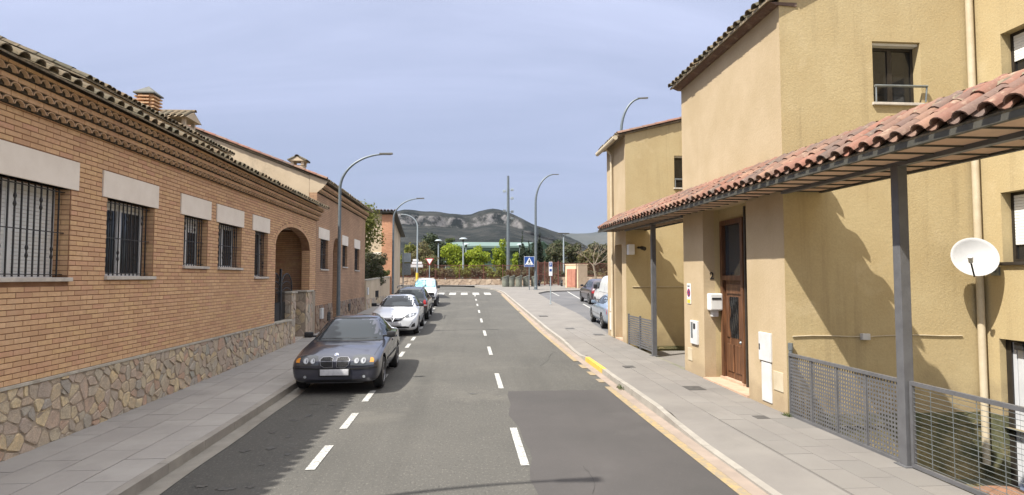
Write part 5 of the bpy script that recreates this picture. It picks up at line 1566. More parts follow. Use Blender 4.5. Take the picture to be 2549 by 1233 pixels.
def wheel_parts(car, ys, hw, r, w=.20, spokes=10, rim=None):
    tb = MB(); tb.lathe([(r*.62, -w/2+.01), (r*.90, -w/2), (r*.985, -w/2+.03), (r, -w/2+.055), (r, w/2-.055), (r*.985, w/2-.03), (r*.90, w/2), (r*.62, w/2-.01)], 30, Matrix.Rotation(math.pi/2, 4, 'Y'))
    tm = tb.mesh('tyre', M_tyre, True); tm.set_sharp_from_angle(angle=R(40))
    rb = MB(); rb.lathe([(r*.63, -w*.3), (r*.65, w/2-.012), (r*.60, w/2-.006), (r*.58, w/2-.04), (r*.30, w/2-.055), (r*.001, w/2-.055)], 30, Matrix.Rotation(math.pi/2, 4, 'Y'))
    rb.use(M_trim)
    rm = MB(); rm.use(M_trim); rm.lathe([(r*.62, -w*.35), (r*.64, -w*.2), (r*.60, -w*.1), (.01, -w*.1)], 24, Matrix.Rotation(math.pi/2, 4, 'Y'))
    rm.use(rim or M_rim)
    rm.lathe([(r*.66, w*.2), (r*.66, w/2-.01), (r*.60, w/2-.004), (r*.58, w/2-.03), (r*.58, w*.2)], 30, Matrix.Rotation(math.pi/2, 4, 'Y'))
    for k in range(spokes):
        rm.box((w/2-.045, -.017, r*.10), (w/2-.014, .017, r*.60), Matrix.Rotation(2*math.pi*k/spokes, 4, 'X'))
    rm.lathe([(r*.16, w*.2), (r*.16, w/2-.012), (r*.10, w/2-.004), (.002, w/2-.004)], 16, Matrix.Rotation(math.pi/2, 4, 'Y'))
    rmm = rm.mesh('rim')
    B = basis(car['root'])
    for y in ys:
        for sx in (-1, 1):
            M = B @ Matrix.Translation((sx*(hw-w/2-.005), y, r)) @ (Matrix.Identity(4) if sx > 0 else ROT180)
            e = bpy.data.objects.new('wheel', None); COL.objects.link(e); e.parent = car['root']; e.matrix_basis = B.inverted() @ M; e.empty_display_size = .1
            for nm, me in (('tyre', tm), ('rim', rmm)):
                o = bpy.data.objects.new(nm, me); COL.objects.link(o); o.parent = e
def start_car(name, label, cat, loc, rz, st, L, axles, hw, wr, paint, group, spokes=10, rim=None, pitch=0.0):
    root = thing(name, label, cat, loc, rz, group)
    root.rotation_euler = (pitch, 0, rz)
    v, f = loft_body(st, L)
    ys = [a-L/2 for a in axles]
    me = finish_body(v, f, [(y, hw) for y in ys], L, wr, paint)
    o = link('body', me, root, basis(root))
    bm = bmesh.new(); bm.from_mesh(me); bv = BVHTree.FromBMesh(bm); bm.free()
    car = {'root': root, '_b': bv, 'L': L, 'body': o}
    wheel_parts(car, ys, hw, wr, spokes=spokes, rim=rim)
    return car
def lbox(car, name, a, b, m, bev=.02, parent=None):
    mb = MB(); mb.bevbox(a, b, bev); o = mb.build(name, m, parent or car['root'], world=False, M=basis(car['root'])); autosmooth(o, 50); return o
def mirrors(car, x, y, z, m, w=.20, h=.13):
    for sx in (-1, 1):
        lbox(car, 'mirror_stem', (min(sx*(x-.12), sx*(x+.03)), y-.015, z+.01), (max(sx*(x-.12), sx*(x+.03)), y+.035, z+.05), m, .01)
        lbox(car, 'mirror', (sx*x if sx > 0 else sx*x-w, y-.05, z), (sx*x+w if sx > 0 else sx*x, y+.07, z+h), m, .035)
def both(poly): return [poly, [(-a, b) for a, b in reversed(poly)]]
def sunk(car, name, x, z, r, axis, m, off=.008, parent=None, n=14):
    return patch(car, name, [(x+r*math.cos(2*math.pi*k/n), z+r*math.sin(2*math.pi*k/n)) for k in range(n)], axis, m, off, .5, parent)
def seam(car, pts, axis, w=.008, m=None):
    for (a, b) in zip(pts, pts[1:]):
        d = Vector((b[0]-a[0], b[1]-a[1])); n_ = Vector((-d.y, d.x)).normalized()*w/2
        patch(car, 'panel_gap', [(a[0]-n_.x, a[1]-n_.y), (b[0]-n_.x, b[1]-n_.y), (b[0]+n_.x, b[1]+n_.y), (a[0]+n_.x, a[1]+n_.y)], axis, m or M_trim, .002, .12)
CG = 'cars parked along the left kerb'
slope = lambda y: math.atan2(g(y+1.4)-g(y-1.4), 2.8)

# ---- grey saloon, nose to the camera
L = 4.47; SED = [
 (0.00,.70,.29,.60,.60,.42,.622,.632),(0.035,.80,.22,.645,.70,.50,.668,.68),(0.18,.855,.19,.70,.755,.54,.728,.745),(0.45,.86,.19,.74,.77,.55,.785,.805),(0.78,.87,.19,.81,.785,.56,.855,.875),
 (1.14,.87,.19,.845,.79,.57,.875,.890),(1.28,.87,.19,.865,.79,.63,.905,.918),(1.54,.87,.19,.885,.785,.64,1.06,1.085),(2.05,.87,.19,.91,.775,.60,1.325,1.365),(2.55,.87,.19,.92,.775,.59,1.355,1.40),
 (3.05,.87,.19,.94,.775,.56,1.33,1.375),(3.50,.865,.20,.95,.77,.58,1.12,1.15),(3.78,.86,.21,.955,.765,.60,1.00,1.02),(4.15,.845,.23,.955,.74,.56,.985,1.005),(4.38,.81,.26,.92,.70,.50,.95,.965),(4.47,.68,.34,.80,.60,.42,.83,.84)]
yb = 12.0+L/2-.05
car = start_car('parked_car', 'dark grey saloon with kidney grille parked nearest the camera on the left', 'car', (-2.56, yb, g(yb)), R(.6), SED, L, (.76, 3.485), .865, .315, P_grey, CG, spokes=10)
for pl_ in both([(.29,.555),(.34,.715),(.44,.735),(.62,.725),(.70,.70),(.745,.655),(.74,.56),(.52,.545)]): patch(car, 'headlight', pl_, 'front', M_lensd, .008, .06)
for sx in (-1, 1):
    for (x, r_) in ((.415, .052), (.545, .056)):
        sunk(car, 'lamp_ring', sx*x, .638, r_, 'front', M_clad, .011); sunk(car, 'lamp_bowl', sx*x, .638, r_*.80, 'front', M_bowl, .014)
    patch(car, 'indicator', [(sx*a, b) for a, b in ((.665,.61),(.735,.61),(.740,.65),(.71,.68),(.67,.685))], 'front', M_amber, .012, .06)
    kd = patch(car, 'grille', [(sx*a, b) for a, b in ((.035,.52),(.035,.685),(.10,.705),(.24,.70),(.285,.66),(.27,.56),(.20,.515))], 'front', M_dchrome, .016, .06)
    patch(car, 'grille_opening', [(sx*a, b) for a, b in ((.045,.530),(.045,.679),(.10,.696),(.237,.691),(.274,.657),(.259,.565),(.195,.525))], 'front', M_trim, .021, .06, kd)
    for q in range(5): patch(car, 'grille_slat', [(sx*(.08+.038*q), .545), (sx*(.08+.038*q), .675), (sx*(.086+.038*q), .675), (sx*(.086+.038*q), .545)], 'front', M_clad, .026, .2, kd)
    sunk(car, 'fog_lamp', sx*.56, .34, .040, 'front', M_trim, .006); sunk(car, 'fog_lamp_glass', sx*.56, .34, .028, 'front', M_lens, .009)
    patch(car, 'bumper_strip', [(sx*a, b) for a, b in ((.30,.475),(.80,.495),(.80,.525),(.30,.505))], 'front', M_trim, .010, .08)
patch(car, 'air_intake', [(-.60,.235),(.60,.235),(.52,.285),(-.52,.285)], 'front', M_trim, .006, .08)
patch(car, 'lip', [(-.74,.198),(.74,.198),(.74,.215),(-.74,.215)], 'front', M_clad, .010, .09)
lbox(car, 'number_plate', (-.27, -L/2-.035, .37), (.27, -L/2+.03, .485), M_plate, .006)
lbox(car, 'plate_bed', (-.30, -L/2-.022, .345), (.30, -L/2+.06, .51), M_trim, .01)
wsp = [(-.73,.918),(.73,.918),(.70,1.01),(.63,1.25),(.585,1.325),(.30,1.350),(-.30,1.350),(-.585,1.325),(-.63,1.25),(-.70,1.01)]
ws = patch(car, 'windscreen', wsp, 'front', M_cglass, .006, .09)
patch(car, 'sun_strip', [(-.50,1.325),(.50,1.325),(.30,1.350),(-.30,1.350)], 'front', M_trim, .009, .12, ws)
patch(car, 'cowl', [(-.75,.897),(.75,.897),(.73,.921),(-.73,.921)], 'front', M_trim, .006, .12)
for (x0, x1) in ((-.55, .05), (.08, .62)):
    patch(car, 'wiper', [(x0, .932), (x1, .945), (x1, .955), (x0, .944)], 'front', M_trim, .014, .3)
for ax in ('left', 'right'):
    patch(car, 'side_window', [(-.42,.965),(.28,.975),(.28,1.315),(.0,1.30),(-.20,1.22),(-.50,1.02)], ax, M_cglass, .004, .1)
    patch(car, 'side_window', [(.34,.975),(1.05,1.0),(1.18,1.08),(.98,1.22),(.72,1.30),(.34,1.32)], ax, M_cglass, .004, .1)
    patch(car, 'side_strip', [(-1.0,.505),(1.7,.52),(1.7,.57),(-1.0,.555)], ax, M_trim, .006, .2)
    seam(car, [(-.80,.90),(-.82,.50),(-.72,.26)], ax); seam(car, [(.31,.95),(.31,.40),(.31,.26)], ax); seam(car, [(1.12,.95),(1.05,.60),(.86,.45)], ax)
    for y_ in (.10, .92): patch(car, 'door_handle', [(y_,.80),(y_+.17,.80),(y_+.17,.835),(y_,.835)], ax, P_grey, .022, .1)
seam(car, [(-.64,.69),(-.70,.80)], 'front'); seam(car, [(-.72,-1.95),(-.77,-.95)], 'top'); seam(car, [(.72,-1.95),(.77,-.95)], 'top')
for sx in (-1, 1): patch(car, 'tail_light', [(sx*.45,.66),(sx*.78,.66),(sx*.78,.86),(sx*.45,.84)], 'rear', M_redl, .008, .08)
patch(car, 'rear_window', [(-.62,1.03),(.62,1.03),(.50,1.32),(-.50,1.32)], 'rear', M_cglass, .006, .1)
mirrors(car, .80, -.60, .94, M_trim, .19, .125)
# round badge on the bonnet edge
bm_ = Matrix.Translation((0, -L/2+.185, .735)) @ Matrix.Rotation(R(58), 4, 'X')
bd = MB().lathe([(.042, 0), (.042, .010), (.038, .013), (.002, .013)], 20, bm_).build('badge', M_chrome, car['root'], world=False, M=basis(car['root']))
for k in range(4):
    mb = MB(); pts = [(0, 0, .0136)] + [(.033*math.cos(math.pi/2*(k+q/4)), .033*math.sin(math.pi/2*(k+q/4)), .0136) for q in range(5)]
    mb.face([bm_ @ Vector(p) for p in pts]); mb.build('badge_quarter', M_blue if k % 2 else M_signw, bd, world=False, M=basis(car['root']))

# ---- white hatchback, nose to the camera
L = 4.36; HAT = [
 (0.00,.60,.36,.62,.50,.36,.65,.66),(0.06,.76,.24,.68,.66,.48,.71,.72),(0.25,.86,.19,.75,.76,.54,.785,.805),(0.50,.90,.18,.81,.80,.57,.85,.87),(0.85,.905,.18,.87,.82,.58,.91,.93),
 (1.20,.905,.18,.92,.82,.60,.97,.99),(1.40,.905,.18,.935,.81,.62,1.04,1.06),(2.00,.905,.18,.95,.80,.60,1.36,1.40),(2.60,.905,.18,.965,.80,.60,1.40,1.445),
 (3.20,.90,.19,.99,.79,.58,1.37,1.41),(3.75,.89,.21,1.02,.78,.57,1.24,1.28),(4.10,.86,.24,1.02,.74,.54,1.08,1.10),(4.28,.80,.28,.95,.68,.5,.98,1.0),(4.36,.66,.36,.82,.58,.42,.85,.86)]
yb = 22.35+L/2
car = start_car('parked_car', 'white hatchback with dark grille parked second on the left behind the grey saloon', 'car', (-2.68, yb, g(yb)), R(0), HAT, L, (.93, 3.60), .90, .325, P_white, CG, spokes=5, pitch=slope(yb))
for pl_ in both([(.42,.72),(.50,.79),(.70,.83),(.82,.83),(.80,.76),(.66,.70),(.50,.68)]): patch(car, 'headlight', pl_, 'front', M_lensd, .008, .06)
for sx in (-1, 1): sunk(car, 'bulb', sx*.62, .755, .045, 'front', M_bulb, .013); sunk(car, 'bulb', sx*.72, .775, .032, 'front', M_bulb, .013)
gr = patch(car, 'grille', [(-.50,.735),(-.30,.60),(-.12,.555),(.12,.555),(.30,.60),(.50,.735),(.30,.70),(-.30,.70)], 'front', M_trim, .008, .06)
for q in range(3):
    z_ = .61+.035*q; xw = .24+.07*q
    patch(car, 'grille_bar', [(-xw, z_), (xw, z_), (xw, z_+.010), (-xw, z_+.010)], 'front', M_chrome, .014, .08, gr)
# upright diamond badge, open in the middle
for sx in (-1, 1):
    patch(car, 'badge', [(0,.79),(sx*.075,.665),(0,.54),(0,.585),(sx*.042,.665),(0,.745)], 'front', M_chrome, .026, .3)
patch(car, 'air_intake', [(-.52,.25),(.52,.25),(.62,.36),(.46,.385),(-.46,.385),(-.62,.36)], 'front', M_trim, .007, .08)
for sx in (-1, 1):
    patch(car, 'fog_vent', [(sx*.66,.34),(sx*.80,.36),(sx*.80,.50),(sx*.72,.46)], 'front', M_trim, .008, .07); patch(car, 'day_lamp', [(sx*.60,.40),(sx*.66,.42),(sx*.74,.54),(sx*.70,.55)], 'front', M_lens, .010, .07)
lbox(car, 'number_plate', (-.27, -L/2-.03, .42), (.27, -L/2+.04, .535), M_plate, .006)
ws = patch(car, 'windscreen', [(-.72,1.045),(.72,1.045),(.66,1.20),(.58,1.365),(.30,1.385),(-.30,1.385),(-.58,1.365),(-.66,1.20)], 'front', M_cglass, .006, .09)
patch(car, 'cowl', [(-.72,1.01),(.72,1.01),(.72,1.046),(-.72,1.046)], 'front', M_trim, .005, .12)
for ax in ('left', 'right'):
    patch(car, 'side_window', [(-.50,1.0),(.22,1.01),(.22,1.33),(-.05,1.32),(-.28,1.22),(-.55,1.05)], ax, M_cglass, .004, .1)
    patch(car, 'side_window', [(.28,1.01),(1.10,1.06),(1.35,1.18),(1.05,1.29),(.28,1.335)], ax, M_cglass, .004, .1)
    seam(car, [(-.72,.92),(-.74,.50),(-.60,.28)], ax); seam(car, [(.25,.98),(.25,.40)], ax)
patch(car, 'rear_window', [(-.55,1.08),(.55,1.08),(.48,1.30),(-.48,1.30)], 'rear', M_cglass, .006, .1)
mirrors(car, .82, -.52, 1.0, M_trim, .20, .13)

# ---- dark estate 4x4, tail to the camera
L = 4.45; WAG = [
 (0.00,.60,.42,.68,.50,.36,.71,.72),(0.08,.76,.32,.76,.66,.48,.79,.80),(0.30,.84,.28,.84,.74,.54,.87,.89),(0.80,.865,.27,.92,.78,.57,.96,.98),(1.25,.865,.27,.97,.79,.60,1.03,1.05),
 (1.45,.865,.27,.98,.785,.62,1.12,1.14),(1.95,.865,.27,.99,.775,.62,1.46,1.51),(2.60,.865,.27,1.0,.775,.63,1.50,1.555),(3.40,.865,.27,1.0,.775,.63,1.50,1.555),(4.00,.86,.28,1.0,.77,.62,1.46,1.51),
 (4.25,.85,.30,.99,.76,.61,1.24,1.28),(4.36,.84,.32,.97,.74,.60,1.05,1.07),(4.45,.78,.40,.84,.66,.48,.90,.91)]
yb = 27.9+L/2
car = start_car('parked_car', 'dark estate car with roof rails parked third on the left, tail towards us', 'car', (-2.60, yb, g(yb)), math.pi, WAG, L, (.85, 3.38), .86, .335, P_dark, CG, spokes=6, pitch=-slope(yb))
patch(car, 'rear_window', [(-.66,1.06),(.66,1.06),(.60,1.40),(.30,1.44),(-.30,1.44),(-.60,1.40)], 'rear', M_cglass, .006, .09)
for sx in (-1, 1):
    patch(car, 'tail_light', [(sx*.60,.70),(sx*.82,.70),(sx*.82,.98),(sx*.66,.98)], 'rear', M_redl, .010, .07)
    patch(car, 'reverse_light', [(sx*.62,.72),(sx*.80,.72),(sx*.80,.78),(sx*.62,.78)], 'rear', M_lens, .014, .07)
lbox(car, 'number_plate', (-.26, L/2-.06, .70), (.26, L/2-.0, .815), M_plate, .006)
patch(car, 'bumper', [(-.82,.36),(.82,.36),(.82,.60),(-.82,.60)], 'rear', M_clad, .012, .1)
for ax in ('left', 'right'):
    patch(car, 'sill_cladding', [(-1.75,.30),(1.75,.30),(1.75,.50),(-1.75,.50)], ax, M_clad, .006, .2)
    patch(car, 'side_window', [(-.62,1.04),(.15,1.05),(.15,1.42),(-.22,1.40),(-.48,1.22)], ax, M_cglass, .004, .1)
    patch(car, 'side_window', [(.21,1.05),(1.0,1.05),(1.0,1.43),(.21,1.43)], ax, M_cglass, .004, .1)
    patch(car, 'side_window', [(1.06,1.05),(1.78,1.07),(1.66,1.40),(1.06,1.43)], ax, M_cglass, .004, .1)
for sx in (-1, 1):
    mb = MB(); mb.tube([(sx*.60, -.35, 1.53), (sx*.60, -.25, 1.59), (sx*.60, 1.55, 1.585), (sx*.60, 1.68, 1.52)], .022, 8); mb.build('roof_rail', M_clad, car['root'], world=False, M=basis(car['root']))
patch(car, 'windscreen', [(-.68,1.12),(.68,1.12),(.60,1.44),(-.60,1.44)], 'front', M_cglass, .006, .1)
mirrors(car, .79, -.58, 1.05, M_trim)

# ---- small white off-road car, nose to the camera, blue shade behind the windscreen
L = 3.70; OFF = [
 (0.00,.66,.48,.78,.58,.44,.82,.83),(0.06,.74,.40,.86,.66,.50,.90,.91),(0.25,.78,.36,.93,.72,.54,.97,.985),(0.90,.80,.35,.98,.75,.57,1.02,1.035),(1.15,.80,.35,1.0,.75,.60,1.06,1.075),(1.30,.80,.35,1.0,.745,.63,1.17,1.19),
 (1.60,.80,.35,1.01,.735,.64,1.60,1.645),(2.20,.80,.35,1.02,.735,.65,1.64,1.69),(3.0,.80,.35,1.02,.735,.65,1.64,1.69),(3.5,.80,.36,1.02,.73,.64,1.58,1.63),(3.62,.79,.40,1.0,.70,.60,1.3,1.33),(3.70,.72,.48,.9,.62,.5,.98,1.0)]
yb = 36.6+L/2
car = start_car('parked_car', 'small white off-road car with a blue sun shade parked last on the left', 'car', (-2.55, yb, g(yb)), 0, OFF, L, (.62, 2.82), .80, .34, P_whit2, CG, spokes=6, pitch=slope(yb))
patch(car, 'windscreen', [(-.70,1.13),(.70,1.13),(.63,1.59),(-.63,1.59)], 'front', M_cglass, .006, .1)
for sx in (-1, 1): patch(car, 'sun_shade', [(sx*.02,1.17),(sx*.64,1.17),(sx*.58,1.55),(sx*.02,1.55)], 'front', M_shade, .012, .1)
patch(car, 'grille', [(-.62,.66),(.62,.66),(.64,.84),(-.64,.84)], 'front', M_trim, .008, .1)
for sx in (-1, 1): sunk(car, 'headlight', sx*.50, .75, .085, 'front', M_lens, .014); 
patch(car, 'bumper', [(-.74,.42),(.74,.42),(.74,.63),(-.74,.63)], 'front', M_clad, .014, .1)
mb = MB(); mb.tube([(-.5, -L/2-.06, .45), (-.5, -L/2-.08, .86), (.5, -L/2-.08, .86), (.5, -L/2-.06, .45)], .03, 8); mb.build('bull_bar', M_trim, car['root'], world=False, M=basis(car['root']))
for ax in ('left', 'right'):
    patch(car, 'side_window', [(-.48,1.06),(.30,1.06),(.30,1.56),(-.22,1.56)], ax, M_cglass, .004, .1); patch(car, 'side_window', [(.38,1.06),(1.5,1.06),(1.45,1.56),(.38,1.56)], ax, M_cglass, .004, .1)
    patch(car, 'sill_cladding', [(-1.5,.38),(1.5,.38),(1.5,.56),(-1.5,.56)], ax, M_clad, .006, .2)
mirrors(car, .75, -.42, 1.08, M_trim, .17, .16)

# ---- car park on the right: saloon, van, people carrier, tails to the camera
PG = 'vehicles in the car park behind the end house'
L = 4.40
car = start_car('parked_car', 'grey blue saloon half hidden behind the corner of the end house', 'car', (6.52, 25.75, g(25.75)+.012), math.pi+R(-3), SED, 4.47, (.80, 3.42), .865, .31, P_blue, PG, spokes=9, pitch=-slope(25.7))
for ax in ('left', 'right'):
    patch(car, 'side_window', [(-.42,.965),(.28,.975),(.28,1.315),(.0,1.30),(-.20,1.22),(-.50,1.02)], ax, M_cglass, .004, .1)
    patch(car, 'side_window', [(.34,.975),(1.05,1.0),(1.18,1.08),(.98,1.22),(.72,1.30),(.34,1.32)], ax, M_cglass, .004, .1)
    patch(car, 'side_strip', [(-1.0,.52),(1.7,.54),(1.7,.57),(-1.0,.55)], ax, M_clad, .005, .2)
    for y_ in (.10, .92): patch(car, 'door_handle', [(y_,.80),(y_+.17,.80),(y_+.17,.835),(y_,.835)], ax, P_blue, .022, .1)
    seam(car, [(.31,.95),(.31,.40),(.31,.26)], ax); seam(car, [(-.80,.90),(-.82,.50)], ax); seam(car, [(1.12,.95),(1.05,.60)], ax)
for sx in (-1, 1): patch(car, 'tail_light', [(sx*.50,.66),(sx*.80,.66),(sx*.80,.88),(sx*.50,.86)], 'rear', M_redl, .008, .08)
patch(car, 'rear_window', [(-.62,1.03),(.62,1.03),(.50,1.32),(-.50,1.32)], 'rear', M_cglass, .006, .1)
lbox(car, 'number_plate', (-.26, 4.47/2-.04, .60), (.26, 4.47/2+.005, .715), M_plate, .006)
mirrors(car, .80, -.60, .94, P_blue, .19, .125)
L = 4.9; VAN = [
 (0.00,.66,.40,.72,.56,.42,.78,.80),(0.10,.82,.28,.84,.72,.52,.90,.92),(0.40,.92,.24,.98,.82,.60,1.05,1.07),(0.85,.95,.24,1.08,.86,.66,1.20,1.23),(1.05,.95,.24,1.12,.86,.70,1.36,1.40),(1.65,.95,.24,1.15,.88,.76,1.88,1.94),
 (2.2,.95,.24,1.15,.90,.80,1.95,2.0),(3.6,.95,.24,1.15,.90,.80,1.95,2.0),(4.7,.95,.25,1.15,.90,.80,1.93,1.98),(4.84,.94,.28,1.12,.88,.78,1.86,1.92),(4.9,.88,.36,1.0,.80,.70,1.7,1.75)]
car = start_car('parked_van', 'white panel van standing behind the grey blue saloon in the car park', 'van', (8.52, 33.4, g(33.4)+.012), math.pi, VAN, L, (.95, 3.95), .94, .33, P_whit2, PG, spokes=7, pitch=-slope(33.9))
for ax in ('left', 'right'):
    patch(car, 'side_window', [(-1.30,1.20),(-.62,1.20),(-.62,1.72),(-.86,1.72),(-1.25,1.36)], ax, M_cglass, .004, .1)
    seam(car, [(-.55,1.85),(-.55,.40)], ax, .02); seam(car, [(.75,1.85),(.75,.40)], ax, .02); seam(car, [(-.5,1.06),(2.2,1.06)], ax, .025, M_clad)
    patch(car, 'rub_strip', [(-1.1,.52),(2.2,.52),(2.2,.62),(-1.1,.62)], ax, M_clad, .006, .25)
patch(car, 'windscreen', [(-.78,1.38),(.78,1.38),(.70,1.84),(-.70,1.84)], 'front', M_cglass, .006, .1)
for sx in (-1, 1): patch(car, 'tail_light', [(sx*.74,.85),(sx*.88,.85),(sx*.88,1.3),(sx*.74,1.3)], 'rear', M_redl, .008, .1)
seam(car, [(0,1.85),(0,.45)], 'rear', .02)
lbox(car, 'roof_vent', (-.35, 1.1, 1.97), (.35, 1.8, 2.10), P_whit2, .04)
mirrors(car, .88, -1.15, 1.18, M_trim, .22, .26)
MPV = [(0.00,.60,.38,.66,.50,.36,.69,.70),(0.06,.78,.28,.74,.66,.48,.78,.79),(0.30,.86,.23,.84,.76,.54,.88,.90),(0.75,.89,.22,.94,.80,.58,.99,1.01),(1.05,.89,.22,.99,.80,.62,1.09,1.12),
 (1.85,.89,.22,1.02,.80,.64,1.54,1.59),(2.6,.89,.22,1.03,.80,.65,1.59,1.64),(3.5,.89,.22,1.03,.80,.64,1.57,1.62),(4.05,.88,.24,1.03,.79,.62,1.42,1.47),(4.3,.86,.28,1.0,.76,.58,1.12,1.15),(4.4,.76,.38,.86,.64,.46,.92,.93)]
car = start_car('parked_car', 'dark plum people carrier standing farthest in the car park', 'car', (8.78, 39.7, g(39.7)+.012), math.pi, MPV, 4.4, (.9, 3.55), .885, .33, P_plum, PG, spokes=6, pitch=-slope(40))
for ax in ('left', 'right'):
    patch(car, 'side_window', [(-.78,1.07),(-.05,1.08),(-.05,1.48),(-.30,1.46)], ax, M_cglass, .004, .1); patch(car, 'side_window', [(.02,1.08),(.88,1.08),(.88,1.50),(.02,1.50)], ax, M_cglass, .004, .1); patch(car, 'side_window', [(.95,1.08),(1.72,1.10),(1.55,1.42),(.95,1.49)], ax, M_cglass, .004, .1)
    patch(car, 'rub_strip', [(-1.0,.55),(1.6,.57),(1.6,.63),(-1.0,.61)], ax, M_clad, .006, .25)
patch(car, 'windscreen', [(-.72,1.12),(.72,1.12),(.62,1.52),(-.62,1.52)], 'front', M_cglass, .006, .1)
patch(car, 'rear_window', [(-.62,1.16),(.62,1.16),(.56,1.44),(-.56,1.44)], 'rear', M_cglass, .006, .1)
for sx in (-1, 1): patch(car, 'tail_light', [(sx*.66,.75),(sx*.82,.75),(sx*.82,1.15),(sx*.66,1.15)], 'rear', M_redl, .008, .1)
mirrors(car, .80, -.72, 1.08, M_trim)
# ================================================================== street lamps, signs, bins
def curved_lamp(label, x, y, z0, h, rise, reach, sgn=1, base_col=None, m=None, group='curved street lamps', ang=0.0, r0=.075, head=.42):
    t = thing('street_lamp', label, 'street lamp', (x, y, z0), ang, group)
    m = m or M_lamp
    B = basis(t)
    P = [(0, 0, 0), (0, 0, h*.5), (0, 0, h)]
    n = 14
    for i in range(1, n+1):
        a = math.pi/2*i/n*.94
        P.append((sgn*reach*(1-math.cos(a)), 0, h+rise*math.sin(a)))
    rs = [r0, r0*.85, r0*.72]+[r0*.72-(r0*.30)*i/n for i in range(1, n+1)]
    mb = MB(); mb.tube(P, rs, 12); o = mb.build('pole', m, t, world=False, M=B); autosmooth(o, 40)
    mb = MB(); mb.lathe([(r0*1.7, 0), (r0*1.7, .02), (r0*1.15, .05), (r0*1.1, .3), (r0*1.02, .32)], 14); mb.build('base_plate', m, t, world=False, M=B)
    ex, ez = P[-1][0], P[-1][2]
    mb = MB()
    mb.add([(ex-sgn*.06, -.05, ez-.02), (ex-sgn*.06, .05, ez-.02), (ex+sgn*head, .09, ez+.015), (ex+sgn*head, -.09, ez+.015), (ex-sgn*.06, -.04, ez+.05), (ex-sgn*.06, .04, ez+.05), (ex+sgn*head, .07, ez+.06), (ex+sgn*head, -.07, ez+.06), ],
           [(0,1,2,3),(7,6,5,4),(0,4,5,1),(1,5,6,2),(2,6,7,3),(3,7,4,0)])
    hd = mb.build('lamp_head', M_darksteel if m is M_lamp else m, t, world=False, M=B)
    mb = MB(); mb.box((ex+sgn*.05, -.05, ez-.014), (ex+sgn*(head-.05), .05, ez+.012)); mb.build('lens', M_lens, hd, world=False, M=B)
    if base_col:
        mb = MB(); mb.tube([(0, 0, .05), (0, 0, 1.3)], r0+.05, 12); mb.build('painted_foot', base_col, t, world=False, M=B)
    return t
curved_lamp('curved grey street lamp beside the grey saloon in front of the brown brick house', -4.60, 22.15, g(22.15)+SW, 5.25, 1.32, 1.62)
curved_lamp('curved grey street lamp at the corner house behind the parked cars', -4.50, 37.5, g(37.5)+SW, 5.25, 1.30, 1.62)
curved_lamp('curved street lamp just behind the camera on the left pavement', -4.60, 4.30, SW, 5.40, 1.45, 1.62)
M_yfoot = mat('yellow_foot_paint', lin((226,190,70)), lin((206,170,60)), scale=5, rough=.7)
curved_lamp('curved street lamp with yellow painted foot in front of the park hedge', -5.2, 64.6, g(64.6)+SW, 6.2, 1.35, 1.5, sgn=-1, base_col=M_yfoot, m=M_pale, r0=.09)
curved_lamp('tall curved street lamp beside the blue crossing sign', 6.45, 55.2, g(55.2)+SW, 8.0, 2.75, 1.75, m=M_lamp, r0=.14, head=.6)
curved_lamp('curved street lamp rising behind the roof of the end house', 8.35, 31.5, g(31.5), 9.75, 1.85, 1.05, m=M_lamp, r0=.11, head=.5, ang=R(-10))

def pole_part(root, r, h, m=None):
    mb = MB(); mb.tube([(0, 0, 0), (0, 0, h)], r, 10); return mb.build('pole', m or M_galv, root, world=False, M=basis(root))
# pedestrian crossing sign
ps = thing('crossing_sign', 'blue square sign with white triangle and walking figure on a grey post', 'sign', (5.82, 55.0, g(55)+SW))
B = basis(ps); pole_part(ps, .045, 3.1)
mb = MB(); mb.bevbox((-.48, -.055, 2.10), (.48, -.04, 3.06), .006); mb.build('plate', M_signw, ps, world=False, M=B)
mb = MB(); mb.box((-.455, -.060, 2.125), (.455, -.0555, 3.035)); mb.build('field', M_blue, ps, world=False, M=B)
mb = MB(); mb.prism([(-.40, -.061, 2.26), (.40, -.061, 2.26), (0, -.061, 2.97)], (0, -.004, 0)); mb.build('triangle', M_signw, ps, world=False, M=B)
fig = MB()
fig.lathe([(.045, 0), (.045, .004)], 14, Matrix.Translation((0, -.066, 2.76)) @ Matrix.Rotation(math.pi/2, 4, 'X'))
q = lambda pts: fig.prism([(a, -.066, b) for a, b in pts], (0, -.004, 0))
q([(-.05,2.70),(.05,2.70),(.045,2.52),(-.045,2.52)]); q([(-.05,2.69),(-.12,2.54),(-.095,2.52),(-.04,2.62)]); q([(.05,2.69),(.12,2.55),(.095,2.53),(.04,2.62)])
q([(-.045,2.53),(0,2.53),(-.07,2.36),(-.12,2.36)]); q([(.0,2.53),(.045,2.53),(.12,2.36),(.07,2.36)])
fig.build('walking_figure', M_black, ps, world=False, M=B)
for k in range(5):
    x = -.30+.15*k
    mb = MB(); mb.prism([(x-.035, -.066, 2.275), (x+.035, -.066, 2.275), (x*.82+.028, -.066, 2.345), (x*.82-.028, -.066, 2.345)], (0, -.0035, 0)); mb.build('crossing_bar', M_black, ps, world=False, M=B)
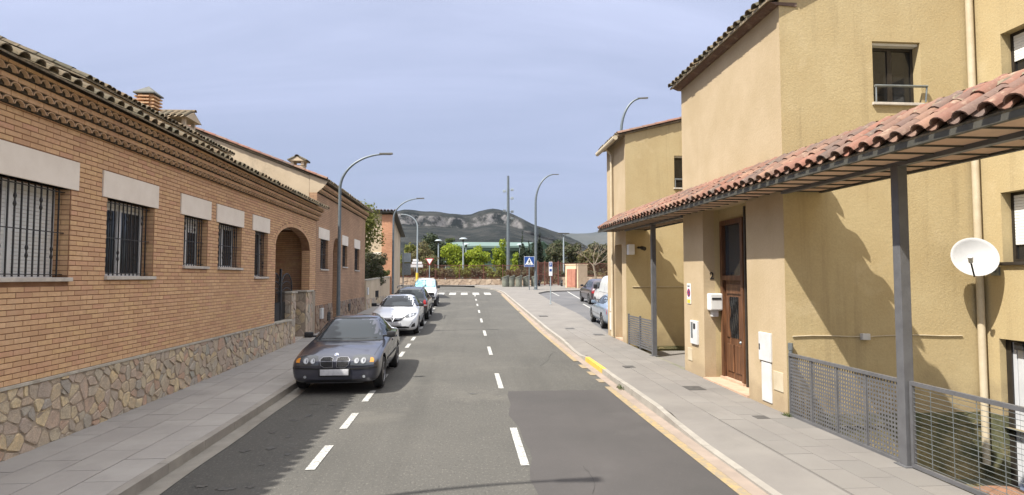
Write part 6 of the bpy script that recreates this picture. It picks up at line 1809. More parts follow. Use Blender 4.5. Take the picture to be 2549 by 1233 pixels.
# thin parking sign on the pavement edge
pk_ = thing('parking_sign', 'slim post with narrow blue and white parking plate at the pavement edge', 'sign', (5.25, 37.0, g(37)+SW))
B = basis(pk_); pole_part(pk_, .028, 2.62, M_pale)
mb = MB(); mb.bevbox((-.11, -.05, 1.75), (.11, -.035, 2.62), .005); mb.build('plate', M_signw, pk_, world=False, M=B)
mb = MB(); mb.box((-.09, -.054, 2.32), (.09, -.0505, 2.58)); mb.build('field', M_blue, pk_, world=False, M=B)
text_part('letter', 'P', .2, B @ Matrix.Translation((0, -.056, 2.45)) @ FACE_Y, M_signw, pk_, .001)
mb = MB(); mb.box((-.07, -.054, 2.02), (.07, -.0505, 2.18)); mb.build('blue_band', M_blue, pk_, world=False, M=B)
mb = MB(); mb.lathe([(.10, 0), (.10, .012), (.03, .02)], 14); mb.build('foot', M_pale, pk_, world=False, M=B)
# give way sign
gy_ = thing('give_way_sign', 'white and red inverted triangle sign on a post before the hedge', 'sign', (-3.85, 63.9, g(63.9)+SW))
B = basis(gy_); pole_part(gy_, .04, 2.2, M_pale)
mb = MB(); mb.prism([(-.45, -.05, 2.85), (.45, -.05, 2.85), (0, -.05, 2.08)], (0, -.012, 0)); mb.build('plate', M_red, gy_, world=False, M=B)
mb = MB(); mb.prism([(-.33, -.063, 2.78), (.33, -.063, 2.78), (0, -.063, 2.22)], (0, -.006, 0)); mb.build('field', M_signw, gy_, world=False, M=B)
# backs of signs at the left corner
bk = thing('sign_post', 'grey back of two stacked traffic plates at the far left corner', 'sign', (-5.15, 49.8, g(49.8)+SW))
B = basis(bk); pole_part(bk, .045, 3.5, M_galv)
mb = MB(); mb.bevbox((-.1, -.03, 2.55), (.62, -.015, 3.3), .006); mb.build('upper_plate', M_pale, bk, world=False, M=B)
mb = MB(); mb.bevbox((-.1, -.03, 1.5), (.62, -.015, 2.45), .006); mb.build('lower_plate', M_galv, bk, world=False, M=B)
# small white direction boards behind the lamp foot
wb = thing('direction_sign', 'small white direction boards near the yellow lamp foot', 'sign', (-5.6, 66.2, g(66)+SW))
B = basis(wb); pole_part(wb, .04, 2.5, M_pale)
for (a, b, c, d) in ((-.5, .9, 1.9, 2.2), (-.3, .8, 2.25, 2.5), (-.2, .4, 2.55, 2.8)):
    mb = MB(); mb.bevbox((a, -.06, c), (b, -.045, d), .006); mb.build('board', M_signw, wb, world=False, M=B)
# waste chutes: tapering bodies with a slanted lid
M_bin = mat('grey_green_container', lin((126,128,116)), lin((112,114,102)), scale=5, rough=.6)
def bin_mesh():
    b = MB(); n = 14; v = []
    for (r_, z, sl) in ((.30, 0, 0), (.33, .08, 0), (.34, .55, 0), (.36, .95, .14), (.39, 1.0, .16), (.40, 1.06, .17)):
        for k in range(n):
            a = 2*math.pi*k/n; v.append((r_*math.cos(a), r_*math.sin(a), z+sl*math.cos(a)*.8))
    f = []
    for i in range(5):
        for k in range(n): f.append((i*n+k, i*n+(k+1) % n, (i+1)*n+(k+1) % n, (i+1)*n+k))
    f.append(tuple(range(5*n, 6*n))); b.add(v, f)
    me = b.mesh('body', M_bin, True); me.set_sharp_from_angle(angle=R(35)); return me
bme = bin_mesh()
hb_ = MB(); hb_.tube([(-.1, -.40, .80), (-.1, -.46, .85), (.1, -.46, .85), (.1, -.40, .80)], .018, 6); hme = hb_.mesh('handle', M_galv)
for i, (x, y) in enumerate(((3.98, 60.6), (4.60, 60.6), (5.32, 60.4), (6.15, 60.9), (7.0, 61.2))):
    t = thing('waste_container', ('leftmost', 'second from the left', 'middle', 'second from the right', 'rightmost')[i]+' of the grey green waste containers by the park wall', 'waste container', (x, y, g(y)+SW), 0, 'row of waste containers')
    o = bpy.data.objects.new('body', bme); COL.objects.link(o); o.parent = t
    o = bpy.data.objects.new('handle', hme); COL.objects.link(o); o.parent = t
for i, x in enumerate((7.55, 8.72, 9.90)):
    t = thing('bollard', ('left', 'middle', 'right')[i]+' one of the three short dark bollards before the park gate', 'bollard', (x, 61.6, g(61.6)+SW), 0, 'dark bollards')
    mb = MB(); mb.lathe([(.11, 0), (.11, .5), (.13, .52), (.13, .58), (.08, .62)], 12); mb.build('post', M_black, t, world=False, M=basis(t))
    mb = MB(); mb.lathe([(.115, .38), (.115, .45)], 12); mb.build('band', M_galv, t, world=False, M=basis(t))
# service kiosk with reddish double doors
ki = thing('service_kiosk', 'cream flat roofed service kiosk with reddish double doors', 'kiosk', (10.35, 58.2, g(58)+SW), R(-50))
B = basis(ki)
M_cream = mat('cream_render', lin((214,190,158)), lin((202,176,144)), scale=2, rough=.9, bump=.2)
M_rdoor = mat('faded_red_door', lin((170,118,98)), lin((156,104,86)), scale=3, rough=.7)
mb = MB(); mb.box((-.8, -.0, -.1), (.8, 1.45, 2.25)); mb.build('wall', M_cream, ki, world=False, M=B)
mb = MB(); mb.bevbox((-.84, -.05, 2.25), (.84, 1.5, 2.34), .02); mb.build('roof', M_cream, ki, world=False, M=B)
for s in (-1, 1):
    mb = MB(); x0, x1 = ((-.62, -.005) if s < 0 else (.005, .62)); mb.bevbox((x0, -.035, .08), (x1, .0, 1.85), .008); mb.build('door', M_rdoor, ki, world=False, M=B)
# park gate of reddish bars
M_rust = mat('red_brown_fence_paint', lin((110,68,56)), lin((92,58,50)), scale=6, rough=.7)
pg = thing('park_gate', 'red brown barred gate of the park behind the bollards', 'gate', (8.7, 63.2, g(63)+SW))
B = basis(pg)
for k in range(18):
    mb = MB(); mb.box((-1.0+.118*k-.02, -.02, .1), (-1.0+.118*k+.02, .02, 2.45)); mb.build('bar', M_rust, pg, world=False, M=B)
for z in (.15, 1.2, 2.4):
    mb = MB(); mb.box((-1.05, -.03, z-.04), (1.05, .03, z+.04)); mb.build('rail', M_rust, pg, world=False, M=B)
for x in (-1.1, -.35, .4, 1.1):
    mb = MB(); mb.box((x-.07, -.06, 0), (x+.07, .06, 2.6)); mb.build('post', M_rust, pg, world=False, M=B)
# park wall with fence on top
M_pwall = mat('pinkish_rubble_wall', lin((178,158,138)), lin((150,130,112)), scale=2.2, rough=.95, bump=.8, bscale=6, bdist=.05, stains=((3,(1,1,1),.5,.64,.7,lin((128,112,98))),))
STP = [lin(c) for c in ((184,164,142),(170,150,128),(192,174,152),(158,140,122),(176,152,130))]
M_pst = mat('pinkish_wall_stone', STP[0], rnd='island', ramp=STP, c2=lin((156,136,116)), scale=5, rough=.95, bump=.4, bscale=12)
def park_wall(label, x0, x1, y, h, fz):
    zb = g(y)+SW
    t = thing('park_wall', label, 'wall', ((x0+x1)/2, y, zb))
    mb = MB(); mb.box((x0, y, zb-.2), (x1, y+.4, zb+h)); mb.build('core', M_pwall, t)
    r = random.Random(int(x0*13)); sj = MB()
    for c in voronoi(x0, x1, zb, zb+h, .5, .28, int(abs(x0)*11+3), gap=.02):
        v, f = stone_verts(c, r); sj.add([(b, y-a*1.6, cc) for (a, b, cc) in v], [tuple(reversed(q)) for q in f])
    o = sj.build('wall_stones', M_pst, t); o['kind'] = 'stuff'
    ft = thing('park_fence', 'red brown bar fence standing on the '+label.split(' of ')[0], 'fence', ((x0+x1)/2, y+.2, zb+h))
    bars = MB(); x = x0+.1
    while x < x1:
        bars.box((x-.012, y+.19, zb+h), (x+.012, y+.215, zb+h+fz)); x += .13
    o = bars.build('bars', M_rust, ft); o['kind'] = 'stuff'
    x = x0+.1
    while x < x1:
        mb = MB(); mb.box((x-.035, y+.16, zb+h), (x+.035, y+.24, zb+h+fz+.08)); mb.build('post', M_rust, ft); x += 2.6
    for z in (.12, fz-.06):
        mb = MB(); mb.box((x0, y+.18, zb+h+z-.025), (x1, y+.225, zb+h+z+.025)); mb.build('rail', M_rust, ft)
park_wall('long low stone wall of the park', -3.4, 3.75, 64.9, .62, 1.55)
park_wall('left higher stone wall of the park', -9.5, -3.4, 65.4, .80, 1.5)
park_wall('set back stone wall of the park behind the waste containers', 3.76, 7.4, 63.0, .58, 1.6)
park_wall('right stone wall of the park beyond the gate', 10.0, 26.0, 63.4, .9, 1.5)
# tall mast with floodlights
fm = thing('floodlight_mast', 'tall pale mast with small cameras and floodlights behind the park wall', 'mast', (5.35, 76, g(76)))
B = basis(fm)
mb = MB(); mb.tube([(0, 0, 0), (0, 0, 6), (0, 0, 13.8)], [.24, .21, .14], 14); o = mb.build('mast', M_lamp, fm, world=False, M=B); autosmooth(o, 40)
for (sx, z, nm) in ((-1, 11.8, 'floodlight'), (1, 12.0, 'floodlight'), (1, 10.9, 'floodlight'), (-1, 9.3, 'control_box'), (1, 9.2, 'camera'), (1, 8.3, 'camera')):
    mb = MB(); mb.tube([(0, 0, z), (sx*.5, -.05, z)], .035, 6)
    mb.bevbox((sx*.5-.18, -.25, z-.13), (sx*.5+.18, .1, z+.15), .03); mb.build(nm, M_pale if nm == 'floodlight' else M_galv, fm, world=False, M=B)
# park lamps with flat round shades
def park_lamp(px, py_top, Y, label, fork=False):
    x = (px-1160)/1490*Y*1.003; zt = 2.3+(691-py_top)/1490*Y; z0 = g(Y)
    t = thing('park_lamp', label, 'park lamp', (x, Y, z0), 0, 'lamps in the park'); B = basis(t); h = zt-z0
    mb = MB(); mb.tube([(0, 0, 0), (0, 0, h-.5)], [.11, .08], 10); mb.build('pole', M_pale, t, world=False, M=B)
    if not fork:
        mb = MB(); mb.lathe([(.06, h-.55), (.14, h-.5), (.12, h-.25), (.10, h-.2)], 12); mb.build('lantern', M_darksteel, t, world=False, M=B)
        mb = MB(); mb.lathe([(.08, h-.22), (.50, h-.20), (.46, h-.12), (.25, h-.02), (.03, h)], 16); mb.build('shade', M_pale, t, world=False, M=B)
    else:
        mb = MB(); mb.tube([(0, 0, h-.6), (-.3, 0, h-.12)], .04, 6); mb.tube([(0, 0, h-.6), (.3, 0, h-.12)], .04, 6); mb.build('fork', M_galv, t, world=False, M=B)
        mb = MB(); mb.bevbox((-.72, -.2, h-.14), (.72, .2, h), .04); mb.build('lamp_head', M_darksteel, t, world=False, M=B)
park_lamp(1092, 597, 82, 'park lamp with round shade left of the green roofed hall')
park_lamp(1110, 616, 96, 'far low park lamp with round shade beside the left end of the hall')
park_lamp(1153, 592, 72, 'nearest park lamp with round shade in front of the hall')
park_lamp(1160, 606, 80, 'park lamp partly hidden behind the nearest park lamp')
park_lamp(1294, 606, 80, 'park lamp beside the cypress trees')
park_lamp(1404, 579, 74, 'park lamp with flat forked head above the service kiosk', True)
# ================================================================== vegetation, hall, hills
def leaf_mat(name, cols, trans=.35):
    m, nt, b = new_mat(name); N, L = nt.nodes, nt.links
    geo = N.new('ShaderNodeNewGeometry'); cr = N.new('ShaderNodeValToRGB'); els = cr.color_ramp.elements
    while len(els) < len(cols): els.new(.5)
    for i, c in enumerate(cols): els[i].position = i/(len(cols)-1); els[i].color = c4(c)
    L.new(geo.outputs['Random Per Island'], cr.inputs[0]); L.new(cr.outputs[0], b.inputs['Base Color'])
    b.inputs['Roughness'].default_value = .6; b.inputs['Specular IOR Level'].default_value = .25
    tr = N.new('ShaderNodeBsdfTranslucent'); L.new(cr.outputs[0], tr.inputs['Color'])
    mx = N.new('ShaderNodeMixShader'); mx.inputs[0].default_value = trans
    L.new(b.outputs[0], mx.inputs[1]); L.new(tr.outputs[0], mx.inputs[2]); L.new(mx.outputs[0], N['Material Output'].inputs['Surface'])
    return m
G_lime = leaf_mat('lime_leaves', [(.13,.19,.015),(.24,.31,.025),(.33,.37,.035),(.19,.25,.018)], .45)
G_dark = leaf_mat('dark_green_leaves', [(.020,.034,.014),(.035,.050,.020),(.028,.042,.014),(.050,.062,.024)], .2)
G_mid = leaf_mat('mid_green_leaves', [(.05,.075,.02),(.08,.10,.028),(.045,.065,.018),(.11,.12,.035)], .3)
G_bush = leaf_mat('oleander_leaves', [(.05,.06,.024),(.075,.075,.035),(.10,.085,.05),(.06,.07,.026),(.03,.04,.016)], .25)
G_spring = leaf_mat('spring_leaves', [(.10,.13,.025),(.16,.17,.035),(.20,.19,.05),(.07,.10,.02)], .4)
G_brown = leaf_mat('reddish_hedge_leaves', [(.09,.065,.035),(.13,.085,.045),(.11,.09,.035),(.08,.085,.03),(.15,.10,.05)], .25)
G_hedge = leaf_mat('green_hedge_leaves', [(.10,.13,.02),(.16,.19,.025),(.08,.10,.02),(.21,.22,.03)], .3)
G_tan = leaf_mat('tan_budding_leaves', [(.13,.105,.05),(.17,.13,.065),(.10,.10,.04),(.15,.15,.05)], .35)
G_cyp = leaf_mat('cypress_leaves', [(.012,.020,.010),(.020,.030,.014),(.028,.038,.018)], .1)
M_bark = mat('bark', lin((92,80,68)), lin((70,60,52)), scale=9, rough=.95, bump=.6, bscale=25, stretch=(1,1,.2))
M_barkp = mat('pale_bark', lin((150,138,120)), lin((120,108,94)), scale=9, rough=.95, bump=.5, bscale=25, stretch=(1,1,.2))
def leaves(mb, blobs, n, size, r, shell=.55):
    """n leaf faces spread through ellipsoid clumps (cx,cy,cz,rx,ry,rz)"""
    wts = [b[3]*b[4]*b[5] for b in blobs]; tot = sum(wts)
    for b, w in zip(blobs, wts):
        k = int(n*w/tot)+8
        for _ in range(k):
            while True:
                d = Vector((r.gauss(0, 1), r.gauss(0, 1), r.gauss(0, 1)))
                if d.length > .1: break
            d.normalize(); q = shell+(1-shell)*r.random()**.7
            q *= 1+.18*math.sin(d.x*5+b[0]*3)*math.cos(d.z*6+b[1]*2)
            c = Vector((b[0]+d.x*b[3]*q, b[1]+d.y*b[4]*q, b[2]+d.z*b[5]*q))
            nrm = (d+Vector((r.uniform(-1, 1), r.uniform(-1, 1), r.uniform(-.6, 1.2)))*.8).normalized()
            u = nrm.orthogonal().normalized(); v = nrm.cross(u)
            a = r.uniform(0, 6.28); u, v = u*math.cos(a)+v*math.sin(a), v*math.cos(a)-u*math.sin(a)
            s = size*r.uniform(.6, 1.3)
            mb.face([c-u*s*.5, c+v*s*.28, c+u*s*.5, c-v*s*.28])
def tree(label, x, y, h, crown, m, n=2600, size=.3, seed=1, trunk=.12, bark=None, cat='tree', name='tree', group=None, clear=.35, nb=11, z0=None, shell=.45):
    """crown = (rx, rz): half width and half height of the crown"""
    z = g(y) if z0 is None else z0
    t = thing(name, label, cat, (x, y, z), 0, group); r = random.Random(seed)
    rx, rz = crown; cz = z+h-rz
    blobs = []
    for i in range(nb):
        a = r.uniform(0, 6.28); q = math.sqrt(r.random())*.72; hz = r.uniform(-.75, .78)
        k = math.sqrt(max(.15, 1-hz*hz))
        br = r.uniform(.30, .52)
        blobs.append((x+rx*q*k*math.cos(a), y+rx*q*k*math.sin(a), cz+rz*hz, rx*br, rx*br, rz*br*.85))
    blobs.append((x, y, cz, rx*.5, rx*.5, rz*.6))
    lm = MB(); leaves(lm, blobs, n, size, r, shell); lm.build('crown', m, t)
    tb = MB(); top = Vector((x+r.uniform(-.2, .2), y, cz-rz*.2))
    base = Vector((x, y, z-.1)); tb.tube([base, base.lerp(top, .5)+Vector((r.uniform(-.1, .1), 0, 0)), top], [trunk, trunk*.8, trunk*.55], 8); tb.build('trunk', bark or M_bark, t)
    for b in blobs[:7]:
        s = base.lerp(top, r.uniform(.6, 1)); e = Vector(b[:3]); mid = s.lerp(e, .5)+Vector((0, 0, .12*rz))
        lb = MB(); lb.tube([s, mid, e], [trunk*.5, trunk*.33, trunk*.12], 6); lb.build('limb', bark or M_bark, t)
    return t
def pix(px, Y): return (px-1160)/1490*Y*1.003
def zpix(py, Y): return 2.3+(691-py)/1490*Y
# garden plants on the left
tree('yellow green garden tree above the beige garden wall', -6.5, 37.3, 5.7, (1.75, 1.95), G_spring, 6500, .17, 3, .09, nb=18, z0=1.2)
def shrub(label, x, y, z, rx, ry, rz, m, n, size, seed, group=None, name='shrub', cat='shrub'):
    t = thing(name, label, cat, (x, y, z), 0, group); r = random.Random(seed); bl = []
    for i in range(10):
        bl.append((x+r.uniform(-.6, .6)*rx, y+r.uniform(-.6, .6)*ry, z+rz+r.uniform(-.6, .6)*rz, rx*r.uniform(.3, .5), ry*r.uniform(.3, .5), rz*r.uniform(.3, .5)))
    bl.append((x, y, z+rz*.9, rx*.7, ry*.7, rz*.8))
    mb = MB(); leaves(mb, bl, n, size, r, .35); mb.build('foliage', m, t)
    sb = MB()
    for i in range(5): sb.tube([(x+r.uniform(-.1, .1), y+r.uniform(-.1, .1), z-.1), (x+r.uniform(-.5, .5)*rx, y+r.uniform(-.5, .5)*ry, z+rz*1.3)], [.03, .012], 5)
    sb.build('stems', M_bark, t)
shrub('dark oleander bush spilling over the near end of the garden wall', -6.25, 35.4, 1.5, 1.05, 1.8, 1.35, G_bush, 7000, .15, 21)
shrub('dark oleander bush at the far end of the garden wall', -6.1, 39.6, 1.6, .95, 2.1, 1.2, G_bush, 6500, .15, 22)
shrub('green ivy clump hanging from the garden wall by the brick pier', -5.6, 42.4, 1.9, .35, .6, .55, G_mid, 700, .12, 23)
# hedge plants behind the park fence, each one a plant
HR = random.Random(77)
hx = -9.2; i = 0; HC = {}
ORD = ['first','second','third','fourth','fifth','sixth','seventh','eighth','ninth','tenth','eleventh','twelfth','thirteenth','fourteenth']
while hx < 7.0:
    col = G_brown if HR.random() < .55 else (G_hedge if HR.random() < .75 else G_bush)
    w = HR.uniform(.55, .85); yy = 66.3 if hx < 3.6 else 64.4
    HC[col] = HC.get(col, 0)+1; lab = '%s %s hedge plant from the left behind the park fence' % (ORD[HC[col]-1], {G_brown: 'reddish brown', G_hedge: 'yellow green', G_bush: 'dark olive'}[col])
    shrub(lab, hx+w*.6, yy+HR.uniform(-.1, .3), g(yy)+.6, w, .8, HR.uniform(.72, .86) if col is not G_brown else HR.uniform(.62, .8), col, 520, .22, 100+i, 'hedge plants behind the park fence', 'hedge_plant', 'hedge')
    hx += w*1.25; i += 1
for j, (px, py, Y) in enumerate(((1062, 668, 68), (1088, 667, 68.3), (1112, 667, 68.5), (1138, 670, 68.2), (1160, 672, 68))):
    shrub('lime green hedge top rising over the park fence, plant %s from the yellow lamp foot' % ('first', 'second', 'third', 'fourth', 'fifth')[j], pix(px, Y), Y, g(Y)+.7, .75, .7, (zpix(py, Y)-g(Y)-.7)*.55, G_hedge, 600, .22, 300+j, 'lime hedge tops', 'hedge_plant', 'hedge')
# trees of the park
def ptree(label, px, ptop, Y, rpx, rzpx, m, seed, n=2400, size=.32, **k):
    return tree(label, pix(px, Y), Y, zpix(ptop, Y)-g(Y), (rpx/1490*Y, rzpx/1490*Y), m, n, size, seed, **k)
ptree('broad tan budding tree left of the park lamps', 1050, 602, 74, 46, 36, G_tan, 31, 4500, .26, trunk=.14)
ptree('soft green tree at the left edge of the park', 1016, 610, 78, 30, 34, G_spring, 32, 2600, .3)
ptree('dark round pine behind the tan tree', 1090, 583, 92, 50, 44, G_dark, 33, 3200, .38, trunk=.2)
ptree('dark pine low behind the hall corner', 1112, 604, 100, 22, 24, G_dark, 34, 1500, .4)
ptree('small dark tree peeping over the hall roof', 1122, 592, 118, 13, 10, G_mid, 35, 600, .4)
ptree('bright lime tree in front of the hall, leftmost', 1128, 610, 77, 34, 38, G_lime, 36, 3600, .30, bark=M_barkp)
ptree('bright lime tree in front of the hall, second from left', 1160, 620, 79, 26, 34, G_lime, 37, 2600, .30, bark=M_barkp)
ptree('bright lime tree in front of the hall, in the middle', 1190, 604, 78, 36, 40, G_lime, 38, 3800, .30, bark=M_barkp)
ptree('tall slim lime tree just left of the mast', 1246, 597, 78, 27, 42, G_lime, 39, 3000, .30, bark=M_barkp)
ptree('low lime tree between the mast and the cypresses', 1283, 628, 82, 20, 26, G_lime, 40, 1500, .3, bark=M_barkp)
for j, (px, pt, Y, rp, lab) in enumerate(((1301, 576, 70, 7.5, 'leftmost slim cypress'), (1316, 597, 71, 6.5, 'short second cypress'), (1332, 566, 70, 8, 'tall third cypress behind the lamp post'), (1343, 566, 70.5, 8, 'rightmost tall cypress'))):
    Y_ = Y; x = pix(px, Y_); zt = zpix(pt, Y_); z0 = g(Y_); h = zt-z0
    t = thing('cypress_tree', lab+' beside the crossing sign', 'tree', (x, Y_, z0), 0, 'cypresses'); r = random.Random(60+j); mb = MB(); rad = rp*1.45/1490*Y_
    bl = []
    for k in range(16):
        q = (k+.5)/16; rr = rad*(math.sin(math.pi*min(1, q*1.02+.10))**.6)*(1 if q < .55 else max(.12, 1-(q-.55)/.47))
        bl.append((x+r.uniform(-.08, .08), Y_+r.uniform(-.08, .08), z0+.4+(h-.5)*q, rr, rr, h/16*.9))
    leaves(mb, bl, 3000, .24, r, .5); mb.build('crown', G_cyp, t)
    tb = MB(); tb.tube([(x, Y_, z0-.1), (x, Y_, z0+h*.6)], [.10, .04], 8); tb.build('trunk', M_bark, t)
OL = ['olive brown tree right of the cypresses', 'round olive brown tree left of the forked lamp', 'broad olive brown tree behind the service kiosk', 'olive brown tree right of the forked lamp', 'olive brown tree above the plum car', 'dark olive tree behind the ochre end house', 'tall dark tree behind the kiosk lamp']
for j, (px, pt, Y, rp, rz_, m) in enumerate(((1374, 612, 86, 26, 30, G_bush), (1392, 600, 90, 26, 26, G_bush), (1430, 604, 84, 36, 34, G_bush), (1462, 608, 80, 34, 34, G_tan), (1490, 606, 84, 34, 34, G_bush), (1530, 600, 82, 34, 36, G_bush), (1400, 596, 100, 30, 20, G_dark))):
    ptree(OL[j], px, pt, Y, rp, rz_, m, 70+j, 2600, .34)
ptree('dark green clipped shrub right of the cypresses', 1361, 632, 76, 11, 16, G_dark, 90, 900, .26)
for j in range(7):
    px = 1368+j*26; Y = 69
    shrub('brownish park shrub behind the right fence, number %s from the gate' % ('one', 'two', 'three', 'four', 'five', 'six', 'seven')[j], pix(px, Y), Y, g(Y), .9, .8, .95, (G_brown, G_bush, G_tan)[j % 3], 700, .25, 400+j, 'park shrubs')
# bare tree
bt = thing('bare_tree', 'pale leafless tree with forked branches above the plum car', 'tree', (pix(1487, 60.5), 60.5, g(60)))
def branch(mb, p, d, l, r_, depth, rr):
    e = p+d*l; mid = p.lerp(e, .5)+Vector((rr.uniform(-.1, .1), rr.uniform(-.1, .1), .05))*l
    mb.tube([p, mid, e], [r_, r_*.8, r_*.6], 6)
    if depth == 0: return
    for k in range(3 if depth > 1 else 2):
        nd = (d+Vector((rr.uniform(-1, .9), rr.uniform(-.8, .8), rr.uniform(-.1, .8)))*.65).normalized()
        branch(mb, e, nd, l*rr.uniform(.55, .8), r_*.55, depth-1, rr)
mb = MB(); P0 = Vector((pix(1487, 60.5), 60.5, g(60))); mb.tube([P0, P0+Vector((-.1, 0, 1.2)), P0+Vector((-.3, 0, 2.3))], [.13, .11, .09], 8); mb.build('trunk', M_barkp, bt)
mb = MB(); rr = random.Random(8)
for d in ((-.8, 0, .9), (.5, .2, .9), (-.1, -.3, 1), (.9, 0, .5)): branch(mb, P0+Vector((-.3, 0, 2.25)), Vector(d).normalized(), 1.0, .06, 3, rr)
mb.build('branches', M_barkp, bt)
# far wood that reads as one mass, behind the hall
rw = random.Random(5); mb = MB(); bl = []
for k in range(150):
    Y = rw.uniform(150, 330); x = rw.uniform(-.55, .55)*Y; s = rw.uniform(2.5, 5)
    bl.append((x, Y, g(Y)+s*.7, s*1.3, s*1.3, s*.9))
leaves(mb, bl, 26000, 1.3, rw, .6)
tag(mb.build('far_wood', leaf_mat('far_wood_leaves', [(.04,.05,.02),(.06,.065,.028),(.05,.06,.022),(.075,.07,.035)], .2)), 'dark scattered wood at the foot of the hills', 'wood', kind='stuff')

# weeds in the gutter of the right pavement
def weed(label, x, y, z, s, seed):
    t = thing('weed_tuft', label, 'weeds', (x, y, z)); r = random.Random(seed); mb = MB()
    for k in range(60):
        a = r.uniform(0, 6.28); l = s*r.uniform(.5, 1.2); b = Vector((x+r.uniform(-1, 1)*s*.5, y+r.uniform(-1, 1)*s*1.3, z)); w = Vector((-math.sin(a), math.cos(a), 0))*.006
        e = b+Vector((math.cos(a)*l*.6, math.sin(a)*l*.6, l*.7)); mb.face([b-w, b+w, e])
    mb.build('blades', G_mid, t)
weed('tuft of green weeds in the right gutter by the yellow painted kerb', 3.17, 12.15, g(12)+.01, .12, 5)
weed('small tuft of weeds at the foot of the ochre corner by the railing', 5.02, 9.15, SW, .08, 6)
# ---- sports hall with a shallow green roof
M_hall = mat('green_hall_cladding', lin((66,88,76)), lin((58,80,70)), scale=.6, rough=.6)
M_hallroof = mat('pale_green_roof', lin((100,120,112)), lin((90,110,102)), scale=.5, rough=.5)
M_halld = mat('dark_green_cladding', lin((40,62,48)), lin((34,52,42)), scale=.5, rough=.7)
Yh = 112.0
sh = thing('sports_hall', 'long green clad sports hall with a shallow pale green roof in the park', 'hall', (6, Yh, g(Yh)))
x0, x1 = pix(1102, Yh), pix(1345, Yh); ze, zt = zpix(613, Yh), zpix(601, Yh+3)
k = 0; x = x0
while x < x1-.1:
    xe = min(x+1.25, x1); mb = MB(); mb.box((x+.015, Yh, 1.2), (xe-.015, Yh+.12, ze)); mb.build('cladding_panel', M_hall, sh); x = xe
mb = MB(); mb.box((x0, Yh+.12, 1.2), (x1, Yh+16, ze-.01)); mb.build('shell', M_halld, sh)
mb = MB(); mb.prism([(x0-.5, Yh-.9, ze), (x0-.5, Yh+6, zt), (x0-.5, Yh+16.5, ze+.2), (x0-.5, Yh+16.5, ze), (x0-.5, Yh-.9, ze-.35)], (x1-x0+1, 0, 0)); mb.build('roof', M_hallroof, sh)
mb = MB(); mb.box((x0-.45, Yh-.85, ze-.9), (x1+.4, Yh-.0, ze-.36)); mb.build('eave_band', M_halld, sh)
s2 = thing('hall_annex', 'dark green gable end of the hall right of the cypresses', 'hall', (pix(1365, 106), 106, g(106)))
xa, xb, xm = pix(1325, 106), pix(1396, 106), pix(1352, 106)
mb = MB(); mb.prism([(xa, 106, 1), (xb, 106, 1), (xb, 106, zpix(636, 106)), (xb-1.6, 106, zpix(622, 106)), (xm, 106, zpix(602, 106)), (xa, 106, zpix(604, 106))], (0, 5, 0)); mb.build('gable', M_halld, s2)
mb = MB(); mb.prism([(xm, 105.8, zpix(602, 106)), (xb-1.6, 105.8, zpix(622, 106)), (xb+.1, 105.8, zpix(637, 106)), (xb+.1, 105.8, zpix(634, 106)), (xb-1.5, 105.8, zpix(619, 106)), (xm, 105.8, zpix(599.5, 106))], (0, 5.4, 0)); mb.build('verge', M_hall, s2)

# ---- hills
from mathutils import noise as mnoise
def hill_mat(name, scrub, scrub2, rock, rockamt, sc=.012):
    m, nt, b = new_mat(name); N, L = nt.nodes, nt.links
    geo = N.new('ShaderNodeNewGeometry')
    n1 = N.new('ShaderNodeTexNoise'); n1.inputs['Scale'].default_value = sc; n1.inputs['Detail'].default_value = 12; n1.inputs['Roughness'].default_value = .72
    L.new(geo.outputs['Position'], n1.inputs['Vector'])
    r1 = N.new('ShaderNodeMapRange'); r1.inputs[1].default_value = .42; r1.inputs[2].default_value = .60; L.new(n1.outputs['Fac'], r1.inputs[0])
    mx = N.new('ShaderNodeMixRGB'); mx.inputs[1].default_value = c4(scrub); mx.inputs[2].default_value = c4(scrub2); L.new(r1.outputs[0], mx.inputs[0])
    n2 = N.new('ShaderNodeTexNoise'); n2.inputs['Scale'].default_value = sc*2; n2.inputs['Detail'].default_value = 8; n2.inputs['Roughness'].default_value = .7
    L.new(geo.outputs['Position'], n2.inputs['Vector'])
    sp = N.new('ShaderNodeSeparateXYZ'); L.new(geo.outputs['Normal'], sp.inputs[0])
    st = N.new('ShaderNodeMapRange'); st.inputs[1].default_value = .72; st.inputs[2].default_value = .50; L.new(sp.outputs['Z'], st.inputs[0])
    r2 = N.new('ShaderNodeMapRange'); r2.inputs[1].default_value = .44; r2.inputs[2].default_value = .58; L.new(n2.outputs['Fac'], r2.inputs[0])
    mu = N.new('ShaderNodeMath'); mu.operation = 'MULTIPLY'; L.new(st.outputs[0], mu.inputs[0]); L.new(r2.outputs[0], mu.inputs[1])
    r3 = N.new('ShaderNodeMapRange'); r3.inputs[1].default_value = .64; r3.inputs[2].default_value = .72; r3.inputs[4].default_value = rockamt; L.new(n2.outputs['Fac'], r3.inputs[0])
    mm = N.new('ShaderNodeMath'); mm.operation = 'MAXIMUM'; L.new(mu.outputs[0], mm.inputs[0]); L.new(r3.outputs[0], mm.inputs[1])
    m2 = N.new('ShaderNodeMixRGB'); L.new(mm.outputs[0], m2.inputs[0]); L.new(mx.outputs[0], m2.inputs[1]); m2.inputs[2].default_value = c4(rock)
    L.new(m2.outputs[0], b.inputs['Base Color']); b.inputs['Roughness'].default_value = 1; b.inputs['Specular IOR Level'].default_value = .1
    bp = N.new('ShaderNodeBump'); bp.inputs['Strength'].default_value = 1.0; bp.inputs['Distance'].default_value = 16; L.new(n2.outputs['Fac'], bp.inputs['Height']); L.new(bp.outputs[0], b.inputs['Normal'])
    return m
CX = [(p-1160)/1490*1200 for p in (600, 960, 985, 1150, 1168, 1180, 1280, 1302)]; CV = [.2, .5, 1, 1, .55, 1, 1, 0]
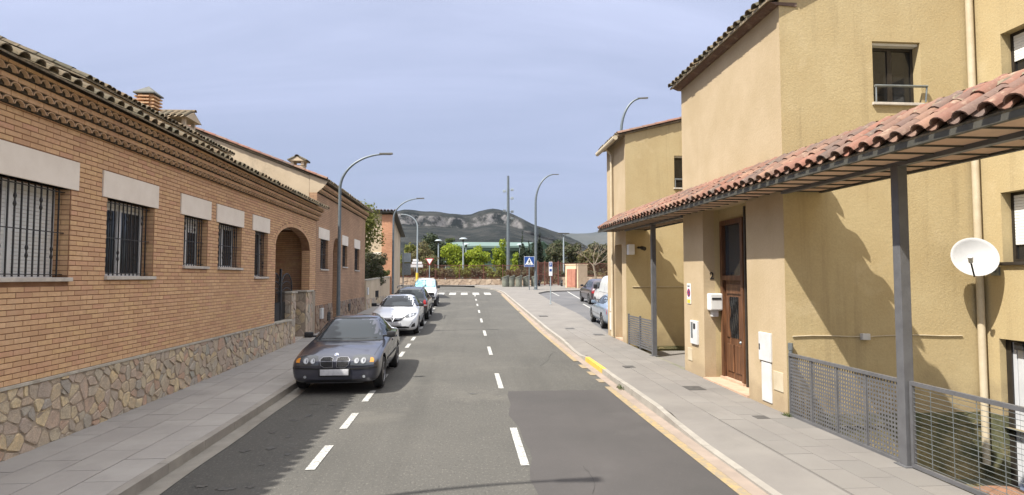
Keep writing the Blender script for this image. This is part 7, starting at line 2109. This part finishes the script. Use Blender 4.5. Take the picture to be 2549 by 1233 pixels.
SM = {11: 1066, 12: 1080, 13: 1094, 14: 1104, 15: 1114, 16: 1124, 17: 1134, 18: 1146}
def hills(name, sky, Yr, rows, m, dx, amp, cliff=True):
    xs_ = [p[0] for p in sky]; hs = [p[1] for p in sky]
    x = xs_[0]; cols = []
    while x <= xs_[-1]: cols.append(x); x += dx
    v = []; f = []
    for j_, (y_0, fr) in enumerate(rows):
        for x in cols:
            y = y_0
            H = interp(x, xs_, hs)
            q = fr
            n1 = mnoise.fractal(Vector((x*.004, y*.004, 3.3)), 1.0, 2.1, 6)
            n2 = mnoise.fractal(Vector((x*.018, y*.012, 7.3)), 1.0, 2.1, 4)
            wob = 26*mnoise.noise(Vector((x*.009, 1.7, 0))) + 10*mnoise.noise(Vector((x*.04, 5.7, 0)))
            c_ = interp(x, CX, CV) if cliff else 1.0
            if cliff and j_ in SM and c_ < 1: y = SM[j_]+(y-SM[j_])*c_
            z = 1.5+H*q+(n1*amp+n2*amp*.35)*min(1, fr*3)*(1.0 if fr < .98 else .35)
            v.append((x, y+(wob if fr > .7 and y < Yr*1.02 else 0), z))
    nx = len(cols)
    for j in range(len(rows)-1):
        for i in range(nx-1): f.append((j*nx+i, j*nx+i+1, (j+1)*nx+i+1, (j+1)*nx+i))
    mb = MB(); mb.add(v, f); o = mb.build(name, m, None, smooth=False); o['kind'] = 'structure'
    o.data.polygons.foreach_set('use_smooth', [True]*len(f))
    return o
Yr = 1200.0
sk = [(-900, 640), (-400, 600), (0, 585), (300, 575), (600, 560), (850, 545), (940, 533), (985, 529), (1010, 524), (1035, 525), (1060, 527), (1095, 527), (1120, 530), (1150, 532), (1172, 531), (1190, 524), (1210, 519.5), (1225, 518), (1240, 520), (1255, 525), (1275, 533), (1290, 541), (1305, 549), (1322, 557), (1350, 566), (1390, 578), (1420, 591), (1450, 609), (1500, 640), (1600, 670), (1800, 684)]
sky1 = [((a-1160)/1490*Yr, (691-b)/1490*Yr) for a, b in sk]
rows = [(420, 0), (500, .06), (580, .13), (660, .21), (740, .29), (820, .38), (900, .47), (960, .54), (1010, .60), (1050, .65), (1080, .69), (1100, .705), (1114, .715), (1116, .75), (1118, .79), (1120, .83), (1122, .87), (1126, .90), (1140, .925), (1160, .95), (1180, .985), (1200, 1.0), (1240, .99), (1320, .94), (1500, .75), (1800, .4), (2100, 0)]
M_hill = hill_mat('scrub_hill', (.008,.012,.010), (.046,.046,.040), (.20,.19,.185), .32, .026)
hills('hill_near', sky1, Yr, rows, M_hill, 3.5, 4.0)
Yf = 3600.0
sk2 = [(-600, 640), (800, 640), (1200, 620), (1330, 596), (1385, 586), (1420, 580), (1440, 581), (1470, 580), (1500, 574), (1530, 570), (1600, 560), (1750, 566), (1950, 580), (2300, 600), (2700, 640)]
sky2 = [((a-1160)/1490*Yf, (691-b)/1490*Yf) for a, b in sk2]
rows2 = [(2300, 0), (2600, .2), (2900, .42), (3200, .66), (3400, .84), (3600, 1.0), (3800, .9), (4300, .4), (4700, 0)]
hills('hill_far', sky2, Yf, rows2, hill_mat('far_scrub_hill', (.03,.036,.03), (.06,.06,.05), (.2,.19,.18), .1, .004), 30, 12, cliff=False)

# ---- air
hz_m = bpy.data.materials.new('haze_air'); hz_m.use_nodes = True; nt = hz_m.node_tree; nt.nodes.clear()
ho = nt.nodes.new('ShaderNodeOutputMaterial'); hv = nt.nodes.new('ShaderNodeVolumePrincipled')
hv.inputs['Color'].default_value = (.72, .80, .95, 1); hv.inputs['Density'].default_value = .000055; hv.inputs['Anisotropy'].default_value = 0.0
nt.links.new(hv.outputs[0], ho.inputs['Volume'])
mb = MB(); mb.box((-9300, -2700, -4), (9300, 9300, 420)); hz = mb.build('haze', hz_m); hz['kind'] = 'stuff'
hz.display_type = 'WIRE'
